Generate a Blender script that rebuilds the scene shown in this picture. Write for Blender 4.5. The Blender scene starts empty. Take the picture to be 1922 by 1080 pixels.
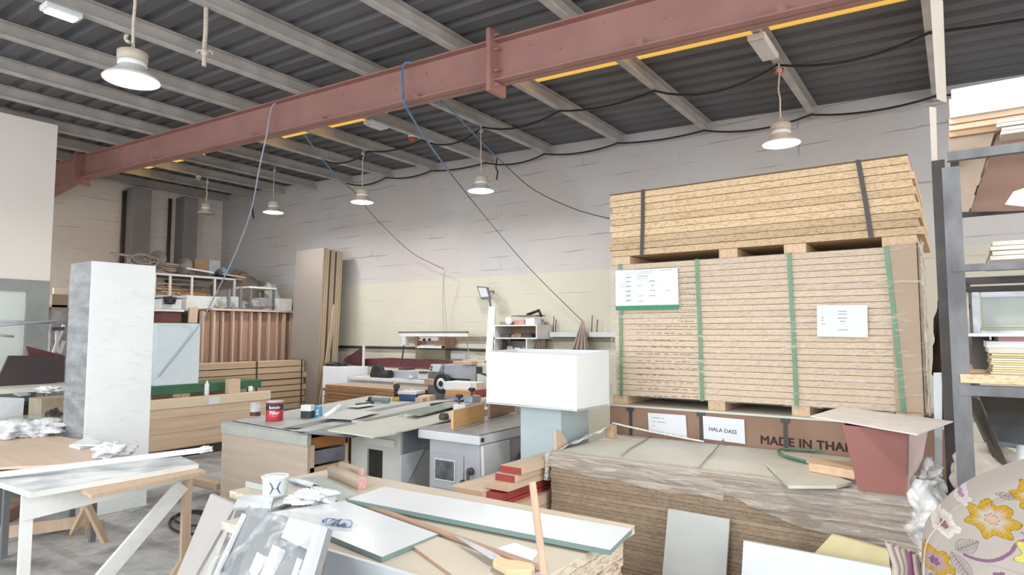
import bpy, math, random
from mathutils import Vector, Matrix, noise
random.seed(7)
C = bpy.context.scene.collection
PI = math.pi
# ---------------------------------------------------------------- camera model
F = 1195.0; YAW = math.radians(35.0); PIT = math.radians(4.11); H = 1.65
FW = Vector((-math.sin(YAW)*math.cos(PIT), math.cos(YAW)*math.cos(PIT), math.sin(PIT)))
RT = Vector((math.cos(YAW), math.sin(YAW), 0)); UP = RT.cross(FW)
EYE = Vector((0, 0, H))
def at(x, y, X=None, Y=None, Z=None):
    """a measured image point turned into a point of the place, on a known plane"""
    d = FW + RT*((x-961)/F) - UP*((y-540)/F)
    t = X/d.x if X is not None else (Y/d.y if Y is not None else (Z-H)/d.z)
    return EYE + d*t
cam = bpy.data.cameras.new('camera'); co = bpy.data.objects.new('camera', cam); C.objects.link(co)
cam.sensor_width = 36; cam.lens = F/1922*36; cam.clip_start = .05
m = Matrix((RT, UP, -FW)).transposed().to_4x4(); m.translation = EYE; co.matrix_world = m
bpy.context.scene.camera = co
def zp(X): return 4.098-.0395*X          # underside of the purlins; the roof rises gently to the left

# ---------------------------------------------------------------- materials
def _nt(name):
    M = bpy.data.materials.new(name); M.use_nodes = True
    nt = M.node_tree; b = nt.nodes['Principled BSDF']
    return M, nt, b
def N(nt, t, **kw):
    n = nt.nodes.new(t)
    for k, v in kw.items():
        if k in n.inputs: n.inputs[k].default_value = v
        else: setattr(n, k, v)
    return n
def col(c): return (c[0], c[1], c[2], 1)
def srgb(r, g, b):
    f = lambda v: (v/255/12.92 if v/255 <= .04045 else ((v/255+.055)/1.055)**2.4)
    return (f(r), f(g), f(b))
def mat(name, c, c2=None, rough=.6, metal=0, scale=8, stretch=(1,1,1), bump=0, bscale=None, detail=4, lo=.35, hi=.65, rand=0, spec=.5, coat=0):
    """base colour c, blotched with c2 by noise; optional bump; optional per-object brightness change"""
    M, nt, b = _nt(name); L = nt.links
    b.inputs['Roughness'].default_value = rough; b.inputs['Metallic'].default_value = metal
    b.inputs['Specular IOR Level'].default_value = spec; b.inputs['Coat Weight'].default_value = coat
    tc = N(nt, 'ShaderNodeTexCoord'); mp = N(nt, 'ShaderNodeMapping'); mp.inputs['Scale'].default_value = stretch
    L.new(tc.outputs['Object'], mp.inputs['Vector'])
    c2 = c2 or tuple(v*.9 for v in c)
    nz = N(nt, 'ShaderNodeTexNoise', Scale=scale, Detail=detail); L.new(mp.outputs[0], nz.inputs['Vector'])
    r = N(nt, 'ShaderNodeValToRGB'); r.color_ramp.elements[0].position = lo; r.color_ramp.elements[1].position = hi
    r.color_ramp.elements[0].color = col(c2); r.color_ramp.elements[1].color = col(c)
    L.new(nz.outputs['Fac'], r.inputs[0]); out = r.outputs[0]
    if rand:
        oi = N(nt, 'ShaderNodeObjectInfo'); mr = N(nt, 'ShaderNodeMapRange'); mr.inputs[3].default_value = 1-rand; mr.inputs[4].default_value = 1+rand
        L.new(oi.outputs['Random'], mr.inputs[0])
        hs = N(nt, 'ShaderNodeHueSaturation'); L.new(out, hs.inputs['Color']); L.new(mr.outputs[0], hs.inputs['Value']); out = hs.outputs[0]
    L.new(out, b.inputs['Base Color'])
    if bump:
        n2 = N(nt, 'ShaderNodeTexNoise', Scale=bscale or scale*2, Detail=6); L.new(mp.outputs[0], n2.inputs['Vector'])
        bp = N(nt, 'ShaderNodeBump', Strength=bump, Distance=.02); L.new(n2.outputs['Fac'], bp.inputs['Height']); L.new(bp.outputs[0], b.inputs['Normal'])
    return M
def mat_emit(name, c, s):
    M, nt, b = _nt(name); b.inputs['Base Color'].default_value = col(c)
    b.inputs['Emission Color'].default_value = col(c); b.inputs['Emission Strength'].default_value = s
    return M
def mat_wood(name, c, c2, axis=0, scale=3, rough=.55, rand=.08, ring=14, bump=0):
    """long grain running along the given object axis"""
    st = [ring, ring, ring]; st[axis] = 1.0
    return mat(name, c, c2, rough=rough, scale=scale, stretch=tuple(st), detail=5, lo=.3, hi=.7, rand=rand, bump=bump)
def mat_chip(name, c, c2, rand=.05, scale=90):
    """pressed wood chips"""
    M, nt, b = _nt(name); L = nt.links; b.inputs['Roughness'].default_value = .8; b.inputs['Specular IOR Level'].default_value = .2
    tc = N(nt, 'ShaderNodeTexCoord'); mp = N(nt, 'ShaderNodeMapping'); mp.inputs['Scale'].default_value = (.5, .5, 1.6)
    L.new(tc.outputs['Object'], mp.inputs['Vector'])
    oi = N(nt, 'ShaderNodeObjectInfo'); ad = N(nt, 'ShaderNodeVectorMath', operation='ADD'); L.new(mp.outputs[0], ad.inputs[0]); L.new(oi.outputs['Random'], ad.inputs[1])
    v = N(nt, 'ShaderNodeTexVoronoi', Scale=scale); L.new(ad.outputs[0], v.inputs['Vector'])
    nz = N(nt, 'ShaderNodeTexNoise', Scale=scale*.35, Detail=5); L.new(ad.outputs[0], nz.inputs['Vector'])
    mx = N(nt, 'ShaderNodeMath', operation='ADD'); sp = N(nt, 'ShaderNodeSeparateColor'); L.new(v.outputs['Color'], sp.inputs[0])
    ml = N(nt, 'ShaderNodeMath', operation='MULTIPLY'); ml.inputs[1].default_value = .35; L.new(sp.outputs[0], ml.inputs[0])
    L.new(ml.outputs[0], mx.inputs[0]); L.new(nz.outputs['Fac'], mx.inputs[1])
    r = N(nt, 'ShaderNodeValToRGB'); r.color_ramp.elements[0].position = .45; r.color_ramp.elements[1].position = .72
    r.color_ramp.elements[0].color = col(c2); r.color_ramp.elements[1].color = col(c); L.new(mx.outputs[0], r.inputs[0])
    mr = N(nt, 'ShaderNodeMapRange'); mr.inputs[3].default_value = 1-rand; mr.inputs[4].default_value = 1+rand; L.new(oi.outputs['Random'], mr.inputs[0])
    hs = N(nt, 'ShaderNodeHueSaturation'); L.new(r.outputs[0], hs.inputs['Color']); L.new(mr.outputs[0], hs.inputs['Value'])
    L.new(hs.outputs[0], b.inputs['Base Color'])
    return M
def mat_film(name, c, alpha=.35, scale=9, stretch=(1,1,1), lo=.4, hi=.62, amax=.75, rough=.22):
    """clear stretch film: mostly see-through, milky where it bunches"""
    M, nt, b = _nt(name); L = nt.links
    b.inputs['Base Color'].default_value = col(c); b.inputs['Roughness'].default_value = rough
    tc = N(nt, 'ShaderNodeTexCoord'); mp = N(nt, 'ShaderNodeMapping'); mp.inputs['Scale'].default_value = stretch; L.new(tc.outputs['Object'], mp.inputs[0])
    nz = N(nt, 'ShaderNodeTexNoise', Scale=scale, Detail=6, Distortion=1.2); L.new(mp.outputs[0], nz.inputs['Vector'])
    mr = N(nt, 'ShaderNodeMapRange'); mr.inputs[1].default_value = lo; mr.inputs[2].default_value = hi; mr.inputs[3].default_value = alpha; mr.inputs[4].default_value = amax
    L.new(nz.outputs['Fac'], mr.inputs[0]); L.new(mr.outputs[0], b.inputs['Alpha'])
    bp = N(nt, 'ShaderNodeBump', Strength=.6, Distance=.02); L.new(nz.outputs['Fac'], bp.inputs['Height']); L.new(bp.outputs[0], b.inputs['Normal'])
    return M

# ---------------------------------------------------------------- mesh builder
class MB:
    def __init__(s): s.v = []; s.f = []; s.mi = []; s.sm = []
    def add(s, vs, fs, mi=0, smooth=False):
        o = len(s.v); s.v += [tuple(p) for p in vs]
        for f in fs: s.f.append([i+o for i in f]); s.mi.append(mi); s.sm.append(smooth)
        return s
    def hexa(s, p, mi=0, top=None):
        """p: 4 bottom corners then 4 top corners, counter-clockwise from above"""
        fs = [(3,2,1,0), (4,5,6,7), (0,1,5,4), (1,2,6,5), (2,3,7,6), (3,0,4,7)]
        o = len(s.v); s.v += [tuple(q) for q in p]
        for k, f in enumerate(fs): s.f.append([i+o for i in f]); s.mi.append(top if (top is not None and k == 1) else mi); s.sm.append(False)
        return s
    def box(s, x0, x1, y0, y1, z0, z1, mi=0, top=None):
        return s.hexa([(x0,y0,z0),(x1,y0,z0),(x1,y1,z0),(x0,y1,z0),(x0,y0,z1),(x1,y0,z1),(x1,y1,z1),(x0,y1,z1)], mi, top)
    def cbox(s, c, sx, sy, sz, rz=0, mi=0, top=None):
        """box standing on c"""
        ca, sa = math.cos(rz), math.sin(rz); P = []
        for z in (0, sz):
            for a, b in ((-1,-1),(1,-1),(1,1),(-1,1)):
                u, v = a*sx/2, b*sy/2; P.append((c[0]+u*ca-v*sa, c[1]+u*sa+v*ca, c[2]+z))
        return s.hexa(P, mi, top)
    def bar(s, a, b, w, h=None, mi=0, upv=(0,0,1)):
        """square bar from a to b"""
        a, b = Vector(a), Vector(b); h = h or w; d = (b-a).normalized(); u = Vector(upv)
        if abs(d.dot(u)) > .97: u = Vector((1,0,0))
        r = d.cross(u).normalized()*w/2; t = r.cross(d).normalized()*h/2
        P = [a-r-t, a+r-t, a+r+t, a-r+t, b-r-t, b+r-t, b+r+t, b-r+t]
        return s.hexa(P, mi)
    def prism(s, pts, ext, mi=0, top=None):
        """polygon extruded by a vector"""
        n = len(pts); e = Vector(ext); P = [Vector(p) for p in pts]; o = len(s.v)
        nrm = Vector((0,0,0))
        for i in range(n): nrm += P[i].cross(P[(i+1) % n])
        flip = nrm.dot(e) > 0
        s.v += [tuple(p) for p in P]+[tuple(p+e) for p in P]
        a = list(range(n)); b = [i+n for i in a]
        s.f.append([i+o for i in (a[::-1] if flip else a)]); s.mi.append(mi); s.sm.append(False)
        s.f.append([i+o for i in (b if flip else b[::-1])]); s.mi.append(mi if top is None else top); s.sm.append(False)
        for i in range(n):
            j = (i+1) % n; q = (i, j, j+n, i+n) if flip else (i, i+n, j+n, j)
            s.f.append([k+o for k in q]); s.mi.append(mi); s.sm.append(False)
        return s
    def tube(s, pts, r, n=8, mi=0, cap=True):
        P = [Vector(p) for p in pts]; o = len(s.v); k = len(P); prev = None
        for i, p in enumerate(P):
            d = (P[min(i+1,k-1)]-P[max(i-1,0)]).normalized()
            if prev is None: u = Vector((0,0,1)) if abs(d.z) < .9 else Vector((1,0,0)); u = d.cross(u).normalized()
            else: u = (prev-d*prev.dot(d)).normalized()
            prev = u; w = d.cross(u); rr = r[i] if isinstance(r, (list, tuple)) else r
            for j in range(n):
                a = 2*PI*j/n; s.v.append(tuple(p+(u*math.cos(a)+w*math.sin(a))*rr))
        for i in range(k-1):
            for j in range(n):
                q = (j+1) % n; s.f.append([o+i*n+j, o+i*n+q, o+(i+1)*n+q, o+(i+1)*n+j]); s.mi.append(mi); s.sm.append(True)
        if cap:
            s.f.append([o+j for j in range(n)][::-1]); s.mi.append(mi); s.sm.append(False)
            s.f.append([o+(k-1)*n+j for j in range(n)]); s.mi.append(mi); s.sm.append(False)
        return s
    def lathe(s, prof, c=(0,0,0), n=28, mi=0, axis=None, cap=True):
        """prof: (radius, height) pairs turned about the vertical (or a given axis) through c"""
        ax = Vector(axis or (0,0,1)).normalized(); u = ax.cross(Vector((0,1,0)) if abs(ax.y) < .9 else Vector((1,0,0))).normalized(); w = ax.cross(u); c = Vector(c); o = len(s.v)
        for r, h in prof:
            for j in range(n):
                a = 2*PI*j/n; s.v.append(tuple(c+ax*h+(u*math.cos(a)+w*math.sin(a))*max(r, 1e-4)))
        for i in range(len(prof)-1):
            for j in range(n):
                q = (j+1) % n; s.f.append([o+i*n+j, o+i*n+q, o+(i+1)*n+q, o+(i+1)*n+j]); s.mi.append(mi); s.sm.append(True)
        if cap:
            s.f.append([o+j for j in range(n)][::-1]); s.mi.append(mi); s.sm.append(False)
            s.f.append([o+(len(prof)-1)*n+j for j in range(n)]); s.mi.append(mi); s.sm.append(False)
        return s
    def grid(s, nu, nv, fn, mi=0, smooth=True, thick=0):
        """open sheet fn(u,v); thick gives it a back face along z-ish normal"""
        o = len(s.v); P = [[Vector(fn(i/nu, j/nv)) for j in range(nv+1)] for i in range(nu+1)]
        for row in P: s.v += [tuple(p) for p in row]
        for i in range(nu):
            for j in range(nv):
                a = o+i*(nv+1)+j; s.f.append([a, a+nv+1, a+nv+2, a+1]); s.mi.append(mi); s.sm.append(smooth)
        return s
    def blob(s, c, sx, sy, sz, seed=0, amp=.25, fr=2.2, nu=36, nv=20, flat=.0, mi=0, rz=0):
        """crumpled lump resting on z=c.z"""
        o = len(s.v); ca, sa = math.cos(rz), math.sin(rz)
        for i in range(nv+1):
            ph = PI*i/nv
            for j in range(nu):
                th = 2*PI*j/nu; d = Vector((math.sin(ph)*math.cos(th), math.sin(ph)*math.sin(th), math.cos(ph)))
                q = d*fr+Vector((seed*3.1, seed*1.7, seed))
                k = 1+amp*noise.noise(q)*2+amp*.7*(abs(noise.noise(q*2.0))*2-.5)+amp*.14*noise.noise(q*5)
                p = Vector((d.x*k*sx/2, d.y*k*sy/2, max((d.z*k+.75)*.57*sz, 0)))
                s.v.append((c[0]+p.x*ca-p.y*sa, c[1]+p.x*sa+p.y*ca, c[2]+p.z))
        for i in range(nv):
            for j in range(nu):
                q = (j+1) % nu; s.f.append([o+i*nu+j, o+(i+1)*nu+j, o+(i+1)*nu+q, o+i*nu+q]); s.mi.append(mi); s.sm.append(True)
        return s
    def build(s, name, mats, parent=None, bevel=0, seg=2, solid=0):
        if not isinstance(mats, (list, tuple)): mats = [mats]
        me = bpy.data.meshes.new(name); xs = [v[0] for v in s.v]; ys = [v[1] for v in s.v]; zs = [v[2] for v in s.v]
        if parent is None: org = Vector(((min(xs)+max(xs))/2, (min(ys)+max(ys))/2, min(zs))); inv = Matrix.Translation(-org)
        else: inv = world_of(parent).inverted()
        me.from_pydata([tuple(inv @ Vector(v)) for v in s.v], [], s.f)
        for mm in mats: me.materials.append(mm)
        for p, i, sm in zip(me.polygons, s.mi, s.sm): p.material_index = i; p.use_smooth = sm
        me.update(); o = bpy.data.objects.new(name, me); C.objects.link(o)
        if parent is None: o.location = org
        else: o.parent = parent
        if bevel:
            b = o.modifiers.new('bevel', 'BEVEL'); b.width = bevel; b.segments = seg; b.limit_method = 'ANGLE'; b.angle_limit = .6
        if solid:
            b = o.modifiers.new('solid', 'SOLIDIFY'); b.thickness = solid
        return o
def world_of(o):
    M = Matrix.LocRotScale(o.location, o.rotation_euler.to_quaternion(), o.scale)
    return world_of(o.parent) @ M if o.parent else M
def tag(o, label, cat, group=None, kind=None):
    o['label'] = label; o['category'] = cat
    if group: o['group'] = group
    if kind: o['kind'] = kind
    return o
def struct(o, label=None):
    o['kind'] = 'structure'
    if label: o['label'] = label
    return o
def thing(name, label, cat, loc=(0,0,0), rz=0, group=None):
    o = bpy.data.objects.new(name, None); C.objects.link(o); o.empty_display_size = .1
    o.location = loc; o.rotation_euler = (0, 0, rz); tag(o, label, cat, group); return o
def dup(root, loc=None, rz=None, label=None):
    r = root.copy(); C.objects.link(r)
    if loc is not None: r.location = loc
    if rz is not None: r.rotation_euler = (0, 0, rz)
    if label: r['label'] = label
    for ch in list(root.children):
        c = ch.copy(); C.objects.link(c); c.parent = r
        for g in list(ch.children):
            d = g.copy(); C.objects.link(d); d.parent = c
    return r
def mid(*p):
    v = Vector((0,0,0))
    for q in p: v += Vector(q)
    return v/len(p)
def curve(pts, n=10):
    """smooth path through points (Catmull-Rom)"""
    P = [Vector(p) for p in pts]; out = []
    for i in range(len(P)-1):
        a = P[max(i-1,0)]; b = P[i]; c = P[i+1]; d = P[min(i+2,len(P)-1)]
        for k in range(n):
            t = k/n; out.append(.5*((2*b)+(c-a)*t+(2*a-5*b+4*c-d)*t*t+(3*b-a-3*c+d)*t**3))
    out.append(P[-1]); return out
def sag(a, b, s, n=14):
    a, b = Vector(a), Vector(b); return [a.lerp(b, i/n)-Vector((0,0,s*4*(i/n)*(1-i/n))) for i in range(n+1)]
def text_mb(txt, size, origin, ux, uy, mi=0, out=.0015, bold=0, bend=None, spacing=1.0):
    """lettering as mesh lying on the plane origin + ux*x + uy*y; cap height = size"""
    cu = bpy.data.curves.new('t', 'FONT'); cu.body = txt; cu.size = 1; cu.offset = bold; cu.space_character = spacing; cu.resolution_u = 2
    o = bpy.data.objects.new('t', cu); C.objects.link(o); bpy.context.view_layer.update()
    me = bpy.data.meshes.new_from_object(o.evaluated_get(bpy.context.evaluated_depsgraph_get()))
    k = size/.69; ux = Vector(ux).normalized(); uy = Vector(uy).normalized(); n = ux.cross(uy); b = MB()
    w = max(v.co.x for v in me.vertices)*k
    def P(v):
        if bend: return bend(v.co.x*k-w/2, v.co.y*k)
        return Vector(origin)+ux*v.co.x*k+uy*v.co.y*k+n*out
    b.add([P(v) for v in me.vertices], [list(p.vertices) for p in me.polygons], mi)
    C.objects.unlink(o); bpy.data.objects.remove(o); bpy.data.curves.remove(cu); bpy.data.meshes.remove(me)
    return b, w
def topslab(px, z, th, mats, top=None):
    P = [at(x,y,Z=z+th) for x,y in px]; P = [Vector((p.x,p.y,z)) for p in P]; return MB().prism(P, (0,0,th), 0, top)
# ================================================================ materials shared
S = srgb
m_chipE = mat_chip('chipboard_edge', (.74,.59,.44), (.56,.43,.31), scale=170)
m_chipY = mat_chip('chipboard_edge_golden', (.72,.54,.35), (.50,.34,.19), rand=.20, scale=170)
m_chipD = mat_chip('chipboard_edge_brown', (.36,.27,.19), (.24,.17,.11), rand=.12, scale=170)
m_kraft = mat('kraft_fibreboard', (.32,.20,.145), (.28,.17,.12), rough=.8, scale=5)
m_white = mat('white_laminate', (.80,.83,.85), (.74,.78,.81), rough=.35, scale=2)
m_offw = mat('offwhite_board', (.66,.66,.60), (.60,.60,.54), rough=.6, scale=2)
m_black = mat('black_rubber', (.02,.02,.022), rough=.6)
m_dark = mat('dark_iron', (.06,.055,.055), (.10,.09,.09), rough=.5, metal=.3, scale=6)
m_greyp = mat('grey_machine_paint', (.42,.44,.47), (.36,.38,.41), rough=.45, scale=4)
m_lgrey = mat('pale_machine_paint', (.64,.66,.68), (.58,.60,.62), rough=.4, scale=4)
m_wood = mat_wood('pale_planed_wood', (.72,.53,.36), (.60,.40,.25), 0)
m_woody = mat_wood('pale_planed_wood_lengthwise', (.72,.53,.36), (.60,.40,.25), 1)
m_woodz = mat_wood('upright_reddish_wood', (.46,.27,.18), (.30,.15,.10), 2)
m_woodz2 = mat_wood('upright_pale_wood', (.60,.45,.35), (.50,.35,.26), 2)
m_ply = mat_wood('plywood_face', (.66,.52,.41), (.58,.44,.33), 0, scale=1.2)
m_maroon = mat('maroon_board', (.13,.035,.04), (.10,.03,.035), rough=.5)
m_paper = mat('white_paper', (.80,.82,.86), (.76,.78,.83), rough=.8, scale=3)
m_ink = mat('dark_ink', (.05,.05,.06), rough=.8)
m_cloth = mat('white_cloth', (.72,.73,.75), (.66,.68,.71), rough=.95, scale=12, bump=.2)
m_greenstrap = mat('green_strap', (.10,.30,.15), (.08,.24,.12), rough=.45)
m_blackstrap = mat('black_strap', (.06,.055,.055), rough=.5)
m_rope = mat('beige_rope', (.62,.55,.46), (.45,.39,.32), rough=.95, scale=60)
m_galv = mat('galvanised_steel', (.52,.485,.46), (.40,.375,.355), rough=.6, metal=.0, scale=4, stretch=(1,1,1), bump=.1, rand=.08)
m_lamb = mat('beige_laminate', (.66,.65,.58), rough=.5)
m_gpan = mat('grey_laminate', (.47,.49,.47), (.44,.46,.44), rough=.45)
m_bwpan = mat('bluish_white_laminate', (.66,.70,.75), (.64,.68,.73), rough=.4)
m_creamb = mat('cream_board', (.74,.67,.58), (.70,.62,.53), rough=.6, scale=2)
m_whiteb = mat('cream_white_board', (.60,.56,.53), (.57,.53,.50), rough=.5, scale=2)
m_yel = mat('yellow_foam', (.72,.64,.38), (.66,.58,.33), rough=.9)

# ================================================================ the setting
# floor: worn concrete with darker damp block patches
M, nt, b = _nt('worn_concrete_floor'); L = nt.links
tc = N(nt, 'ShaderNodeTexCoord'); n1 = N(nt, 'ShaderNodeTexNoise', Scale=1.1, Detail=7, Distortion=.6); L.new(tc.outputs['Object'], n1.inputs[0])
n2 = N(nt, 'ShaderNodeTexNoise', Scale=14, Detail=6); L.new(tc.outputs['Object'], n2.inputs[0])
br = N(nt, 'ShaderNodeTexBrick', Scale=.5); br.inputs['Mortar Size'].default_value = .02; br.inputs['Color1'].default_value = (1,1,1,1); br.inputs['Color2'].default_value = (.93,.93,.93,1); br.inputs['Mortar'].default_value = (.75,.75,.75,1)
L.new(tc.outputs['Object'], br.inputs['Vector'])
r = N(nt, 'ShaderNodeValToRGB'); r.color_ramp.elements[0].position = .36; r.color_ramp.elements[1].position = .54
r.color_ramp.elements[0].color = (.15,.15,.155,1); r.color_ramp.elements[1].color = (.46,.46,.455,1); L.new(n1.outputs['Fac'], r.inputs[0])
mx = N(nt, 'ShaderNodeMixRGB', blend_type='MULTIPLY'); mx.inputs[0].default_value = .8; L.new(r.outputs[0], mx.inputs[1]); L.new(br.outputs[0], mx.inputs[2])
m2 = N(nt, 'ShaderNodeMixRGB', blend_type='OVERLAY'); m2.inputs[0].default_value = .35; L.new(mx.outputs[0], m2.inputs[1]); L.new(n2.outputs[0], m2.inputs[2])
L.new(m2.outputs[0], b.inputs['Base Color']); b.inputs['Roughness'].default_value = .55
m_floor = M
struct(MB().box(-13.7, 7, -7, 8.2, -.1, 0).build('floor', m_floor), 'worn grey concrete floor with damp dark patches')

# painted blockwork: white above a straight line, cream below, creased courses
def mat_block(name, up, lo, zline, ax):
    M, nt, b = _nt(name); L = nt.links; b.inputs['Roughness'].default_value = .75; b.inputs['Specular IOR Level'].default_value = .25
    tc = N(nt, 'ShaderNodeTexCoord'); g = N(nt, 'ShaderNodeNewGeometry'); sx = N(nt, 'ShaderNodeSeparateXYZ'); L.new(g.outputs['Position'], sx.inputs[0])
    n1 = N(nt, 'ShaderNodeTexNoise', Scale=.55, Detail=5, Roughness=.6); L.new(g.outputs['Position'], n1.inputs[0])
    r1 = N(nt, 'ShaderNodeValToRGB'); r1.color_ramp.elements[0].position = .4; r1.color_ramp.elements[1].position = .6
    r1.color_ramp.elements[0].color = col(up[0]); r1.color_ramp.elements[1].color = col(up[1]); L.new(n1.outputs['Fac'], r1.inputs[0])
    r2 = N(nt, 'ShaderNodeValToRGB'); r2.color_ramp.elements[0].position = .35; r2.color_ramp.elements[1].position = .65
    r2.color_ramp.elements[0].color = col(lo[0]); r2.color_ramp.elements[1].color = col(lo[1]); L.new(n1.outputs['Fac'], r2.inputs[0])
    gt = N(nt, 'ShaderNodeMath', operation='GREATER_THAN'); gt.inputs[1].default_value = zline; L.new(sx.outputs['Z'], gt.inputs[0])
    mx = N(nt, 'ShaderNodeMixRGB'); L.new(gt.outputs[0], mx.inputs[0]); L.new(r2.outputs[0], mx.inputs[1]); L.new(r1.outputs[0], mx.inputs[2])
    # courses every 0.2 m, wobbling and broken
    cb = N(nt, 'ShaderNodeCombineXYZ'); L.new(sx.outputs['X' if ax == 0 else 'Y'], cb.inputs[0]); L.new(sx.outputs['Z'], cb.inputs[1])
    nw = N(nt, 'ShaderNodeTexNoise', Scale=3, Detail=3); L.new(cb.outputs[0], nw.inputs[0])
    va = N(nt, 'ShaderNodeVectorMath', operation='MULTIPLY_ADD'); L.new(nw.outputs['Color'], va.inputs[0]); va.inputs[1].default_value = (.03,.05,0); L.new(cb.outputs[0], va.inputs[2])
    bk = N(nt, 'ShaderNodeTexBrick', Scale=1.0); bk.inputs['Brick Width'].default_value = 2.9; bk.inputs['Row Height'].default_value = .205; bk.inputs['Mortar Size'].default_value = .008; bk.inputs['Mortar Smooth'].default_value = .6
    L.new(va.outputs[0], bk.inputs['Vector'])
    sc = N(nt, 'ShaderNodeVectorMath', operation='MULTIPLY'); sc.inputs[1].default_value = (.9, 4, 1); L.new(cb.outputs[0], sc.inputs[0])
    nb = N(nt, 'ShaderNodeTexNoise', Scale=1.6, Detail=4); L.new(sc.outputs[0], nb.inputs[0])
    rb = N(nt, 'ShaderNodeMapRange'); rb.inputs[1].default_value = .50; rb.inputs[2].default_value = .66; L.new(nb.outputs['Fac'], rb.inputs[0])
    mm = N(nt, 'ShaderNodeMath', operation='MULTIPLY'); L.new(bk.outputs['Fac'], mm.inputs[0]); L.new(rb.outputs[0], mm.inputs[1])
    bp = N(nt, 'ShaderNodeBump', Strength=.9, Distance=.012); bp.invert = True; 
    nf = N(nt, 'ShaderNodeTexNoise', Scale=7, Detail=8, Roughness=.65); L.new(g.outputs['Position'], nf.inputs[0])
    b2 = N(nt, 'ShaderNodeBump', Strength=.35, Distance=.03); L.new(nf.outputs['Fac'], b2.inputs['Height']); L.new(bp.outputs[0], b2.inputs['Normal']); L.new(b2.outputs[0], b.inputs['Normal'])
    dk = N(nt, 'ShaderNodeMixRGB', blend_type='MULTIPLY'); m3 = N(nt, 'ShaderNodeMath', operation='MULTIPLY'); m3.inputs[1].default_value = .3; mg = N(nt, 'ShaderNodeMath', operation='MULTIPLY'); L.new(mm.outputs[0], mg.inputs[0]); fz = N(nt, 'ShaderNodeMapRange'); fz.inputs[3].default_value = .35; L.new(gt.outputs[0], fz.inputs[0]); L.new(fz.outputs[0], mg.inputs[1]); L.new(mg.outputs[0], bp.inputs['Height']); L.new(mg.outputs[0], m3.inputs[0]); L.new(m3.outputs[0], dk.inputs[0])
    L.new(mx.outputs[0], dk.inputs[1]); dk.inputs[2].default_value = (.35,.33,.32,1)
    L.new(dk.outputs[0], b.inputs['Base Color'])
    return M
m_wall = mat_block('painted_blockwork', ((.56,.515,.495), (.575,.565,.57)), ((.60,.57,.48), (.64,.61,.52)), 2.545, 0)
m_wallb = mat_block('painted_blockwork_end', ((.80,.74,.70), (.84,.78,.74)), ((.74,.70,.58), (.78,.74,.62)), 2.3, 1)
XB = -13.69
def wallz(X): return zp(X)+.157
b = MB().prism([(XB-.2,8.0,0),(4.6,8.0,0),(4.6,8.0,wallz(4.6)),(XB-.2,8.0,wallz(XB-.2))], (0,.2,0)); struct(b.build('wall_right', m_wall), 'long painted block wall, white above and cream below')
b = MB().box(XB-.2, XB, -2, 8.0, 0, zp(XB)+.15); struct(b.build('wall_back', m_wallb), 'pale painted end wall')
# roof deck: trapezoid ribs running up the slope
m_deck = mat('dark_roof_sheet', (.13,.13,.14), (.095,.095,.102), rough=.55, metal=0, scale=1.2, stretch=(.4,1,1), detail=8)
def deck(x0, x1, y0, y1, name):
    b = MB(); prof = []; y = y0; p = .25
    while y < y1-1e-6:
        for dy, dz in ((0,0),(.13,0),(.155,.032),(.225,.032)):
            if y+dy <= y1: prof.append((y+dy, dz))
        y += p
    prof.append((y1, 0))
    n = len(prof); vs = []
    for X in (x0, x1):
        for (yy, dz) in prof: vs.append((X, yy, zp(X)+.16+dz))
    b.add(vs, [[i, i+1, i+1+n, i+n] for i in range(n-1)])
    return b
b = deck(XB-.2, 4.6, -3.0, 4.75, 'ceiling'); b2 = deck(XB-.2, 4.6, 5.75, 8.25, 'c')
sky_bays = [(-3.72, 1.0), (-8.25, -6.0), (-12.6, -10.4)]
b.add(b2.v, b2.f)
xs = [XB-.2, -12.6, -10.4, -8.25, -6.0, -3.72, 1.0, 4.6]
for k in (0, 2, 4, 6):
    q = deck(xs[k], xs[k+1], 4.75, 5.75, 'c'); b.add(q.v, q.f)
struct(b.build('ceiling', m_deck, solid=.004), 'dark corrugated steel roof sheets')
M, nt, bb = _nt('yellowed_roof_glazing'); L = nt.links
for n_ in list(nt.nodes):
    if n_.type == 'BSDF_PRINCIPLED': nt.nodes.remove(n_)
tr = N(nt, 'ShaderNodeBsdfTranslucent'); tr.inputs[0].default_value = (.80,.46,.09,1); df = N(nt, 'ShaderNodeBsdfDiffuse'); df.inputs[0].default_value = (.7,.45,.1,1)
ms = N(nt, 'ShaderNodeMixShader'); ms.inputs[0].default_value = .8; L.new(df.outputs[0], ms.inputs[1]); L.new(tr.outputs[0], ms.inputs[2]); L.new(ms.outputs[0], nt.nodes['Material Output'].inputs[0])
m_sky = M
for i, (a, c) in enumerate(sky_bays):
    q = deck(a, c, 4.75, 5.75, 'w'); struct(q.build('window_%d' % (i+1), m_sky), 'yellowed translucent roof strip')

# partition at the left: boxed-in upper wall over a grey-framed glazed front
m_part = mat('partition_paint', (.84,.78,.73), (.82,.76,.71), rough=.7, scale=1)
m_alu = mat('grey_metal_frame', (.30,.32,.31), (.25,.27,.26), rough=.5, scale=4, bump=.1)
m_pane = mat('milky_green_glass', (.68,.74,.70), (.64,.70,.66), rough=.25, scale=1.5)
struct(MB().box(-10.15, -10, -2, 3.43, 2.35, zp(-10)).build('wall_left', m_part), 'plain pale upper wall of the boxed-in office')
struct(MB().box(-10.12, -9.98, -2, 3.18, 2.20, 2.35).build('trim_1', m_alu), 'grey metal lintel over the office glazing')
struct(MB().box(-10.12, -9.98, 3.18, 3.43, 0, 2.35).build('trim_2', m_alu), 'grey metal corner post of the office front')
struct(MB().box(-10.08, -10.03, -2, 3.18, 0, 2.20).build('window_4', m_pane), 'milky glazed office front')
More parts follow.
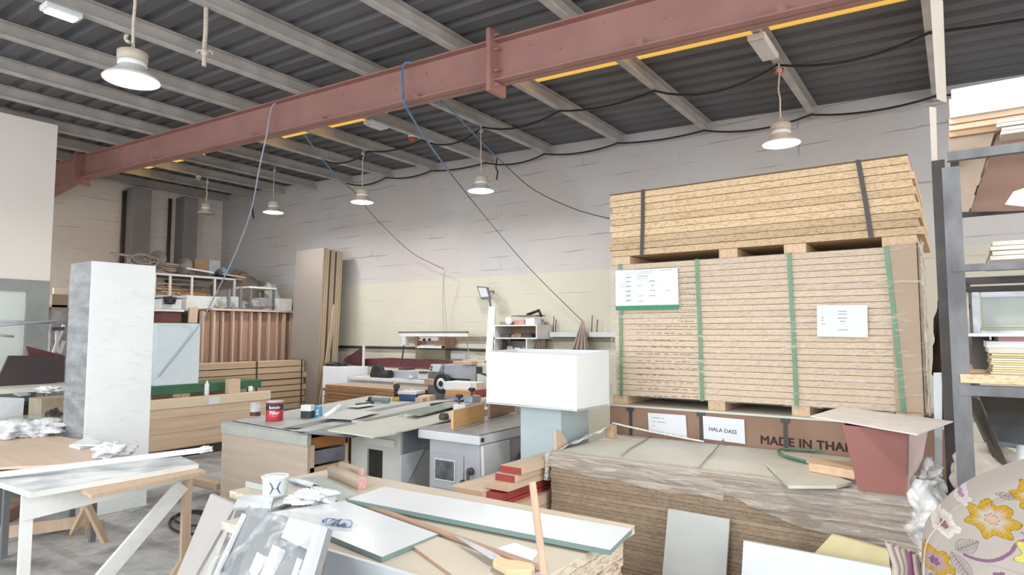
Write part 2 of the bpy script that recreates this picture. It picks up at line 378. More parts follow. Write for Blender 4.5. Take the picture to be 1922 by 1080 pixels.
# boxed columns on the end wall
m_colm = mat('column_cladding', (.30,.29,.29), (.26,.25,.25), rough=.6, scale=2)
p0 = at(248,420,X=-13.3).y; p1 = at(283,420,X=-13.3).y; struct(MB().box(XB, -13.3, p0, p1, 0, 4.55).build('trim_3', m_colm, bevel=.01), 'grey boxed column on the end wall, left of two')
p0 = at(346,420,X=-13.3).y; p1 = at(371,420,X=-13.3).y; struct(MB().box(XB, -13.3, p0, p1, 0, 4.55).build('trim_4', m_colm, bevel=.01), 'grey boxed column on the end wall, right of two')
m_pipe = mat('brown_pipe', (.09,.07,.05), rough=.5)
for i, px in enumerate((231, 318)):
    y = at(px,420,X=-13.6).y
    q = thing('drain_pipe', ['thin dark drain pipe beside the left boxed column', 'thin dark drain pipe beside the right boxed column'][i], 'pipe', (-13.6, y, 0))
    MB().tube([(-13.6,y,0),(-13.6,y,4.5)], .035, 10).build('pipe', m_pipe, q)
    b = MB().bar((-13.685,y,3.1),(-13.55,y,3.1), .02, .03).bar((-13.55,y,3.1),(-13.55,y+.3,3.14), .02, .02); b.build('bracket', m_pipe, q)

# steel portal beam
m_red = mat('red_oxide_paint', (.37,.19,.165), (.33,.165,.145), rough=.6, scale=3, bump=.15, bscale=60)
rt = thing('steel_beam', 'red oxide steel roof beam crossing the hall, bolted at a joint plate', 'beam', (-5, 4.42, zp(-5)-.35))
YN, YF, D = 4.34, 4.50, .375
def beam_seg(x0, x1, d0, d1, n=1):
    b = MB()
    for (ya, yb, za, zb) in ((YN, YF, 0, -.014), (YN, YF, None, .014), (4.415, 4.425, 0, None)):
        P = []
        for X, d in ((x0, d0), (x1, d1)):
            top = zp(X); bot = top-d
            if za == 0 and zb is not None: A, B = top+zb, top
            elif za is None: A, B = bot, bot+zb
            else: A, B = bot, top
            P.append((X, A, B))
        (X0, a0, b0), (X1, a1, b1) = P
        b.hexa([(X0,ya,a0),(X1,ya,a1),(X1,yb,a1),(X0,yb,a0),(X0,ya,b0),(X1,ya,b1),(X1,yb,b1),(X0,yb,b0)])
    return b
b = beam_seg(-3.26, 4.5, D, D); b.build('beam_section', m_red, rt)
b = beam_seg(-11.75, -3.26, D, D); b.build('beam_section', m_red, rt)
b = beam_seg(XB, -11.75, .62, D); b.build('haunch', m_red, rt)
for X, lab in ((-3.26, 1), (-11.75, 2)):
    b = MB().box(X-.022, X+.022, YN-.05, YF+.03, zp(X)-D-.10, zp(X)+.09)
    b.build('joint_plate', m_red, rt, bevel=.003)
    for zz in (.04, -.09, -.28, -.41):
        for yy in (YN-.015,):
            b = MB().lathe([(.016,0),(.016,.02),(.009,.02),(.009,.045)], (X+.022, yy+.03, zp(X)+zz), 8, axis=(1,0,0)); b.build('bolt', m_red, rt)
for X in (-1.9, -4.2, -5.6, -6.9, -9.3, -2.2-7.9, -.9):
    zb = zp(X)-D; b = MB().prism([(X,YN,zb+.014),(X+.07,YN,zb+.014),(X+.02,YN,zb+.07),(X,YN,zb+.07)], (0,.008,0)); b.build('lug', m_red, rt)
# small studs along the web
for X, dz in ((-2.9,-.1),(-2.6,-.2),(-2.2,-.08),(-1.7,-.17),(-4.1,-.12),(-4.5,-.2),(-3.9,-.22),(-5.3,-.1),(-1.2,-.1)):
    b = MB().lathe([(.011,0),(.008,.009)], (X, 4.415, zp(X)+dz), 8, axis=(0,-1,0)); b.build('stud', m_red, rt)

# purlins
PX = [-13.5,-12.45,-11.4,-10.41,-9.31,-8.25,-7.16,-6.01,-4.91,-3.73,-2.54,-1.31,-.13,1.1,2.3,3.5]
def purlin_mesh(X, y0=-2.9, y1=7.99):
    z = zp(X); h = .16; w = .065; t = .006; b = MB()
    b.box(X, X+t, y0, y1, z, z+h-.005); b.box(X+t, X+w, y0, y1, z, z+t); b.box(X+t, X+w, y0, y1, z+h-.012, z+h-.006); b.box(X+w-t, X+w, y0, y1, z+t, z+.022); return b
for X in PX:
    o = purlin_mesh(X).build('purlin', m_galv); tag(o, 'pale grey steel channel purlin under the dark roof sheets', 'purlin', 'purlins under the roof sheets')
# ================================================================ the tall strapped pallet load on the right
random.seed(11)
XA, XC, YP = -2.40, -.20, 4.90
def board(name, x0, x1, y0, y1, z0, z1, mats, label, cat, group, top=None):
    o = MB().box(x0, x1, y0, y1, z0, z1, 0, top).build(name, mats); return tag(o, label, cat, group)
n = 24; z0, z1 = 1.135, 2.225; h = (z1-z0)/n
for i in range(n):
    d = random.uniform(-.004, .004)
    board('chipboard', XA+.03+d, XC-.01+d, YP+random.uniform(0,.004), YP+1.2, z0+i*h+.002, z0+(i+1)*h-.002, m_chipE,
          'thick chipboard in the film-wrapped load tied with green straps', 'board', 'chipboards tied with green straps')
n = 10; z0b, z1b = 2.295, 2.825; h = (z1b-z0b)/n
for i in range(n):
    k = i/(n-1); d = random.uniform(-.012, .012)
    board('chipboard', XA+d+.01-.015*(1-k), XC+.03-.05*k+d, YP-.01+random.uniform(0,.012), YP+1.2, z0b+i*h+.002, z0b+(i+1)*h-.002, m_chipY,
          'golden thick chipboard in the topmost load tied with black straps', 'board', 'golden chipboards on top')
m_plywr = mat('dark_cover_sheet', (.20,.11,.06), rough=.7)
tag(MB().box(XA+.0, XC-.03, YP-.015, YP+1.2, z1b, z1b+.009).build('cover_sheet', m_plywr), 'thin dark cover sheet lying on the topmost golden chipboards', 'sheet')
# bearers between the loads
for x0, x1 in ((XA, XA+.17), (-1.49,-1.35), (-1.02,-.87), (-.40,-.20)):
    o = MB().box(x0, x1, YP+.005, YP+1.15, z1+.0, z0b).build('bearer', m_woody, bevel=.004); tag(o, 'pale wooden bearer under the topmost chipboard load', 'bearer', 'bearers under the topmost load')
for x0, x1 in ((XA+.0, XA+.13), (-1.60,-1.47), (-1.0,-.88), (-.36,-.22)):
    o = MB().box(x0, x1, YP+.005, YP+1.15, 1.062, z0).build('bearer', m_woody, bevel=.004); tag(o, 'pale wooden bearer on the brown fibreboard pack', 'bearer', 'bearers on the brown pack')
m_spl = mat('splintered_edge', (.74,.54,.34), rough=.9)
# straps
def strap(name, x, za, zb, m_, w, lab, grp, lean=0, yb=YP+1.21):
    y = YP-.017; b = MB()
    pts = [(x+lean, y, za), (x+lean*.5+.003, y, (za+zb)/2), (x, y, zb)]
    for a, c in zip(pts, pts[1:]): b.bar(a, c, w, .003, upv=(0,-1,0)) if False else b.hexa([(a[0]-w/2,y-.003,a[2]),(a[0]+w/2,y-.003,a[2]),(a[0]+w/2,y,a[2]),(a[0]-w/2,y,a[2]),(c[0]-w/2,y-.003,c[2]),(c[0]+w/2,y-.003,c[2]),(c[0]+w/2,y,c[2]),(c[0]-w/2,y,c[2])])
    b.box(x-w/2, x+w/2, y-.003, yb, zb, zb+.003)
    return tag(b.build(name, m_), lab, 'strap', grp)
for px, lean, lab in ((1165, .0, 'green strap down the left end of the wrapped load, over the delivery sheet'), (1309, .02, 'green strap down the wrapped load, second from the left'), (1482, .02, 'green strap down the middle of the wrapped load, left of the blank notice'), (1665, .06, 'green strap at the right end of the wrapped load, beside the cardboard corner')):
    x = at(px, 500, Y=YP).x; strap('green_strap', x, 1.13, z1+.001, m_greenstrap, .028, lab, 'green straps', lean)
for px, lean, lab in ((1208, -.02, 'black strap round the topmost chipboards, near the left end'), (1612, .06, 'black strap round the topmost chipboards, near the right end')):
    x = at(px, 330, Y=YP).x; strap('black_strap', x, z0b, z1b+.011, m_blackstrap, .03, lab, 'black straps', lean)
# cardboard corner and film at the right end
m_card = mat('cardboard', (.50,.37,.26), (.45,.33,.23), rough=.85, scale=4, stretch=(1,1,.4))
b = MB().box(-.36, XC+.005, YP-.012, YP-.005, 1.14, z1+.01).box(XC-.004, XC+.004, YP-.012, YP+.3, 1.14, z1+.01)
tag(b.build('corner_board', m_card), 'brown cardboard corner guard at the right end of the wrapped load', 'cardboard')
m_filmc = mat_film('clear_stretch_film', (.80,.76,.70), alpha=.10, scale=6, stretch=(1,1,5), lo=.55, hi=.72, amax=.5)
def filmface(u, v):
    x = XA+(XC+.03-XA)*u; z = 1.13+(z1-1.13)*v; q = Vector((x*3, z*9, 0)); return (x, YP-.026-.012*abs(noise.noise(q)), z)
tag(MB().grid(90, 40, filmface).build('stretch_film', m_filmc), 'clear stretch film round the load with green straps', 'film')
m_filmw = mat_film('bunched_film', (.76,.72,.67), alpha=.2, scale=14, stretch=(1,1,.6), lo=.45, hi=.65, amax=.8)
def filmend(u, v):
    z = 1.12+1.14*v; q = Vector((u*4, z*5, 3)); k = .004+.035*abs(noise.noise(q))
    return (XC+.012+k, YP-.03+.3*u+.01*noise.noise(q*3), z)
tag(MB().grid(16, 80, filmend).build('torn_film', m_filmw), 'bunched torn film hanging at the right end of the wrapped load', 'film')
# dark wrapped bundle behind the right end
m_brownbag = mat('brown_wrapping', (.14,.095,.075), (.08,.055,.045), rough=.5, scale=5, bump=.5)
tag(MB().blob((-.02,5.42,1.064), .26,.5,.95, seed=3, amp=.2).build('wrapped_bundle', m_brownbag), 'dark brown wrapped bundle squeezed behind the right end of the load', 'bundle')
# delivery sheet with a green foot band
def sheetquad(name, px, Y, mats, th=.002):
    P = [at(x, y, Y=Y) for x, y in px]; b = MB().prism(P, (0, -th, 0)); return b, P
rt = thing('delivery_sheet', 'white delivery sheet with a green band along its foot, on the wrapped load', 'paper', at(1215,580,Y=YP-.03))
b, P = sheetquad('', [(1156,581),(1274,572),(1272,503),(1155,508)], YP-.028, None); b.build('sheet', m_paper, rt)
m_gband = mat('green_print', (.05,.27,.13), rough=.6)
b, P2 = sheetquad('', [(1156,583),(1274,581),(1274,572),(1156,575)], YP-.031, None); b.build('green_band', m_gband, rt)
m_grint = mat('faint_print', (.35,.34,.36), rough=.8)
b = MB(); Yq = YP-.0315
def dash(b, x0, y0, x1, y1, h=1.6, yy=None):
    yy = Yq if yy is None else yy; a = at(x0, y0, Y=yy); c = at(x1, y1, Y=yy); hh = h/1195*5.6
    b.add([(a.x,yy,a.z),(c.x,yy,c.z),(c.x,yy,c.z+hh),(a.x,yy,a.z+hh)], [(0,1,2,3)])
for i, (x, y) in enumerate([(1175,522),(1175,530),(1175,539),(1175,548),(1175,556.5),(1175,565.5)]): dash(b, x, y, x+9, y-.4)
for x, y in [(1219,528.5),(1223,537),(1220,546),(1225.5,546),(1220,556),(1225.5,556)]: dash(b, x, y, x+(10 if y < 530 else 4), y, 1.4)
for k in range(5):
    dash(b, 1197+k*4.1, 520, 1199+k*4.1, 519.8, 2); dash(b, 1195+k*4.1, 524, 1197+k*4.1, 523.8, 1)
for x, y in [(1196,537),(1198,556),(1198,566),(1250,546),(1242,508),(1252,507)]: dash(b, x, y, x+9, y-.3, .8)
b.build('print', m_grint, rt)
rt = thing('notice', 'blank-looking white notice with faint lines, on the middle of the wrapped load', 'paper', at(1581,603,Y=YP-.03))
b, P = sheetquad('', [(1534,632),(1629,634),(1628,573),(1533,573)], YP-.028, None); b.build('sheet', m_paper, rt)
b = MB()
for x0, x1, y in [(1573,1589,585.5),(1573,1589,591),(1572,1590,598),(1576,1587,604),(1580,1582,609.5),(1573,1591,620),(1541,1547,597),(1541,1547,602),(1542,1549,609)]: dash(b, x0, y, x1, y, 1)
b.build('print', m_grint, rt)
# dark dashes printed on the boards' edges
b = MB()
for k in range(11):
    yy = 612+k*13.2
    x = 1196
    while x < 1305:
        w_ = random.uniform(5, 12); dash(b, x, yy+.02*(x-1196), x+w_, yy+.02*(x+w_-1196), random.uniform(.7,1.3), YP-.003); x += w_+random.uniform(2,9)
for k in range(9):
    yy = 520+k*10.5; x = 1278
    while x < 1303: w_ = random.uniform(3, 8); dash(b, x, yy, x+w_, yy-.3, .9, YP-.003); x += w_+2
tag(b.build('edge_print', mat('brown_print', (.22,.14,.10), rough=.8)), 'rows of small brown print along the chipboard edges at the left of the wrapped load', 'print', kind='stuff')

# ================================================================ brown fibreboard pack under it
YB = 4.88
rt = thing('fibreboard_pack', 'brown fibreboard pack stencilled with its country of origin, under the tall load', 'pack', (-1.2, 5.4, 0))
MB().box(XA-.02, .0, YB, YB+1.2, 0.10, 1.045).build('pack', m_kraft, rt, bevel=.006)
for x in (-2.2,-1.2,-.2): MB().box(x-.05, x+.05, YB+.02, YB+1.15, 0, .10).build('foot', m_woody, rt)
MB().box(XA-.03, .01, YB-.008, YB+1.2, 1.045, 1.062).build('cover', m_offw, rt)
for px in (1184, 1316, 1474):
    x = at(px, 790, Y=YB).x; b = MB().box(x-.014, x+.014, YB-.004, YB, .3, 1.05).box(x-.03, x+.03, YB-.012, YB-.004, 1.015, 1.045); b.build('strap', m_blackstrap, rt)
m_stencil = mat('stencil_ink', (.055,.028,.022), rough=.9)
a = at(1427, 833, Y=YB); c = at(1640, 862.5, Y=YB)
zt = at(1427,818.5,Y=YB).z
b = MB()
for k, (dx, dz) in enumerate(((-.003,0),(0,0),(.003,0),(0,.002),(0,-.002))):
    q_, w_ = text_mb('MADE IN THAILAND', (zt-a.z)*1.05, (a.x+dx, YB, a.z+dz), (1,0,0), (0,0,1), out=.0016+.0002*k, bold=.0, spacing=1.04); b.add(q_.v, q_.f)
b.build('stencil_lettering', m_stencil, rt)
def paper(name, label, px, Y, text=None, lines=()):
    r = thing(name, label, 'paper', mid(*[at(x,y,Y=Y) for x,y in px])); r.location.z = min(at(x,y,Y=Y).z for x,y in px)
    MB().prism([at(x,y,Y=Y) for x,y in px], (0,-.002,0)).build('sheet', m_paper, r)
    if text:
        a = at(*text[1], Y=Y); c = at(*text[2], Y=Y); t = at(*text[3], Y=Y)
        b, w_ = text_mb(text[0], t.z-a.z, (a.x, Y-.002, a.z), c-a, (0,0,1), out=.0012, bold=.012)
        b2 = MB(); s = (c-a).length/w_
        b2.add([Vector((a.x,0,a.z))+ (Vector((v[0],0,v[2]))-Vector((a.x,0,a.z)))*1 + Vector((0,v[1],0)) for v in b.v], b.f)
        o = b.build('lettering', m_ink, r)
    if lines:
        b = MB()
        for x0,y0,x1,y1 in lines: dash(b, x0,y0,x1,y1, 1.1, Y-.0025)
        b.build('print', m_grint, r)
    return r
paper('address_sheet', 'white sheet with faint lines propped at the left of the brown pack', [(1218,812),(1290,822),(1287,780),(1216,775)], YB-.012, None, [(1224,785,1238,786),(1242,786,1246,786.5),(1224,792,1230,792.5),(1233,793,1250,794.5),(1224,800,1229,800.5)])
paper('name_sheet', 'white sheet lettered with a two-word name, propped against the brown pack', [(1321,824),(1399,834),(1397,788),(1319,781)], YB-.012, ('HALA DASS', (1330.5,808.5), (1388,816), (1330.5,801.5)))

# ================================================================ near stack of laminated chipboards
NX0, NX1, NY0, NY1, NZ = -2.36, -.21, 3.84, 4.862, .82
n = 29; h = (NZ-.10)/n
m_lam = mat('grey_green_laminate', (.72,.72,.66), (.68,.68,.62), rough=.5, scale=2)
for i in range(n):
    d = random.uniform(-.006, .006); top = i == n-1
    o = board('chipboard', NX0+d, NX1+d, NY0+random.uniform(0,.005), NY1, .10+i*h+.0016, .10+(i+1)*h-.0016, [m_chipD, m_lam],
          'grey-topped chipboard lying uppermost in the near wrapped stack' if top else 'brown-edged chipboard in the near low stack wrapped in loose film', 'board', None if top else 'chipboards in the near low stack', 1)
for x in (NX0+.08, (NX0+NX1)/2, NX1-.08):
    o = MB().box(x-.05, x+.05, NY0+.02, NY1-.02, 0, .10).build('bearer', m_woody); tag(o, 'pale wooden bearer on the floor under the near low stack', 'bearer', 'bearers under the near low stack')
# film draped over its front edge
m_filmd = mat_film('loose_draped_film', (.62,.57,.51), alpha=.32, scale=6, stretch=(.5,1,5), lo=.45, hi=.68, amax=.72)
def drape(u, v):
    x = NX0-.03+(NX1-NX0+.08)*u
    low = NZ-(.10+.13*u+.05*noise.noise(Vector((u*5,0,2)))+(.05 if u > .55 else 0)*math.sin(u*9))
    if v < .12: t = v/.12; y = NY0+.10*(1-t); z = NZ+.008+.006*noise.noise(Vector((x*5,y*9,0)))
    else:
        t = (v-.12)/.88; z = NZ+.006-(NZ-low)*t; y = NY0-.010-.03*t*(.5+noise.noise(Vector((x*3, z*26, 5))))-.012*abs(noise.noise(Vector((x*6,z*50,1))))
    return (x, y, z)
tag(MB().grid(150, 40, drape).build('draped_film', m_filmd), 'loose milky film hanging over the front edge of the near low stack', 'film')
def bunch(u, v):
    z = NZ+.10-.42*u; a = v*2*PI; r = .035+.045*abs(noise.noise(Vector((u*5, math.cos(a)*2, math.sin(a)*2))))+.03*math.sin(u*PI)
    return (NX1+.05+r*math.cos(a)*1.3+.03*noise.noise(Vector((u*4,0,9))), NY0+.06+r*math.sin(a)*1.6, z)
m_filmx = mat_film('white_bunched_film', (.86,.85,.84), alpha=.8, scale=16, lo=.4, hi=.6, amax=1)
tag(MB().grid(70, 40, bunch).build('bunched_film', m_filmx), 'white bunched film tail at the right end of the near low stack', 'film')
tag(MB().blob((NX1+.03,4.12,NZ-.02), .16,.5,.17, seed=5, amp=.35).build('crumpled_film', m_filmx), 'crumpled white film lying behind the reddish box', 'film')
# left end: film pulled into a tail up to a wooden post
a = at(1150,800,Z=NZ); 
tag(MB().cbox((-2.31,4.68,NZ), .07,.07,.10).build('wood_block', m_wood, bevel=.003), 'small pale wood block standing at the back left corner of the near low stack', 'block')
def tail(u, v):
    p = Vector((-2.41,3.90,NZ+.005)).lerp(Vector((-2.30,4.68,NZ+.115)), u); wd = .05+.05*math.sin(u*PI)+.06*(1-u); return (p.x-wd*.6+wd*v*1.1, p.y+.03*noise.noise(Vector((u*6,v*3,0))), p.z+.10*math.sin(u*PI*.5)*0-.06*(1-v)*(1-u*.3)+.02*noise.noise(Vector((u*8,v*5,1))))
tag(MB().grid(40, 14, tail).build('film_tail', m_filmx), 'twisted film tail drawn from the near low stack to the small wood block', 'film')
tag(MB().tube(curve([(-2.30,4.68,NZ+.115),(-2.0,4.77,NZ+.06),(-1.6,4.79,NZ+.02)]), .008, 6).build('film_string', m_filmx), 'thin film string running from the wood block to the address sheet', 'film')
def corner(u, v):
    z = NZ+.004-.19*v; x = NX0-.014-.03*abs(noise.noise(Vector((u*3,v*8,2)))); return (x-.02*v, NY0-.03+.26*u*(1-v*.5), z-.03*u*v)
tag(MB().grid(20, 24, corner).build('film_corner', m_filmx), 'bunched film over the front left corner of the near low stack', 'film')
tag(MB().prism([(-2.40,3.98,NZ-.15),(-2.39,4.12,NZ-.15),(-2.39,4.12,NZ+.04),(-2.395,4.02,NZ+.13),(-2.40,3.98,NZ+.13)], (-.018,0,0)).build('wood_offcut', m_woodz2), 'upright pale wood offcut against the left end of the near low stack', 'offcut')
# strings across the top
m_str = mat('grey_twine', (.36,.37,.33), rough=.9)
tag(MB().tube([at(1165,857,Z=NZ+.006), at(1183,842,Z=NZ+.006), at(1212,826,Z=NZ+.006), at(1228,812,Z=NZ+.006)], .005, 5).build('twine', m_str), 'grey twine across the top of the near low stack, left of two', 'string')
tag(MB().tube([at(1310,880,Z=NZ+.006), at(1330,857,Z=NZ+.006), at(1338,850,Z=NZ+.012), at(1357,827,Z=NZ+.05)], .005, 5).build('twine', m_str), 'grey knotted twine across the top of the near low stack, right of two', 'string')
for px, lab in (((1250,808),'left'),((1362,822),'right')):
    p = at(px[0], px[1]+8, Y=4.79); tag(MB().bar((p.x,4.80,NZ), (p.x-.02,4.79,NZ+.055), .012, .004).build('clip', m_greenstrap), 'small dark green strap end standing in front of the %s sheet on the brown pack' % ('address' if lab == 'left' else 'name'), 'strap')
# ================================================================ helpers for boxes measured on a plane
def fb(x0, x1, yt, yb, Y, dep, mb=None, mi=0, top=None):
    """box whose front lies on plane Y"""
    xm = (x0+x1)/2; a = at(x0, yt, Y=Y); c = at(x1, yt, Y=Y); zt = at(xm, yt, Y=Y).z; zb_ = at(xm, yb, Y=Y).z
    return (mb or MB()).box(a.x, c.x, Y, Y+dep, zb_, zt, mi, top)
def sb(x0, x1, yt, yb, X, dep, mb=None, mi=0, top=None):
    """box whose right-hand face lies on plane X"""
    xm = (x0+x1)/2; a = at(x0, yt, X=X); c = at(x1, yt, X=X); zt = at(xm, yt, X=X).z; zb_ = at(xm, yb, X=X).z
    return (mb or MB()).box(X-dep, X, a.y, c.y, zb_, zt, mi, top)
def floorbox(mb_fn, *a, **k): pass
def zbox(x0, x1, y0, y1, z0, z1, name, mats, lab, cat, grp=None, bevel=.002, top=None):
    return tag(MB().box(x0,x1,y0,y1,z0,z1,0,top).build(name, mats, bevel=bevel), lab, cat, grp)

# ================================================================ tall film-wrapped cabinet
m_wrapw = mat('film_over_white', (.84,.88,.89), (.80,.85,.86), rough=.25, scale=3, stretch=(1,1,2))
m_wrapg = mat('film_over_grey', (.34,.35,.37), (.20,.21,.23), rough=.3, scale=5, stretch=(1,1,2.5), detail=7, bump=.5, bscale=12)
rt = thing('wrapped_cabinet', 'tall white cabinet wrapped in clear film, standing upright at the left', 'cabinet', (-6.67, 2.82, 0))
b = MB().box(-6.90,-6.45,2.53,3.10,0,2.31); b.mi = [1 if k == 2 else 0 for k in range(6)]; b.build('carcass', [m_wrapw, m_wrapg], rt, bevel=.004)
m_filmg = mat_film('glossy_wrapping', (.86,.89,.90), alpha=.02, scale=3.5, stretch=(1,1.2,3.0), lo=.56, hi=.74, amax=.25, rough=.25)
def wr(u, v):
    z = .02+2.28*v; q = Vector((u*4, z*6+u*2, 1)); k = .006+(.012*abs(noise.noise(q)) if u < .44 else 0)
    if u < .44: t = u/.44; return (-6.90+.45*t, 2.53-k, z)
    t = (u-.44)/.56; return (-6.45+k, 2.53+.57*t, z)
MB().grid(60, 100, wr).build('film', m_filmg, rt)
m_wtop = mat('film_top', (.62,.66,.67), rough=.3)

# crate, green bench and what stands there
rt = thing('timber_crate', 'long low pale timber crate in front of the green bench', 'crate', (-8.6, 4.4, 0))
m_crw = mat_wood('crate_wood', (.72,.56,.42), (.60,.44,.31), 1, scale=1.3)
y0, y1 = 3.55, 5.82
for k, (za, zb_) in enumerate(((.14,.34),(.343,.54),(.543,.66))): MB().box(-8.54, -8.5, y0, y1, za, zb_).build('board', m_crw, rt, bevel=.002)
MB().box(-8.55, -8.49, y0, y1, .663, .79).build('top_rail', mat_wood('pale_top_rail', (.80,.68,.52), (.74,.60,.44), 1), rt, bevel=.003)
MB().box(-8.72, -8.55, y0, y1, .12, .775).build('core', m_crw, rt); MB().box(-8.70,-8.56,y0,y1,0,.12).build('shadow_plinth', m_dark, rt)  # dark box stands for the plinth and the shadow under the boards
MB().box(-8.492, -8.489, at(392,750,X=-8.49).y, at(412,750,X=-8.49).y, .67, .77).build('paint_mark', m_white, rt)
m_grn = mat('green_machine_paint', (.05,.16,.09), (.04,.13,.07), rough=.4)
rt = thing('green_bench', 'dark green metal bench behind the pale timber crate', 'bench', (-9.05, 4.9, 0))
MB().box(-9.35, -8.78, 3.7, 5.85, .82, .945).build('top', m_grn, rt, bevel=.006)
for y in (3.8, 5.7):
    for x in (-9.3,-8.85): MB().box(x-.03,x+.03,y-.03,y+.03,0,.82).build('leg', m_grn, rt)
MB().box(-9.3,-8.85,3.8,5.7,.30,.36).build('shelf', m_grn, rt)
m_blue = mat('pale_blue_laminate', (.66,.76,.83), (.63,.73,.80), rough=.35)
b = MB().box(-9.2,-8.8,4.27,4.87,.947,1.785); tag(b.build('cabinet_box', m_blue, bevel=.003), 'pale blue square cabinet box standing on the green bench', 'box')
tag(MB().lathe([(.026,0),(.03,.01),(.03,.15),(.018,.17),(.012,.175),(.012,.2)], (-8.6, at(388,735,X=-8.6).y, .79)).build('spray_can', m_white), 'white spray can on the timber crate', 'can')
tag(MB().lathe([(.03,0),(.035,.02),(.035,.07),(.02,.08)], (-8.6, at(470,735,X=-8.6).y, .79)).build('cup', m_white), 'small white cup on the right part of the timber crate', 'cup')
q = at(430,730,X=-8.56); q2 = at(451,730,X=-8.56); zbox(-8.66,-8.56,q.y,q2.y,.79,.99,'wood_block',m_crw,'upright pale wood block standing on the timber crate','block')

# stack of long planks
random.seed(4)
zt = 1.185; hh = .105
for r_ in range(10):
    for c_ in range(2):
        z = zt-(r_+1)*hh
        if z < .1: continue
        ya = 5.12+random.uniform(-.02,.02); yb_ = 7.2+random.uniform(-.05,.04)
        x = -9.5-c_*.26+random.uniform(-.012,.006)
        zbox(x-.245, x, ya, yb_, z+.004, z+hh-.006-random.uniform(0,.012), 'plank', mat_wood('plank_wood_%d' % (r_*2+c_), (.60-.02*(r_ % 3),.44,.30), (.52,.36,.23), 1, scale=1.5), 'pale plank in the strapped stack below the upright reddish boards', 'plank', 'pale planks in the strapped stack')
for y in (6.0, 6.9):
    zbox(-10.0,-9.5,y-.05,y+.05,0,.135,'bearer',m_wood,'pale bearer on the floor under the strapped stack of planks','bearer','bearers under the plank stack')
for px, lab in ((482,'left'),(566,'right')):
    y = at(px,700,X=-9.49).y; b = MB().box(-9.488,-9.484,y-.012,y+.012,.2,1.19).box(-10.02,-9.484,y-.012,y+.012,1.187,1.191)
    tag(b.build('strap', m_blackstrap), 'thin dark strap round the plank stack, %s of two' % lab, 'strap')

# upright reddish boards in a row, cap sheet, storage platform
random.seed(21)
m_rw = [mat_wood('upright_brown_%d' % k, tuple(v*s_ for v,s_ in zip(c,(.9,1.0,1.08))), d, 2, scale=1.6) for k, (c, d) in enumerate((((.42,.25,.175),(.28,.15,.10)), ((.50,.32,.23),(.36,.20,.14)), ((.36,.20,.14),(.25,.12,.08)), ((.62,.45,.33),(.52,.35,.24))))]
y = 5.82; k = 0
while y < 7.75:
    wd = random.choice((.03,.03,.035,.045)); gap = random.uniform(.02,.05)
    x = -10.45+random.uniform(-.01,.015)
    zt_ = 2.03+random.uniform(-.01,.015)
    # pale edge-on board
    zbox(x-.12, x, y, y+wd, 0, zt_, 'upright_board', m_woodz2, 'pale upright board standing edge-on in the row below the storage platform', 'board', 'pale edge-on upright boards')
    y += wd+.004
    w2 = random.uniform(.09,.15)
    zbox(x-.10-random.uniform(0,.03), x-.07, y, y+w2, 0, zt_-.01, 'upright_board', m_rw[k % 3], 'reddish brown upright board set back in the row below the storage platform', 'board', 'reddish brown upright boards')
    y += w2+gap*.3; k += 1
# the right end of the row stands further out
for (px0, px1, X, zt_, mt, w_) in ((588,600,-9.55,2.04,m_rw[0],0), (601,605,-9.5,2.03,m_woodz2,0), (606,613,-9.6,2.03,m_rw[1],0), (584,588,-9.7,2.05,m_woodz2,0)):
    a = at(px0,600,X=X).y; c = at(px1,600,X=X).y
    zbox(X-.1, X, a, c, 0, zt_, 'upright_board', mt, 'upright board at the right end of the row, nearest the tall leaning sheets', 'board', 'upright boards at the right end of the row', bevel=.001)
m_slate = mat('slate_board', (.16,.165,.18), (.12,.125,.14), rough=.5)
a = at(572,600,X=-9.8).y; c = at(582,600,X=-9.8).y; zbox(-9.85,-9.8,a,c,0,2.05,'upright_board',m_slate,'dark slate upright board between the reddish boards','board')
rt = thing('storage_platform', 'storage platform behind the upright boards, loaded with odds and ends', 'platform', (-12, 6.2, 0))
MB().box(-13.5,-10.40,5.95,7.80,2.04,2.075).box(-13.5,-11.10,3.6,5.95,2.04,2.075).build('deck', m_ply, rt)
for x in (-13.3,-11.25):
    for y in (3.8,7.6): MB().box(x-.05,x+.05,y-.05,y+.05,0,2.04).build('post', m_dark, rt)
MB().box(-10.62,-10.60,6.0,7.7,.05,2.03).build('backing', m_rw[2], rt)

# tall sheets leaning on the long wall
m_sheet = mat('brown_grey_sheet', (.27,.235,.21), (.245,.21,.185), rough=.7, scale=1.2, rand=.04)
m_sheete = mat_wood('sheet_edge', (.50,.39,.27), (.42,.32,.21), 2, rand=.1)
def tsheet(xa, xb, ya, yb_, zt_, leanx=.0):
    b = MB().hexa([(xa,ya-.12,0),(xb,ya-.12,0),(xb,yb_-.12,0),(xa,yb_-.12,0),(xa,ya,zt_),(xb,ya,zt_),(xb,yb_,zt_),(xa,yb_,zt_)])
    b.mi = [1 if kk == 3 else 0 for kk in range(6)]
    return tag(b.build('tall_sheet', [m_sheet, m_sheete], bevel=.002), 'tall brown-grey sheet leaning on the wall behind the upright boards', 'sheet', 'tall sheets leaning on the wall')
yy = 7.30
xr = at(608,465,Y=7.30).x; xl = at(556,475,Y=7.30).x; ztp = at(600,466,Y=7.30).z
ds = [(0,.0),(.045,0),(.09,0),(.17,0),(.215,0),(.30,0),(.345,0),(.39,0)]
for k, (dy, _) in enumerate(ds): tsheet(xl, xr+.0, yy+dy+.002, yy+dy+.042, ztp-.015*k/3-.0)
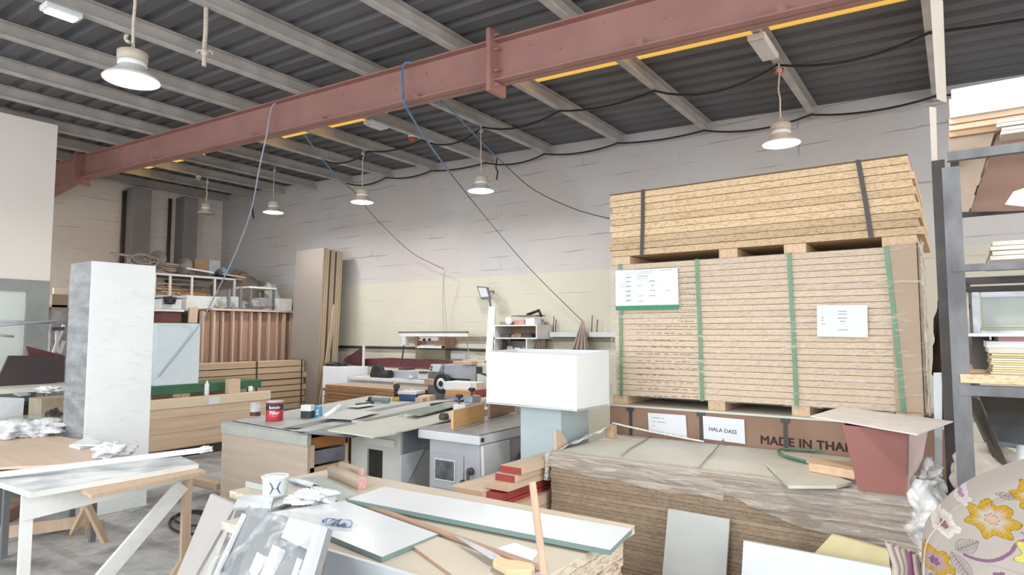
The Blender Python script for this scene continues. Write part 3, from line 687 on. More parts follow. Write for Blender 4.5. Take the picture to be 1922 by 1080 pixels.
o = MB().hexa([(xl-.12,7.72,0),(xl+.3,7.72,0),(xl+.3,7.76,0),(xl-.12,7.76,0),(xl-.16,7.90,3.12),(xl+.3,7.90,3.12),(xl+.3,7.94,3.12),(xl-.16,7.94,3.12)]).build('tall_sheet', mat('rusty_sheet', (.36,.22,.12), (.28,.18,.11), rough=.7, scale=2)); tag(o, 'rust-brown tall sheet showing behind the left edge of the leaning sheets', 'sheet')
# leaning lath right of them
tag(MB().bar((at(596,730,Y=7.05).x,7.05,0), at(629,572,Y=7.27), .06, .03).build('lath', m_sheete), 'pale lath leaning beside the tall sheets', 'lath')
tag(MB().bar((at(622,690,Y=7.45).x,7.45,0), at(632,575,Y=7.75), .05, .04).build('lath', mat('grey_lath', (.40,.37,.34), rough=.7)), 'grey lath leaning on the wall right of the tall sheets', 'lath')

# ================================================================ on the storage platform
zp2 = 2.076
XS = -10.85
def onplat(x0, x1, yt, X, dep, name, mats, lab, cat, bevel=.004, z0=None):
    a = at(x0, yt, X=X); c = at(x1, yt, X=X); return zbox(X-dep, X, a.y, c.y, z0 or zp2, (a.z+c.z)/2, name, mats, lab, cat, bevel=bevel)
onplat(350,416,556,-11.12,.2,'carton',m_white,'long white carton at the left of the storage platform edge','carton')
onplat(490,526,560,XS,.25,'carton',m_white,'white carton right of the little grey stools on the storage platform','carton')
onplat(527,548,561,XS,.25,'carton',mat('bright_white', (.82,.83,.85), rough=.5),'white carton nearest the tall leaning sheets','carton')
onplat(430,450,557,XS,.2,'carton',mat('carton_print', (.68,.69,.70),(.5,.5,.52), rough=.6, scale=30),'small printed white carton behind the legs of the stools','carton')
m_bag = mat('mottled_sacking', (.34,.28,.24), (.24,.19,.16), rough=.8, scale=3, bump=.4)
tag(MB().blob((-11.9,7.33,zp2), .8,1.05,.80, seed=2, amp=.14, rz=.1).build('big_sack', m_bag), 'big mottled brown sack on the storage platform', 'sack')
tag(MB().blob((-11.05,7.50,zp2), .34,.42,.55, seed=6, amp=.12).build('plastic_bag', mat('grey_plastic_bag', (.46,.47,.46),(.36,.37,.37), rough=.35, scale=3, bump=.4)), 'grey plastic bag bulging at the right of the brown sack', 'bag')
tag(MB().blob((-10.75,at(473,570,X=-10.75).y,zp2), .3,.42,.20, seed=8, amp=.2).build('cloth_bundle', mat('grey_bundle',(.42,.41,.38),(.33,.32,.30),rough=.9,scale=8,bump=.5)), 'crumpled grey bundle under the little stools', 'bundle')
tag(MB().blob((-10.85,at(419,570,X=-10.85).y,zp2), .2,.24,.22, seed=12, amp=.2).build('cloth_bundle', mat('pale_bundle',(.50,.49,.46),(.40,.39,.36),rough=.9,scale=8,bump=.5)), 'pale bundle between the long white carton and the stools', 'bundle')
m_stf = mat('dark_grey_legs', (.16,.165,.18), rough=.5)
def stool(x0, x1, yt, X, lab, tilt=0):
    ya = at(x0,yt,X=X).y; yb_ = at(x1,yt,X=X).y; zt_ = at((x0+x1)/2,yt,X=X).z; r = thing('stool', lab, 'stool', (X-.2,(ya+yb_)/2,zp2))
    MB().box(X-.42, X, ya, yb_, zt_-.035, zt_).build('seat', m_offw, r, bevel=.004)
    for x in (X-.38, X-.03):
        for y in (ya+.05, yb_-.05): MB().box(x-.02,x+.02,y-.02,y+.02,zp2,zt_-.035).build('leg', m_stf, r)
    MB().box(X-.05,X-.01,ya+.05,yb_-.05,zp2+.04,zp2+.07).build('stretcher', m_stf, r)
    return r
stool(468,520,539,-10.50,'low stool with pale seat and dark grey legs, on the storage platform edge')
for px, yt in ((430,543),(452,540)):
    p = at(px,yt,X=-10.55); tag(MB().box(-10.57,-10.53,p.y-.022,p.y+.022,zp2,p.z).build('upturned_leg', m_stf), 'dark grey post standing left of the low stool, %s of two' % ('left' if px == 430 else 'right'), 'post')
zbox(-10.75,-10.50,at(435,578,X=-10.5).y,at(490,578,X=-10.5).y,zp2,zp2+.03,'tray',m_stf,'dark flat frame under the stools on the platform edge','frame')
# white metal frame with odds and ends
rt = thing('tube_rack', 'white tubular frame filled with timber ends on the storage platform', 'frame', (-11.5, 5.6, zp2))
m_wf = mat('white_tube', (.74,.73,.70), rough=.5); X = -11.35
ya = at(291,515,X=X).y; yb_ = at(442,520,X=X).y; zt_ = at(360,517,X=X).z
for px in (291,320,361,404,441):
    y = at(px,530,X=X).y; MB().box(X-.03,X,y-.018,y+.018,zp2,zt_).build('upright', m_wf, rt)
MB().box(X-.03,X+.002,ya,yb_,zt_-.035,zt_).build('top_bar', m_wf, rt); MB().box(X-.03,X+.002,ya,yb_,zp2+.16,zp2+.19).build('lower_bar', m_wf, rt)
MB().box(X-.9,X-.87,ya,yb_,zt_-.035,zt_).build('back_bar', m_wf, rt); MB().box(X-.9,X-.04,ya,yb_,zp2+.17,zp2+.185).build('shelf', m_wf, rt)
MB().box(X-.9,X-.04,ya,yb_,zt_-.01,zt_-.002).build('top_sheet', mat('grey_top_sheet',(.25,.23,.21),rough=.7), rt)
random.seed(3)
mm_ = [m_rw[0], m_rw[3], m_wood, m_dark, mat('orange_wood',(.50,.24,.08),rough=.6)]
for k in range(26):
    y = random.uniform(ya+.1,yb_-.9); z = zp2+.20+random.uniform(0,.26); l = random.uniform(.3,.8)
    tag(MB().bar((X-.12-random.uniform(0,.25),y,z),(X-.12-random.uniform(0,.3),y+l,z+random.uniform(-.04,.04)),.03,.02).build('timber_end', random.choice(mm_)), 'thin timber end lying inside the white tubular frame', 'timber', 'timber ends inside the white frame')
zbox(X-.5,X-.1,ya+.02,ya+.5,zp2+.02,zp2+.14,'box',mat('olive_box',(.22,.17,.08),rough=.7),'olive box low inside the white tubular frame','box')
zbox(X-.5,X-.1,at(375,545,X=X).y,at(386,545,X=X).y,zp2,zp2+.17,'carton',mat('small_carton',(.55,.45,.36),rough=.8),'small open carton right of the timber ends in the white frame','carton')
p = at(405,547,X=X-.1); tag(MB().lathe([(.02,-.02),(.10,-.015),(.115,0),(.10,.015),(.02,.02)],(p.x,p.y,zp2+.115),20,axis=(1,.2,0)).build('wheel', m_dark),'small dark blue wheel standing in the white frame','wheel')
# on top of the frame
m_fan = mat('dull_metal_disc', (.24,.21,.19), (.17,.15,.14), rough=.5, scale=5)
m_pole = mat('dull_tube', (.36,.32,.29), rough=.5)
for (px, py, X_, lab) in ((298,488,-11.6,'left'),(347,500,-11.5,'right')):
    p = at(px,py,X=X_); r = thing('pedestal_base', 'round metal base with tubes lying on its side on the white frame, %s of two' % lab, 'stand', (p.x,p.y,zt_))
    ax = (.55,-.8,.05); MB().lathe([(.02,0),(.15,.01),(.16,.03),(.14,.045),(.05,.07),(.03,.12)],(p.x,p.y,p.z),24,axis=ax).build('base', m_fan, r)
    MB().tube([p+Vector((.03,-.04,0)), p+Vector((-.1,-.75,.05))], .022, 8).build('tube', m_pole, r)
p = at(268,490,X=-11.5); b = MB()
for k in range(5):
    q = p+Vector((random.uniform(-.1,.1), random.uniform(-.12,.12), random.uniform(-.04,.04))); pts = []
    for j in range(17): a = 2*PI*j/16; pts.append(q+Vector((.05*math.sin(a+k), .17*math.cos(a), .09*math.sin(a))))
    b.tube(pts, .012, 6)
tag(b.build('cable_coil', m_pole), 'loose coil of grey cable on the white frame, left of the round bases', 'cable')
random.seed(8)
for k in range(7):
    y = at(318,495,X=-11.5).y+random.uniform(-.3,.2); tag(MB().bar((-11.5-random.uniform(0,.3),y,zt_+.02+.03*k),(-11.5-random.uniform(0,.3),y+random.uniform(.5,1.0),zt_+.02+.016*k),.035,.03).build('bar', m_pole if k%2 else m_rw[1]), 'dull bar in the bundle lying between the two round bases', 'bar', 'bars between the round bases')
onplat(366,392,487,-11.6,.3,'carton',mat('brown_carton',(.40,.25,.15),rough=.8),'brown carton on top of the white frame','carton',z0=zt_)
onplat(393,414,489,-11.58,.3,'carton',mat('bluegrey_carton',(.48,.50,.53),(.4,.42,.45),rough=.5,scale=9),'blue-grey wrapped carton right of the brown one','carton',z0=zt_)
random.seed(5)
for k in range(5):
    y = at(416+random.uniform(-2,14),495,X=-11.5).y; z=zt_+random.uniform(.0,.1); tag(MB().blob((-11.5,y,z), .16,.14,.13, seed=30+k, amp=.3, nu=16, nv=10).build('oddment', mat('oddment_%d'%k, random.choice([(.10,.14,.2),(.35,.38,.42),(.12,.25,.35)]), rough=.5)), 'small bluish oddment heaped at the right end of the white frame', 'oddment', 'oddments on the white frame')
for k,(y0_,y1_,z_) in enumerate(((352,402,.10),(370,445,.03),(400,456,.01),(420,462,.05))):
    a = at(y0_,500,X=-11.35).y; c = at(y1_,505,X=-11.35).y; tag(MB().bar((-11.38,a,zt_+z_+.02),(-11.38,c,zt_+z_-.02),.05,.03).build('plank', [m_wf,m_dark,m_pole,m_wood][k]), ['pale strip lying across the white frame below the cartons','dark strip lying across the right of the white frame','dull strip on the white frame end','short pale strip sticking out right of the white frame'][k], 'strip')
# appliance on a chair left
X = -10.6
rt = thing('grey_appliance', 'grey-white appliance draped with dark cloth beside the tall wrapped cabinet', 'appliance', (X,at(320,580,X=X).y,2.0))
sb(302,342,561,581,X,.4).build('body', m_lgrey, rt, bevel=.02); sb(296,352,555,560,X+.02,.44).build('lid', m_greyp, rt, bevel=.01)
tag(MB().blob((X+.05,at(316,567,X=X).y,at(316,571,X=X+.05).z), .06,.17,.12, seed=4, amp=.4).build('glove', m_black), 'black glove on the grey-white appliance', 'glove')
sb(294,346,581,585,X+.03,.5).build('shelf', m_wf, rt)
o = sb(303,341,586,606,X+.0,.4).build('box', m_maroon, bevel=.004); tag(o, 'maroon box under the grey-white appliance', 'box')
zz = at(320,606,X=X).z
tag(MB().box(X-.42,X+.02,at(290,606,X=X).y,at(372,606,X=X).y,0,zz-.001).build('cupboard', m_rw[2], bevel=.003), 'dark reddish cupboard behind the pale blue box', 'cupboard')
tag(MB().hexa([Vector((X+.03,at(350,606,X=X).y,zz)),Vector((X+.07,at(350,606,X=X).y,zz)),Vector((X+.07,at(366,606,X=X).y,zz)),Vector((X+.03,at(366,606,X=X).y,zz)),Vector((X+.03,at(352,582,X=X).y,zz+.26)),Vector((X+.07,at(352,582,X=X).y,zz+.26)),Vector((X+.07,at(368,580,X=X).y,zz+.28)),Vector((X+.03,at(368,580,X=X).y,zz+.28))]).build('board', m_rw[3]), 'pale reddish board standing on the dark reddish cupboard', 'board')

# ================================================================ far left
X = -9.3
rt = thing('dark_desk', 'dark brown curved desk panel lying on the cluttered bench at the left edge', 'desk', at(60,724,X=X))
P = [at(x,y,X=X) for x,y in [(-60,734),(120,717),(122,668),(17,668),(-14,735)]]
MB().prism([P[0],P[1],P[2],P[3],P[4]][1:]+[], (-.04,0,0)).build('panel', mat('dark_brown_veneer',(.055,.04,.045),(.045,.033,.037),rough=.4,scale=2), rt)
MB().prism([at(x,y,X=X-.12) for x,y in [(55,668),(50,650),(118,667),(118,672)]], (-.03,0,0)).build('end_panel', m_maroon, rt)
zb_ = at(60,722,X=X).z
rt = thing('cluttered_bench', 'pale worn bench under the dark curved desk panel', 'bench', (X+.3, 1.4, 0))
a0 = at(120,745,X=X+.7); zt = zb_-.002
MB().box(X-.6,X+.55,.5,3.40,zt-.05,zt).build('top', m_offw, rt)
MB().box(X-.5,X+.35,.6,3.2,.05,.45).build('base', m_dark, rt)
for x in (X-.55,X+.5): MB().box(x-.03,x+.03,3.3,3.36,0,zt-.05).build('leg', m_offw, rt)
def atz(x,y,z): return at(x,y,Z=z)
tag(topslab([(25,739),(45,736),(58,740),(38,743)], zt+.001, .01, m_greyp).build('sheet_scrap', m_greyp), 'small grey scrap on the pale worn bench', 'scrap')
tag(MB().blob(at(96,737,Z=zt), .35,.22,.06, seed=14, amp=.4).build('white_cloth', m_cloth), 'crumpled white cloth on the pale worn bench, beside the wrapped cabinet', 'cloth')
P = [at(-20,745,X=-8.72), at(46,748,X=-8.72), at(38,795,X=-8.68), at(-20,800,X=-8.68)]; P[2].z = P[3].z = 0
tag(MB().prism([P[3],P[2],P[1],P[0]], (-.02,0,0)).build('laminated_sheet', m_bwpan), 'pale bluish panel leaning on the pale worn bench at the left edge', 'panel')
# low trolley of odds and ends in front of the cabinet's left side
zl = .70; r = thing('low_table', 'low table of offcuts between the pale worn bench and the plywood table', 'table', (-6.5,1.7,0))
MB().box(-8.66,-7.85,1.5,3.25,zl-.04,zl).build('top', m_ply, r)
for x in (-8.6,-7.9):
    for y in (1.55,3.2): MB().box(x-.02,x+.02,y-.02,y+.02,0,zl-.04).build('leg', m_stf, r)
def onlow(px, py, sx, sy, sz, name, mt, lab, cat, rz=0, z=zl):
    p = at(px,py,Z=z); return tag(MB().cbox((p.x,p.y,z), sx,sy,sz,rz).build(name, mt, bevel=.002), lab, cat)
onlow(96,782,.28,.34,.22,'carton',mat('open_carton',(.42,.36,.27),(.36,.30,.22),rough=.8),'brown open carton right of the teal bottle, beside the wrapped cabinet','carton',.1)
onlow(64,778,.2,.34,.10,'tin',mat('rusty_brown_tin',(.13,.06,.04),rough=.6),'rusty brown tray behind the greenish glass sheet','tray')
onlow(46,776,.1,.1,.13,'bottle',mat('teal_plastic',(.02,.22,.20),rough=.4),'teal plastic bottle end left of the brown open carton','bottle')
onlow(70,790,.42,.42,.05,'glass_sheet',mat('greenish_glass',(.36,.42,.40),rough=.2),'greenish glass sheet lying on offcuts on the low table','glass',.2,z=zl+.001)
tag(MB().blob(at(100,790,Z=zl), .16,.16,.12, seed=17, amp=.4, nu=20, nv=12).build('dark_lump', m_dark), 'dark lump of rags right of the greenish glass sheet', 'rags')
onlow(95,800,.3,.3,.07,'offcut',mat('mossy_offcut',(.22,.25,.16),(.3,.27,.2),rough=.8,scale=9),'mossy green offcut low beside the wrapped cabinet','offcut',.4)
# things seen in the gap between the office post and the cabinet
zbox(-11.2,-11.1,at(98,560,X=-11.1).y,at(128,560,X=-11.1).y,at(110,582,X=-11.1).z,at(110,553,X=-11.1).z,'carton',mat('dull_carton',(.34,.27,.20),rough=.8,scale=6),'dull brown carton seen between the office post and the wrapped cabinet','carton')
zbox(-11.3,-11.1,at(98,560,X=-11.1).y,at(128,560,X=-11.1).y,0,at(110,582,X=-11.1).z,'cupboard',mat('dim_cupboard',(.22,.2,.25),(.4,.38,.4),rough=.6,scale=7),'dim cupboard below the dull brown carton','cupboard')
o = MB(); X=-10.9
zbox(-11.25,-11.2,3.9,5.0,at(110,552,X=-11.2).z,at(110,541,X=-11.2).z,'white_rail',m_creamb,'cream rail above the dull brown carton, behind the office post','rail')
for k,(x0,y0_,x1,y1_) in enumerate(((106,620,108,662),(120,640,112,664),(98,668,120,610))):
    tag(MB().bar(at(x0,y0_,X=X), at(x1,y1_,X=X), .035).build('white_strut', m_wf), 'thin white strut behind the office post, in the gap left of the wrapped cabinet', 'strut', 'white struts in the gap')
tag(MB().bar(at(97,618,X=X), at(120,617,X=X), .05).build('iron_bar', m_dark), 'short dark iron bar in the gap left of the wrapped cabinet', 'bar')
tag(MB().tube([at(-30,613,X=-9.2), at(110,602,X=-9.4)], .018, 8).build('long_pipe', m_greyp), 'long thin grey pipe in front of the office glazing', 'pipe')
tag(MB().tube([at(-30,603,X=-9.5), at(95,606,X=-9.5)], .016, 8).build('long_pipe', m_greyp), 'thin grey pipe behind the long one at the office glazing', 'pipe')
tag(MB().tube([at(-10,629,X=-9.6), at(26,632,X=-9.6)], .014, 8).build('long_pipe', m_greyp), 'short grey pipe below the two long ones at the office glazing', 'pipe')
for k, (Y_, X_) in enumerate(((.9,-9.2),(2.6,-9.3))):
    tag(MB().box(X_-.03,X_+.03,Y_-.03,Y_+.03,0,at(60,606,X=X_).z-.02).build('pipe_stand', m_alu), 'grey stand carrying the long pipes at the office glazing', 'stand', 'stands of the long pipes')
# ================================================================ main workbench
BZ = .765
m_bench = mat_wood('worn_bench_panel', (.58,.48,.39), (.50,.40,.32), 0, scale=1.4)
m_bgrey = mat('dusty_grey_sheet', (.40,.42,.41), (.35,.37,.36), rough=.6, scale=2.5)
rt = thing('workbench', 'big workbench with worn plywood front and grey rail, in the middle of the hall', 'workbench', (-5.4, 4.8, 0))
bx0 = at(436,790,Z=BZ).x; by = at(578,815,Z=BZ).y; bx1 = at(578,815,Z=BZ).x
MB().box(bx0+.02, bx1, by, by+.03, 0, BZ-.105).build('front_panel', m_bench, rt); MB().box(bx0, bx1+.01, by-.015, by+.03, BZ-.105, BZ-.012).build('front_rail', mat('dusty_rail',(.46,.46,.43),(.40,.40,.37),rough=.7,scale=5), rt)
MB().box(bx0, bx0+.02, by, 6.1, 0, BZ-.012).build('side_panel', m_bench, rt)
MB().box(bx0+.02, bx1, 6.08, 6.1, 0, BZ-.012).build('back_panel', m_bench, rt)
MB().box(bx0, bx1, by, 6.1, BZ-.012, BZ).build('top', m_bgrey, rt)
sy = at(655,850,X=bx1).y
MB().box(bx1-.45,bx1-.43,by+.03,sy,.0,BZ-.05).build('inner_panel', m_dark, rt)
zf = lambda px,py: at(px,py,X=bx1).z
MB().box(bx1-.03,bx1-.01,by+.05,sy-.01,zf(620,838),zf(620,818)).build('drawer', mat_wood('orange_drawer_front',(.46,.20,.06),(.36,.14,.04),1), rt)
MB().box(bx1-.05,bx1-.02,by+.07,sy-.03,zf(620,868),zf(620,843)).build('drawer', mat('slate_drawer',(.14,.15,.18),(.24,.26,.30),rough=.35,scale=5), rt)
MB().box(bx1-.02,bx1,by+.03,by+.075,0,zf(580,838)).build('stile', m_wood, rt)
MB().box(bx1-.02,bx1,by+.03,sy,0,zf(620,872)).build('lower_panel', m_wood, rt)
MB().box(bx1-.4,bx1-.01,sy-.03,sy,0,BZ-.012).build('end_stile', m_wood, rt)
# sheets curling on the bench
def polysheet(px, z, th, mt, name, lab, cat, grp=None, curl=None):
    P = [at(x,y,Z=z+th) for x,y in px]; P = [Vector((p.x,p.y,z)) for p in P]; return tag(MB().prism(P, (0,0,th), 0, 1 if isinstance(mt, list) else None).build(name, mt), lab, cat, grp)
m_ltop = mat('pale_grey_sheet', (.50,.52,.51), (.44,.46,.45), rough=.5, scale=2)
m_dtop = mat('slate_edge_sheet', (.24,.26,.26), (.18,.20,.20), rough=.45)
m_vpale = mat('white_green_sheet', (.66,.70,.68), rough=.45)
def curlsheet(c0, c1, c2, c3, z, droop, mt, lab, th=.004, rise=0):
    """sheet between 4 image corners (near left, near right, far right, far left) whose near edge sags"""
    A, B_, C_, D_ = [at(*c, Z=z) for c in (c0, c1, c2, c3)]
    def fn(u, v):
        p = A.lerp(B_, u).lerp(D_.lerp(C_, u), v); p.z = z-droop*(1-v)**3*(.3+.7*u)+rise*math.sin(PI*v)*(.5+.5*math.sin(u*4)); return p
    b = MB().grid(24, 24, fn); o = b.build('thin_sheet', [mt, m_black], solid=th); o.modifiers['solid'].material_offset_rim = 1; return tag(o, lab, 'sheet')
polysheet([(437,790),(690,744),(905,722),(965,741),(760,772),(578,814)], BZ+.001, .006, [m_black, m_ltop], 'cover_sheet', 'wide dusty grey sheet covering the big workbench', 'sheet')
curlsheet((530,804),(648,805),(850,745),(790,752), BZ+.018, -.004, m_dtop, 'dark grey thin sheet lying uppermost across the big workbench, behind the curling ones', .003, .012)
curlsheet((545,809),(655,812),(880,748),(810,752), BZ+.030, .010, m_ltop, 'pale grey thin sheet curling along the near edge of the big workbench', .003, .010)
curlsheet((565,812),(662,816),(900,752),(840,756), BZ+.042, .026, m_dtop, 'slate thin sheet curling at the right of the big workbench', .003, .008)
polysheet([(598,784),(660,788),(712,773),(650,770)], BZ+.060, .004, m_vpale, 'sheet_offcut', 'white sheet offcut on the big workbench right of the tins', 'sheet')
polysheet([(760,775),(790,779),(872,757),(845,753)], BZ+.110, .012, mat('green_glass_strip',(.28,.35,.31),rough=.2), 'glass_strip', 'long greenish glass strip on the right of the big workbench', 'glass')
tag(MB().bar(at(808,760,Z=BZ+.115), at(858,753,Z=BZ+.115), .02).build('iron_rod', m_dark), 'thin dark rod behind the greenish glass strip', 'rod')
# white cabinet beside it
cy = at(655,860,X=bx1).y+.02; cx1 = at(752,860,Y=cy).x; cx0 = bx1+.005
zt_ = BZ+.066
rt = thing('white_cabinet', 'white-grey cabinet with an open dark bay, between the workbench and the shaper', 'cabinet', ((cx0+cx1)/2, cy+.3, 0))
m_cabg = mat('greyish_white_panel', (.55,.55,.52), (.50,.50,.47), rough=.5, scale=3)
ox0 = at(689,870,Y=cy).x; ox1 = at(718,870,Y=cy).x; oz = at(700,844,Y=cy).z
MB().box(cx0,ox0,cy,cy+.02,0,zt_).build('front_stile', m_cabg, rt); MB().box(ox1,cx1,cy,cy+.02,0,zt_).build('front_stile', m_cabg, rt); MB().box(ox0,ox1,cy,cy+.02,oz,zt_).build('front_panel', m_cabg, rt)
MB().box(cx1-.02,cx1,cy+.02,cy+.8,0,zt_).build('side_panel', m_cabg, rt); MB().box(cx0,cx0+.02,cy+.02,cy+.8,0,zt_).build('side_panel', m_cabg, rt); MB().box(cx0+.02,cx1-.02,cy+.78,cy+.8,0,zt_).build('back_panel', m_bench, rt)
MB().box(at(690,825,Y=cy).x,at(744,825,Y=cy).x,cy-.03,cy-.002,at(715,836,Y=cy).z,at(715,823,Y=cy).z).build('cleat', m_offw, rt)
MB().box(cx1,cx1+.008,cy+.02,cy+.75,at(770,850,X=cx1).z,zt_).build('side_sheet', mat('bluegrey_marble_sheet',(.28,.33,.37),(.20,.24,.28),rough=.3,scale=7), rt)
P = [at(x,y,X=cx1+.012) for x,y in [(752,855),(795,843),(793,850),(765,905),(752,908)]]
MB().prism(P, (.006,0,0)).build('brace', m_bwpan, rt)
P = [at(x,y,Z=zt_+.018) for x,y in [(615,806),(700,819),(742,812),(803,790),(880,768),(780,772)]]; P = [Vector((p.x,p.y,zt_+.001)) for p in P]
m_cream2 = mat('cream_green_sheet', (.60,.61,.55), (.55,.56,.50), rough=.5, scale=2)
tag(MB().prism(P, (0,0,.012)).build('cover_sheet', m_cream2), 'cream-green sheet lying over the white-grey cabinet', 'sheet')
P = [at(x,y,Z=zt_+.035) for x,y in [(752,808),(797,798),(925,764),(890,760),(790,782)]]; P = [Vector((p.x,p.y,zt_+.016)) for p in P]
tag(MB().prism(P, (0,0,.010)).build('cover_sheet', m_cream2), 'second cream-green sheet between the cabinet and the shaper fence', 'sheet')
# small things on the bench
def tin(px, py, r_, h_, z, lab, body, band_top, txt=None):
    p = at(px,py,Z=z); q = thing('paint_tin', lab, 'tin', (p.x,p.y,z))
    MB().lathe([(r_*.98,0),(r_,.004),(r_,h_)],(p.x,p.y,z),32).build('can', body, q)
    if band_top: MB().lathe([(r_*1.004,h_*.60),(r_*1.004,h_*.93)],(p.x,p.y,z),32,cap=False).build('label_band', band_top, q)
    MB().lathe([(r_*.9,h_-.004),(r_*.9,h_+.001),(r_*1.03,h_+.004),(r_*1.03,h_+.010),(r_*.85,h_+.008),(r_*.8,h_+.002)],(p.x,p.y,z),32).build('lid', m_lgrey, q)
    if txt:
        d = Vector((-p.x,-p.y,0)).normalized(); ang = math.atan2(d.y,d.x)
        for (s_, hh_, zz, m_) in txt:
            def bend(x, y, zz=zz): a = ang+x/(r_*1.01); return Vector((p.x+math.cos(a)*r_*1.012, p.y+math.sin(a)*r_*1.012, z+zz+y))
            bb, w_ = text_mb(s_, hh_, (0,0,0), (1,0,0), (0,0,1), bend=bend, bold=.02); bb.build('lettering', m_, q)
    return q
m_redl = mat('red_label', (.55,.03,.05), rough=.4); m_blk = mat('black_label', (.03,.03,.04), rough=.4)
ZB = BZ+.0075
tin(515,790,.083,.185,ZB,'big red tin with a black and white band, left on the workbench',m_redl,m_blk,[('bondo',.030,.125,m_white),('Filler',.034,.070,m_white),('~~~~~~~~',.008,.050,m_white)])
tin(479,781,.052,.125,ZB,'small pale tin with a dark red foot, left of the big red tin',m_lgrey,None,None)
p = at(479,781,Z=ZB); b = MB().lathe([(.0525,.004),(.0525,.045)],(p.x,p.y,ZB),32,cap=False); tag(b.build('tin_band', m_maroon), 'dark red band round the foot of the small pale tin', 'band')
d = Vector((-p.x,-p.y,0)).normalized(); tag(MB().lathe([(.0001,.0525),(.02,.0528)],(p.x,p.y,ZB+.085),14,axis=d).build('tin_mark', m_blk), 'dark round mark on the small pale tin', 'mark') if False else None
# open white milk-style cartons and caulk gun
def onb(px, py, sx, sy, sz, name, mt, lab, cat, rz=0, z=ZB, bevel=.002):
    p = at(px,py,Z=z); return tag(MB().cbox((p.x,p.y,z), sx,sy,sz,rz).build(name, mt, bevel=bevel), lab, cat)
p = at(577,785,Z=ZB); q = thing('open_carton', 'small black and white carton with raised flaps on the workbench', 'carton', (p.x,p.y,ZB), .45)
MB().cbox((p.x,p.y,ZB),.11,.08,.075,.45).build('body', m_blk, q); MB().cbox((p.x,p.y,ZB+.075),.112,.082,.06,.45).build('flap', m_white, q)
p = at(596,783,Z=ZB); q = thing('open_carton', 'light blue and white carton right of the black and white one', 'carton', (p.x,p.y,ZB), .55)
MB().cbox((p.x,p.y,ZB),.075,.06,.11,.55).build('body', mat('sky_blue_print',(.12,.42,.72),rough=.4), q); d=Vector((-p.x,-p.y,0)).normalized(); s=Vector((-d.y,d.x,0))
bb,w_ = text_mb('S', .05, p+d*.055-s*.02+Vector((0,0,.03)), s, (0,0,1), bold=.03); bb.build('lettering', m_white, q)
p = at(598,782,Z=ZB+.1); tag(MB().tube([p+Vector((.06,.02,.0)), p+Vector((.12,.16,.09))], [.022,.026], 12).build('paper_tube', m_white), 'white rolled tube sticking up behind the light blue carton', 'tube')
# drill, grinder, cool box
m_dyel = mat('yellow_tool_plastic', (.62,.42,.06), rough=.4); m_dblk = mat('black_tool_plastic', (.03,.03,.032), rough=.5)
p = at(743,752,Z=ZB); q = thing('cordless_drill', 'yellow and black cordless drill standing on its battery on the workbench', 'drill', (p.x,p.y,ZB))
ax = Vector((-.75,.66,0)).normalized()
b = MB().cbox((p.x,p.y,ZB),.13,.09,.05,2.4); b.build('battery', m_dyel, q, bevel=.008)
MB().tube([p+Vector((0,0,.05)), p+Vector((0,0,.16))], [.030,.026], 10).build('grip', m_dblk, q)
MB().lathe([(.02,-.10),(.042,-.095),(.046,-.02),(.044,.04),(.030,.06),(.026,.10)], p+Vector((0,0,.19)), 16, axis=ax).build('motor_housing', m_dyel, q)
MB().lathe([(.026,.10),(.026,.15),(.012,.17),(.006,.20)], p+Vector((0,0,.19)), 12, axis=ax).build('chuck', m_dblk, q)
MB().lathe([(.03,-.14),(.043,-.13),(.043,-.10)], p+Vector((0,0,.19)), 16, axis=ax).build('rear_cap', m_dblk, q)
p = at(715,757,Z=ZB); q = thing('grinder', 'grey-green power grinder lying left of the yellow drill', 'grinder', (p.x,p.y,ZB))
ax = Vector((-.72,-.1,0)).normalized(); m_gg = mat('grey_green_tool', (.20,.26,.27), rough=.4)
MB().lathe([(.02,-.14),(.032,-.13),(.036,-.03),(.030,.0),(.030,.10),(.036,.13)], p+Vector((0,0,.042)), 14, axis=ax).build('body', m_gg, q)
MB().lathe([(.02,.13),(.032,.14),(.034,.18),(.015,.20)], p+Vector((0,0,.042)), 12, axis=ax).build('gear_head', m_dblk, q)
MB().lathe([(.055,-.006),(.058,0),(.055,.006)], p+ax*.17+Vector((0,0,.02)), 20).build('disc', m_dblk, q)
tag(MB().tube([at(668,761,Z=ZB+.02), at(700,757,Z=ZB+.02)], .02, 8).build('tool_bit', m_dark), 'dark tool bit on the white offcut left of the grinder', 'tool')
polysheet([(648,763),(672,765),(705,760),(690,757)], BZ+.026, .004, m_vpale, 'sheet_offcut', 'narrow white offcut under the dark tool bit', 'sheet')
p = at(772,752,Z=ZB); q = thing('cool_box', 'small cool box with blue body and pale lid, right of the drill', 'box', (p.x,p.y,ZB))
MB().cbox((p.x,p.y,ZB),.26,.2,.085,.2).build('body', mat('deep_blue_plastic',(.03,.07,.20),rough=.4), q, bevel=.01)
MB().cbox((p.x,p.y,ZB+.085),.29,.23,.045,.2).build('lid', m_lgrey, q, bevel=.012)
MB().tube([Vector((p.x-.05,p.y,ZB+.13)),Vector((p.x-.05,p.y,ZB+.15)),Vector((p.x+.05,p.y,ZB+.15)),Vector((p.x+.05,p.y,ZB+.13))], .006, 6).build('handle', m_lgrey, q)
onb(801,755,.16,.2,.085,'wood_block',m_wood,'pale wood block with notched top, right of the cool box','block',.35)
onb(790,757,.10,.14,.07,'wood_block',m_rw[3],'reddish small wood block against the left of the notched one','block',.35)
onb(768,797-0,.001,.001,.001,'x',m_dark,'','') if False else None
onb(751,782,.05,.03,.01,'metal_scrap',m_greyp,'tiny grey metal scrap on the cream-green sheet','scrap',.3,z=zt_+.014)

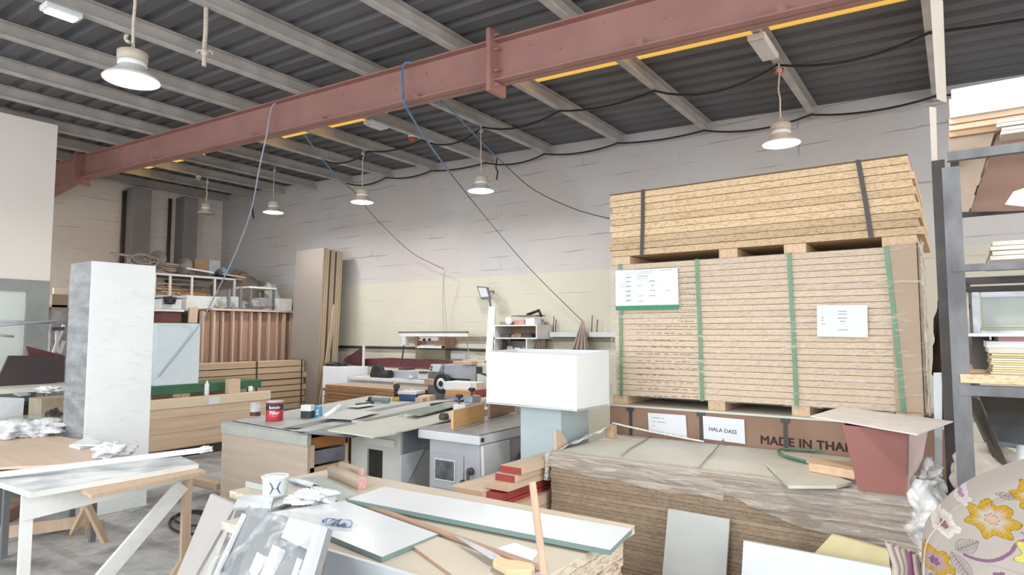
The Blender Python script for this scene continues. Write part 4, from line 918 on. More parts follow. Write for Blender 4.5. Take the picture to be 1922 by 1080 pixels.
# ================================================================ spindle shaper
SZ = .85; sx0, sx1, sy0, sy1 = -3.79, -3.13, 4.02, 5.25
rt = thing('spindle_shaper', 'grey spindle moulder with cast table and wooden fence in the middle foreground', 'machine', (-3.45, 4.5, 0))
m_cast = mat('cast_table', (.36,.37,.38), (.28,.29,.30), rough=.35, metal=.35, scale=4)
MB().box(sx0,sx1,sy0,sy1,SZ-.085,SZ-.01).build('table_skirt', m_lgrey, rt, bevel=.01); MB().box(sx0+.004,sx1-.004,sy0+.004,sy1-.004,SZ-.01,SZ).build('table_top', m_cast, rt, bevel=.002)
b = MB().hexa([(sx0+.10,sy0+.04,0),(sx1+.0,sy0+.04,0),(sx1+.0,sy1-.1,0),(sx0+.10,sy1-.1,0),(sx0+.10,sy0+.04,SZ-.085),(sx1-.03,sy0+.04,SZ-.085),(sx1-.03,sy1-.1,SZ-.085),(sx0+.10,sy1-.1,SZ-.085)]); b.build('cabinet', m_greyp, rt, bevel=.006)
MB().hexa([(sx1,sy0+.05,0),(sx1+.035,sy0+.05,0),(sx1+.035,sy0+.42,0),(sx1,sy0+.42,0),(sx1-.03,sy0+.05,SZ-.09),(sx1+.0,sy0+.05,SZ-.09),(sx1+.0,sy0+.42,SZ-.09),(sx1-.03,sy0+.42,SZ-.09)]).build('side_cover', m_lgrey, rt, bevel=.008)
yf = sy0+.04
b = MB(); dx0 = at(811,880,Y=yf).x; dx1 = at(871,880,Y=yf).x; dz1 = at(840,853,Y=yf).z; dz0 = at(840,918,Y=yf).z
dr = b.box(dx0,dx1,yf-.012,yf-.001,dz0,dz1).build('door', m_greyp, rt, bevel=.004)
wx0 = at(820,880,Y=yf).x; wx1 = at(855,880,Y=yf).x; wz1 = at(836,864,Y=yf).z; wz0 = at(838,900,Y=yf).z
MB().box(wx0-.012,wx1+.012,yf-.020,yf-.013,wz0-.012,wz1+.012).build('window_frame', m_lgrey, dr, bevel=.002); MB().box(wx0,wx1,yf-.023,yf-.020,wz0,wz1).build('window_pane', mat('dark_pane',(.07,.075,.08),(.16,.17,.18),rough=.15,scale=14), dr)
p = at(885,885,Y=yf); MB().tube([p, p+Vector((0,-.05,0)), p+Vector((.02,-.06,-.12))], .012, 8).build('lever', m_dark, rt)
MB().lathe([(.03,0),(.03,.03)], p, 12, axis=(0,-1,0)).build('knob', m_dark, rt)
MB().lathe([(.018,0),(.018,.02)], at(869,905,Y=yf-.012), 10, axis=(0,-1,0)).build('latch', m_dark, rt)
MB().lathe([(.018,0),(.018,.01)], Vector((sx1+.001,sy0+.035,SZ-.045)), 12, axis=(1,0,0)).build('knob', m_dark, rt)
for k in range(3):
    pts = [Vector((sx1+.004+.012*(1-.33*k)+.012, sy0+.26+.03*math.sin(j*PI/3*1.0), SZ-.27-.08*k-.012*j+.0)) for j in range(5)]
    pts = [Vector((sx1+.022+.01*k, sy0+.25+.02*((-1)**j), SZ-.28-.07*k-.014*j)) for j in range(5)]; MB().tube(curve(pts,4), .004, 5).build('louvre_slot', m_greyp, rt)
q = MB().lathe([(.09,0),(.09,.012),(.07,.02)], Vector((sx1+.0,sy0+.62,SZ-.30)), 20, axis=(1,0,0)).build('motor_port', m_dark, rt)
# fence boards
m_fw = mat_wood('fence_wood', (.68,.42,.20), (.58,.33,.14), 1, scale=1.5); m_fw2 = mat_wood('fence_wood_dark', (.36,.22,.16), (.28,.16,.11), 1, scale=1.5)
def fence(pa, pb, hp, m_, th=.025):
    A = at(*pa, Z=SZ+.002); B_ = at(*pb, Z=SZ+.002); d = (B_-A); n = Vector((-d.y,d.x,0)).normalized()*th
    return MB().hexa([A,B_,B_+n,A+n]+[v+Vector((0,0,hp)) for v in (A,B_,B_+n,A+n)]).build('fence_board', m_, rt, bevel=.002)
fence((851,806),(909,790),.155,m_fw); fence((920,787),(967,773),.155,m_fw2)
MB().bar(at(850,807.5,Z=SZ+.004), at(969,775,Z=SZ+.004), .012, .006).build('guide_rail', m_lgrey, rt)
p = at(885,790,Z=SZ)+Vector((-.11,.10,0))
MB().cbox((p.x,p.y,SZ),.14,.34,.15,.1).build('fence_bracket', m_lgrey, rt, bevel=.01); MB().cbox((p.x,p.y+.05,SZ+.15),.10,.16,.06,.1).build('fence_carriage', m_greyp, rt, bevel=.01)
for dx, dy, dz in ((-.02,-.12,.20),(.0,.04,.25)):
    MB().tube([p+Vector((dx,dy,dz-.06)), p+Vector((dx,dy,dz))], .01, 8).build('screw', m_dark, rt); MB().lathe([(.02,0),(.035,.01),(.035,.025),(.02,.035)], p+Vector((dx,dy,dz)), 12).build('knob', m_dblk, rt)
p2 = p+Vector((-.10,-.20,.03)); MB().lathe([(.035,0),(.04,.02),(.04,.06),(.03,.07)], p2, 16, axis=(-.3,-1,0)).build('knob', m_dark, rt)

# ================================================================ white box on its grey-blue column
zc1 = 1.10
m_col = mat('blue_grey_laminate', (.42,.50,.53), (.40,.48,.51), rough=.35)
a = at(977,800,Y=4.12); c = at(1053,800,Y=4.12)
tag(MB().box(a.x,c.x,4.12,4.55,0,1.098).build('column_box', m_col, bevel=.003), 'blue-grey upright column box carrying the big open white box', 'box')
rt = thing('open_box', 'big open-topped white box balanced on the blue-grey column', 'box', (-2.65,4.3,1.10))
A = at(913,660,Y=4.02); Bp = at(1082,668,Y=3.98); Cp = at(1143,658,X=-2.20); Dp = Vector((A.x-.02,Cp.y+.02,Cp.z))
A0 = at(914,745,Y=4.02); B0 = at(1080,763,Y=3.98); C0 = at(1142,740,X=-2.20); zf_ = min(A0.z,B0.z,C0.z)
A0 = Vector((A.x,A.y,1.100)); B0 = Vector((Bp.x,Bp.y,1.100)); C0 = Vector((Cp.x,Cp.y,1.100)); D0 = Vector((Dp.x,Dp.y,1.100))
def wallp(p, q, p0, q0, inward, t=.014):
    n = Vector(inward)*t; return MB().hexa([p0,q0,q0+n,p0+n,p,q,q+n,p+n])
wallp(A,Bp,A0,B0,(0,1,0)).build('front_panel', m_white, rt, bevel=.001); wallp(Bp,Cp,B0,C0,(-1,0,0)).build('side_panel', m_white, rt, bevel=.001)
wallp(Dp,Cp,D0,C0,(0,-1,0)).build('back_panel', m_white, rt, bevel=.001); wallp(A,Dp,A0,D0,(1,0,0)).build('side_panel', m_white, rt, bevel=.001)
MB().hexa([A0,B0,C0,D0]+[v+Vector((0,0,.014)) for v in (A0,B0,C0,D0)]).build('bottom', m_white, rt)

# ================================================================ beams with red ends
random.seed(2)
m_bm = mat_wood('beam_wood', (.70,.55,.41), (.62,.46,.33), 1, scale=1.3); m_rend = mat('red_end_paint', (.36,.06,.055), (.31,.05,.045), rough=.5)
m_bend = mat('sawn_end', (.58,.40,.28), rough=.8)
def beam(pl, pr, zt, th, y1, endm, lab, grp=None):
    """near end's top corners pl, pr"""
    A = at(*pl, Z=zt); B_ = at(*pr, Z=zt); y = (A.y+B_.y)/2
    b = MB().box(A.x,B_.x,y,y1,zt-th,zt); b.mi = [1 if k == 2 else 0 for k in range(6)]; return tag(b.build('wooden_beam', [m_bm, endm], bevel=.002), lab, 'beam', grp)
z = .76; 
beam((940,873),(977,880),.76,.045,4.3,m_rend,'pale wooden beam with red painted end, topmost of the pile by the near low stack')
beam((930,888),(966,894),.712,.045,4.3,m_rend,'pale wooden beam with red painted end, second from the top of the pile')
beam((912,903),(952,912),.664,.045,4.3,m_bend,'pale wooden beam with plain sawn end jutting out furthest from the pile')
beam((852,912),(902,924),.615,.06,4.25,m_bend,'wide pale wooden beam with sawn end, lowest at the left of the pile')
xa = at(950,920,Y=3.45).x; 
for k in range(2): 
    zbox(-2.74,-2.47,3.42+.02*k,4.3,.56-.05*k,.605-.05*k,'wooden_beam',m_rend,'red painted beam end low in the pile','beam','red low beams in the pile')
for k in range(6):
    zbox(-2.62,-2.42,3.28+.01*(k%2),4.3,.08+k*.075,.152+k*.075,'wooden_beam',m_bm,'pale wooden beam in the lower part of the pile by the near low stack','beam','pale beams low in the pile')
zbox(-2.62,-2.42,3.4,4.3,0,.078,'bearer',m_bm,'bearer under the pile of beams','bearer')
zbox(-3.05,-2.68,3.6,4.2,0,.553,'trestle_block',m_bench,'block carrying the wide beam of the pile','block')

# ================================================================ machines along the wall
def box_on(x0,x1,yt,yb,Y,dep,name,mats,lab,cat,bevel=.004,floor=False,top=None):
    b = fb(x0,x1,yt,yb,Y,dep,top=top)
    if floor: b.v = [(v[0],v[1],0 if abs(v[2]-min(w[2] for w in b.v)) < 1e-6 else v[2]) for v in b.v]
    return tag(b.build(name, mats, bevel=bevel), lab, cat)
def tofloor(b):
    m0 = min(v[2] for v in b.v); b.v = [(v[0],v[1],0 if abs(v[2]-m0) < 1e-6 else v[2]) for v in b.v]; return b
# orange-edged board stack
m_org = mat_wood('orange_board_edge', (.36,.19,.08), (.25,.12,.05), 0, scale=1.5, rand=.15); m_orgt = mat_wood('orange_board_top', (.42,.32,.24), (.35,.26,.19), 0)
Y = 6.34; A = at(608,722,Y=Y); xr = at(782,722,Y=Y).x; n = 8; h = .05
for k in range(n):
    zt = A.z-k*h; o = MB().box(A.x+random.uniform(-.02,.02), xr, Y+random.uniform(-.01,.01), Y+.56, zt-h+.006, zt, 0, 1).build('board', [m_org, m_orgt], bevel=.002); tag(o, 'orange-edged board in the stack behind the workbench tools', 'board', 'orange-edged boards')
zbox(A.x+.05, xr-.05, Y+.05, Y+.5, 0, A.z-n*h, 'pallet', m_dark, 'dark base under the orange-edged boards', 'base')
# white crate box with rags
box_on(608,652,690,722,5.95,.45,'carton',m_white,'white square carton left of the wall machines, rags on its top','carton') if False else None
Yc = 6.95; rt = thing('white_chest', 'white chest with dark rags on top beside the upright boards', 'chest', mid(at(605,750,Y=Yc),at(652,750,Y=Yc))); rt.location.z = 0
tofloor(fb(606,651,689,740,Yc,.45)).build('body', m_white, rt, bevel=.006)
zc = at(628,689,Y=Yc).z; p = at(628,689,Y=Yc+.2)
tag(MB().blob((p.x,Yc+.25,zc), .40,.3,.07, seed=19, amp=.3).build('dark_rags', m_dark), 'dark rags heaped on the white chest', 'rags')
# dark maroon wedge panel and long maroon board
P = [at(x,y,Y=7.5) for x,y in [(640,684),(648,672),(662,664),(682,650),(681,706),(640,706)]]
tag(MB().prism(P, (0,.03,0)).build('stepped_board', mat('dark_maroon',(.075,.025,.03),rough=.5)), 'dark maroon stepped panel standing against the wall', 'panel')
P = [at(x,y,Y=7.6) for x,y in [(684,674),(730,672),(888,680),(888,691),(740,690),(684,687)]]
tag(MB().prism(P, (0,.04,0)).build('long_board', m_maroon), 'long maroon board along the wall behind the machines', 'board')
tag(MB().box(at(684,700,Y=7.58).x,at(900,700,Y=7.58).x,7.55,7.75,0,at(700,690,Y=7.58).z).build('low_ledge', m_creamb), 'cream ledge carrying the long maroon board', 'ledge')
tag(MB().box(at(636,700,Y=7.5).x,at(683,700,Y=7.5).x,7.48,7.6,0,at(660,706,Y=7.5).z).build('low_block', m_dark), 'dark block under the stepped maroon panel', 'block')
tag(MB().bar((at(682.5,650,Y=7.45).x,7.45,0), at(683,648,Y=7.45), .03).build('white_post', m_wf), 'thin white post at the right edge of the stepped maroon panel', 'post')
# planer with table and fence
rt = thing('planer', 'long planer machine with pale table and grey fence along the wall', 'machine', (at(740,720,Y=6.75).x,7.0,0))
zt = at(740,712,Y=6.97).z
MB().box(at(655,712,Y=6.97).x, at(806,712,Y=6.97).x, 6.97, 7.35, zt-.05, zt).build('table', m_lgrey, rt, bevel=.006); MB().box(at(675,712,Y=6.8).x, at(800,712,Y=6.8).x, 7.0, 7.3, 0, zt-.05).build('body', m_greyp, rt, bevel=.01)
b = fb(722,785,697,713,7.2,.06); b.build('fence', m_greyp, rt, bevel=.004); fb(784,806,700,712,7.1,.15).build('end_housing', m_lgrey, rt, bevel=.006); fb(786,800,698,702,7.08,.1).build('switch_box', m_dark, rt)
p = at(712,700,Y=7.1); MB().lathe([(.10,0),(.14,.01),(.14,.05),(.10,.06)], p, 20, axis=(0,-1,0)).build('guard_disc', m_black, rt); MB().tube([p+Vector((-.14,0,-.03)),p+Vector((.25,0,-.02))], .07, 10).build('guard_arm', m_black, rt)
MB().tube([at(770,712,Y=7.0),at(772,706,Y=7.0)], .03, 10).build('handle', m_lgrey, rt)
fb(748,762,691,695,6.95,.2).build('tool_rest', m_dark, rt)
# edge sander
rt = thing('sander', 'dark machine with pale slanted control panel and round pulley, right of the planer', 'machine', (at(815,720,Y=6.5).x,6.7,0))
tofloor(fb(802,831,697,715,6.5,.4)).build('body', m_stf, rt, bevel=.02)
P = [at(x,y,Y=6.45) for x,y in [(805,697),(809,684),(829,684),(823,699)]]; MB().prism(P, (0,.06,0)).build('control_panel', m_lgrey, rt)
for x, y in ((811,689),(810,694)): MB().lathe([(.012,0),(.012,.02)], at(x,y,Y=6.45), 8, axis=(0,-1,0)).build('knob', m_black, rt)
p = at(828,721,Y=6.36); MB().lathe([(.12,0),(.13,.02),(.13,.08)], p+Vector((0,.08,0)), 24, axis=(0,-1,0)).build('pulley', m_black, rt); MB().lathe([(.065,.081),(.075,.086),(.05,.088)], p+Vector((0,.08,0)), 24, axis=(0,-1,0)).build('pulley_ring', m_lgrey, rt); MB().lathe([(.04,.088),(.035,.095)], p+Vector((0,.08,0)), 16, axis=(0,-1,0)).build('hub', m_black, rt)
box_on(796,816,712,723,6.36,.1,'wood_block',m_rw[1],'brown wood block on the boards in front of the round pulley','block')
# grey cabinet machine
rt = thing('thicknesser', 'grey box-shaped thicknesser with a dark slot, left of the big white open box', 'machine', (at(862,700,Y=6.3).x,6.6,0))
tofloor(fb(833,893,685,730,6.5,.5)).build('body', m_greyp, rt, bevel=.01); fb(841,882,711,719,6.49,.02).build('slot', m_dblk, rt)
q = thing('control_box', 'cream switch cabinet with black panel at the right of the thicknesser', 'cabinet', (at(905,700,Y=6.25).x,6.5,0))
tofloor(fb(895,925,684,745,6.25,.5)).build('body', mat('cream_machine_paint',(.56,.55,.50),rough=.5), q, bevel=.008)
fb(894,904,689,702,6.235,.02).build('switch_panel', m_dblk, q); MB().tube([at(904,702,Y=6.22),at(912,704,Y=6.2),at(914,707,Y=6.22)], .012, 6).build('cable', m_black, q)
box_on(833,883,718,733,6.0,.25,'carton',m_white,'white carton pair under the slot of the thicknesser','carton'); box_on(883,894,719,733,6.02,.2,'carton',mat('warm_white_carton',(.72,.68,.63),rough=.6),'small warm white carton right of the white carton pair','carton')
box_on(836,888,734,745,5.85,.3,'wooden_tray',mat_wood('orange_tray',(.55,.30,.13),(.45,.22,.09),0),'orange wooden tray in front of the white cartons','tray')
tag(MB().box(at(888,740,Y=5.85).x,at(892,740,Y=5.85).x,5.85,6.15,at(888,745,Y=5.85).z,at(888,733,Y=5.85).z).build('red_end', m_rend), 'red end piece at the right of the orange wooden tray', 'offcut')
zs_ = at(860,745,Y=5.85).z
tag(MB().box(-4.70,at(912,745,Y=5.8).x,5.8,6.2,0,zs_-.001).build('side_bench', m_bench, bevel=.004), 'brown side bench carrying the orange tray and white cartons', 'bench')
for k,(x0,x1,yt,yb,lab) in enumerate(((850,885,679,685,'reddish board lying on top of the thicknesser'),(868,908,676,684,'pale yellow board lying on the thicknesser, behind the reddish one'))):
    box_on(x0,x1,yt,yb,6.35+.12*k,.1,'board',[m_rw[3],m_bm][k],lab,'board')
# wall rail, control shelf
m_trk = mat('dark_cable_line', (.05,.045,.04), rough=.6); m_rail = mat('brown_wall_rail', (.30,.26,.18), (.24,.20,.14), rough=.7)
tag(MB().tube([at(628,651,Y=7.96), at(690,652,Y=7.96), at(800,654,Y=7.96), at(915,658,Y=7.96)], .022, 8).build('wall_pipe', m_trk), 'thin dark pipe running along the cream wall above the machines', 'pipe')
zr = at(1100,637,Y=7.97).z
tag(MB().box(at(762,635,Y=7.95).x, at(1150,635,Y=7.95).x, 7.95, 7.995, zr-.03, zr+.03).build('wall_rail', m_rail), 'brown wooden rail fixed along the cream wall', 'rail')
tag(MB().box(at(1035,627,Y=7.9).x, at(1160,627,Y=7.9).x, 7.85, 7.949, zr+.031, zr+.10).build('wall_ledge', m_lgrey), 'pale ledge on the wall rail right of the hanging cloth', 'ledge')
for px, yt in ((1038,594),(1042,600),(1110,592),(1120,600)):
    p = at(px,yt,Y=7.92); tag(MB().tube([(p.x,7.92,zr+.10),(p.x+.01,7.93,p.z)], .006, 6).build('thin_rod', m_trk), 'thin upright rod standing on the pale wall ledge', 'rod', 'rods on the wall ledge')
tag(MB().box(at(750,626,Y=7.6).x, at(878,628,Y=7.6).x, 7.6, 7.66, at(800,632,Y=7.6).z, at(800,626,Y=7.6).z).build('rail_bar', m_wf), 'long white bar over the control panel on the wall', 'bar')
tag(MB().box(at(749,623,Y=7.62).x, at(875,624,Y=7.62).x, 7.6, 7.68, at(800,626,Y=7.6).z+.001, at(800,626,Y=7.6).z+.03).build('dark_strip', m_stf), 'dark strip lying on the long white bar', 'strip')
rt = thing('control_shelf', 'small brown wall shelf with a white control panel with two knobs', 'shelf', at(835,655,Y=7.7))
fb(783,835,650,654,7.70,.28).build('shelf_board', m_white, rt); fb(779,783,632,654,7.7,.25).build('side', m_rw[0], rt); fb(829,836,634,654,7.70,.25).build('side', m_rw[0], rt)
fb(779,834,632,652,7.9,.05).build('back', m_rw[2], rt); pp = fb(786,821,633,640,7.66,.04).build('control_panel', m_white, rt)
for x in (797,807): MB().lathe([(.022,0),(.018,.03)], at(x,638,Y=7.66), 12, axis=(0,-1,0)).build('knob', m_black, pp)
MB().lathe([(.014,0),(.012,.02)], at(788,636,Y=7.66), 8, axis=(0,-1,0)).build('button', m_redl, pp)
fb(788,815,648,650,7.72,.2).build('papers', m_paper, rt)
tag(fb(780,835,656,675,7.85,.149).build('cardboard_sheet', mat('dull_card',(.32,.28,.20),(.28,.24,.17),rough=.8)), 'dull cardboard panel on the wall under the small brown shelf', 'cardboard')
rt = thing('socket_box', 'white socket box with a hanging dark plug lead, left of the small brown shelf', 'socket', at(757,645,Y=7.6))
fb(753,761,633,649,7.6,.1).build('box', m_lgrey, rt, bevel=.01); MB().tube(curve([at(758,649,Y=7.6),at(756,665,Y=7.5),at(753,685,Y=7.3)],6), .012, 6).build('lead', m_black, rt)
# wires up to the roof hose
for dx in (0, 5):
    tag(MB().tube(curve([at(833,506,Y=7.7), at(831+dx*.6,560,Y=7.8), at(832+dx,600,Y=7.85), at(836+dx,645,Y=7.8)],8), .004, 6).build('wire', m_str), 'thin wire dropping down the wall to the small brown shelf, %s of two' % ('left' if dx == 0 else 'right'), 'wire')
b = MB().tube(curve([at(872,628,Y=7.6),at(877,645,Y=7.75),at(880,660,Y=7.8),at(900,672,Y=7.6),at(890,680,Y=7.2)],8), .008, 6)
tag(b.build('cord', m_rope), 'pale cord looping down from the long white bar', 'cord')
tag(fb(846,873,664,674,7.9,.099).build('notice_sheet', m_paper), 'small pale sheet low on the wall left of the white leaning post', 'paper')
# leaning white post and floodlight
tag(MB().bar((at(907,745,Y=7.1).x,7.1,0), at(924,577,Y=7.7), .10, .06).build('white_post', m_white), 'white post leaning on the wall below the floodlight', 'post')
o = [x for x in C.objects if x.name.startswith('white_post')][-1]
rt = thing('floodlight', 'flat grey floodlight on the cream wall above the leaning white post', 'lamp', at(910,560,Y=7.8))
P = [at(x,y,Y=7.75) for x,y in [(894,537),(914,539),(920,562),(903,563)]]; MB().prism([P[3],P[2],P[1],P[0]], (0,.04,0)).build('housing', m_stf, rt, bevel=.004)
P = [at(x,y,Y=7.745) for x,y in [(897,540),(912,541),(917,557),(903,558)]]; MB().prism([P[3],P[2],P[1],P[0]], (0,.004,0)).build('glass', m_lgrey, rt)
MB().tube([at(917,549,Y=7.78),at(925,547,Y=7.95),at(927,550,Y=7.98)], .012, 6).build('bracket', m_stf, rt); MB().tube(curve([at(918,563,Y=7.8),at(920,568,Y=7.8),at(921,576,Y=7.75)],5), .009, 6).build('cable', m_black, rt)
# wall shelf unit
rt = thing('wall_shelf', 'white two-tier wall shelf full of small tools', 'shelf', at(965,660,Y=7.8))
Yf = 7.55; zt = at(965,610,Y=Yf).z; zm = at(965,634,Y=Yf).z; zb_ = at(965,665,Y=Yf).z; xa = at(927,630,Y=Yf).x; xb = at(1008,630,Y=Yf).x; xm = at(989,630,Y=Yf).x
MB().box(xa,xb,Yf,7.97,zt-.02,zt).build('top', m_wf, rt); MB().box(xa,xb,Yf,7.97,zm-.02,zm).build('middle_shelf', m_wf, rt); MB().box(xa,xa+.02,Yf,7.97,zb_,zt-.02).build('side', m_wf, rt); MB().box(xb-.02,xb,Yf,7.97,zm,zt-.02).build('side', m_wf, rt)
MB().box(xm-.02,xm,Yf,7.97,zb_,zm-.02).build('side', m_wf, rt); MB().box(xa+.02,xb-.02,7.95,7.965,zm,zt-.02).build('back', m_rw[0], rt); MB().box(xa+.02,xm-.02,7.95,7.965,zb_,zm-.02).build('back', mat('grey_back',(.30,.31,.31),rough=.6), rt); MB().box(xa,xm,Yf,7.97,zb_-.02,zb_).build('bottom', m_wf, rt)
random.seed(6)
cols = [(.05,.06,.09),(.04,.04,.05),(.45,.36,.25),(.5,.5,.5),(.35,.22,.12),(.3,.3,.55)]
mo = [mat('small_tool_%d'%k, c, rough=.5) for k, c in enumerate(cols)]
for k in range(9):
    x = xa+.08+(xb-xa-.2)*k/8; tag(MB().cbox((x,Yf+.12+random.uniform(0,.15),zm+.001),random.uniform(.08,.16),.08,random.uniform(.03,.07),random.uniform(-.4,.4)).build('small_tool', mo[k%6], bevel=.006), 'small tool on the upper tier of the white wall shelf', 'tool', 'small tools on the wall shelf')
for k in range(4):
    x = xa+.1+(xm-xa-.2)*k/3; tag(MB().cbox((x,Yf+.12,zb_+.001),.1,.08,random.uniform(.04,.12),random.uniform(-.4,.4)).build('small_tool', mo[(k+1)%6], bevel=.006), 'small tool on the lower tier of the white wall shelf', 'tool', 'small tools low on the wall shelf')
p = at(936,645,Y=Yf+.15); tag(MB().lathe([(.10,0),(.11,.02),(.10,.04)], (p.x,Yf+.2,zb_+.115), 20, axis=(.5,-1,0)).build('dark_disc', m_black), 'dark disc standing in the lower left of the white wall shelf', 'disc')
for x0,x1,yt,yb,mt,lab,cat in ((986,1003,594,606,m_paper,'white carton on top of the wall shelf','carton'),(965,984,598,607,mat('pink_tin',(.60,.28,.28),rough=.5),'pink tin left of the white carton on the wall shelf','tin'),(938,960,602,608,mat('khaki_bits',(.30,.27,.18),rough=.8),'khaki heap at the left on the wall shelf','heap')):
    b = fb(x0,x1,yt,yb,Yf+.1,.2); hgt = max(v[2] for v in b.v)-min(v[2] for v in b.v); m0 = min(v[2] for v in b.v); b.v = [(v[0],v[1],v[2]-m0+zt+.001) for v in b.v]; tag(b.build('shelf_item', mt, bevel=.003), lab, cat)
p = at(959,603,Y=Yf+.1); tag(MB().lathe([(.03,0),(.055,.01),(.055,.05),(.03,.06)], (p.x,Yf+.08,zt+.057), 16, axis=(0,-1,0)).build('tape_roll', m_white), 'white roll lying left of the pink tin on the wall shelf', 'roll')
b = fb(960,1006,592,594,Yf+.1,.25); m0 = min(v[2] for v in b.v); 
tag(b.build('thin_board', m_stf), 'thin dark strip lying over the pink tin and white carton', 'strip')
p = at(1005,591,Y=Yf+.15); tag(MB().tube([p+Vector((-.14,0,.0)), p+Vector((.06,0,.06)), p+Vector((.1,0,-.03))], .022, 8).build('pistol_tool', m_black), 'small black pistol-shaped tool topmost on the wall shelf', 'tool')
# hanging cloths (work aprons)
m_apr = mat('pinkish_grey_fabric', (.40,.33,.30), (.35,.285,.26), rough=.95, scale=6, bump=.2)
def apron(px, py, wl, wr_, drop, Y, lab):
    top = at(px,py,Y=Y); zb_ = at(px,665,Y=Y).z-.15
    def fn(u, v):
        w0 = at(px-wl,660,Y=Y).x; w1 = at(px+wr_,660,Y=Y).x; x = top.x*(1-v)+(w0+(w1-w0)*u)*v; x += (u-.5)*.04*(1-v)
        fold = .11*math.sin(u*PI*4.2+.6)*min(1,v*1.6)+.03*noise.noise(Vector((u*5,v*3,px))); return (x, Y-.03-.04*v-abs(fold)*.8, top.z+(zb_-top.z)*v+.03*math.sin(u*6)*v)
    return tag(MB().grid(50, 24, fn).build('hanging_apron', m_apr, solid=.004), lab, 'apron')
apron(1021,600,13,14,0,7.88,'pinkish grey cloth hanging gathered from a hook, nearer the wall shelf'); apron(1096,603,22,26,0,7.85,'wider pinkish grey cloth hanging from the wire end, beside the tall pallet load')
# ================================================================ things on the near low stack
m_pinkb = mat('reddish_laminate', (.34,.14,.12), (.31,.125,.105), rough=.55, scale=2)
m_pinklit = mat('reddish_laminate_lit', (.78,.60,.56), rough=.6)  # reddish side lightened in colour for the light falling on it
# tapered box: front bottom corners and top corners
zb = NZ+.006
f0 = at(1611,921,Z=zb); Yf = f0.y; f1 = at(1704,933,Y=Yf-.02); t0 = at(1582,797,Y=Yf+.0); t1 = at(1707,815,Y=Yf-.02)
s1 = at(1737,905,Z=zb)
dpt = .24
rt = thing('tapered_box', 'reddish tapered open box standing on the right end of the near low stack', 'box', (mid(f0,f1).x, Yf+.1, zb))
B0 = Vector((f0.x,Yf,zb)); B1 = Vector((f1.x,Yf,zb)); T0 = Vector((t0.x,Yf-.03,t0.z)); T1 = Vector((t1.x,Yf-.03,t0.z-.008))
B2 = B1+Vector((.03,dpt*.75,0)); B3 = B0+Vector((.0,dpt*.75,0)); T2 = T1+Vector((.075,dpt+.08,0)); T3 = T0+Vector((-.02,dpt+.08,0))
def slab4(a, b, c, d, n, t):
    n = Vector(n).normalized()*t; return MB().hexa([a,b,b+n,a+n,d,c,c+n,d+n])
slab4(B0,B1,T1,T0,(0,1,0),.01).build('front_panel', m_pinkb, rt)
slab4(B1,B2,T2,T1,(-1,0,0),.01).build('side_panel', m_pinklit, rt)['label'] = 'side panel coloured pale for the light on it'
slab4(B3,B2,T2,T3,(0,-1,0),.01).build('back_panel', m_pinkb, rt); slab4(B0,B3,T3,T0,(1,0,0),.01).build('side_panel', m_pinkb, rt)
MB().hexa([B0,B1,B2,B3]+[p+Vector((0,0,.01)) for p in (B0,B1,B2,B3)]).build('base', m_pinkb, rt)
# board on top of it
zt = t0.z+.006
P = [at(1521,783,Z=zt), at(1578,766,Z=zt+.0), at(1789,793,Z=zt), at(1722,818,Z=zt)]
tag(MB().prism([P[0],P[3],P[2],P[1]], (0,0,.006)).build('cover_board', mat('pale_cream_board', (.93,.89,.85), rough=.6)), 'thin cream board lying across the top of the reddish tapered box', 'board')
tag(topslab([(1437,868),(1480,912),(1570,912),(1600,905),(1545,886),(1500,873)], NZ+.012, .016, m_lamb).build('board_offcut', m_lamb), 'beige board offcut lying askew left of the reddish tapered box', 'offcut')
o = topslab([(1518,869),(1520,858),(1600,868),(1604,884)], NZ+.03, .05, m_wood).build('wood_block', m_wood, bevel=.003); tag(o, 'light brown wood block lying between the board offcut and the brown pack', 'block')
pts = [at(x,y,Z=NZ+.02) for x,y in [(1512,866),(1480,858),(1463,851),(1462,846),(1475,843),(1530,846),(1590,850)]]
tag(MB().tube(curve(pts, 6), .008, 6).build('strap_loop', m_greenstrap), 'loop of green strap left of the light brown wood block', 'strap')
tag(topslab([(1466,849),(1520,852),(1519,868),(1475,857)], NZ+.012, .006, m_offw).build('board_scrap', m_offw), 'small pale scrap inside the loop of green strap', 'scrap')
pts = [at(x,y,Z=NZ+.02) for x,y in [(1535,882),(1562,890),(1588,888)]]
tag(MB().tube(curve(pts, 5), .010, 6).build('strap_scrap', m_greenstrap), 'scrap of green strap in front of the light brown wood block', 'strap')
# panels leaning on the front of the near stack
def lean(pxb, Y0, Y1, ztop, th, m_, name, lab, cat):
    """panel given by its top edge in the picture; foot on the floor at Y1"""
    a = at(*pxb[0], Y=Y0); c = at(*pxb[1], Y=Y0); foot = [Vector((a.x+pxb[2], Y1, 0)), Vector((c.x+pxb[3], Y1, 0))]
    b = MB().hexa([foot[0]+Vector((0,-th,0)), foot[1]+Vector((0,-th,0)), foot[1], foot[0], a+Vector((0,-th,0)), c+Vector((0,-th,0)), c, a]); return tag(b.build(name, m_, bevel=.001), lab, cat)
lean([(1256,954),(1371,974),-.0,.0], 3.80, 3.62, 0, .018, m_gpan, 'laminated_sheet', 'narrow grey panel leaning against the front of the near low stack', 'panel')
lean([(1397,1014),(1672,1065),-.0,.10], 3.62, 3.45, 0, .018, m_bwpan, 'laminated_sheet', 'wide white panel leaning right of the narrow grey panel', 'panel')
P = [at(x,y,Y=3.72) for x,y in [(1528,1040),(1560,1005),(1575,1008),(1668,1034),(1674,1085),(1540,1085)]]; P[4].z = P[5].z = 0
b = MB().prism(P, (0,.03,0)); tag(b.build('foam_sheet', m_yel), 'torn yellowish foam sheet behind the wide white panel', 'foam')

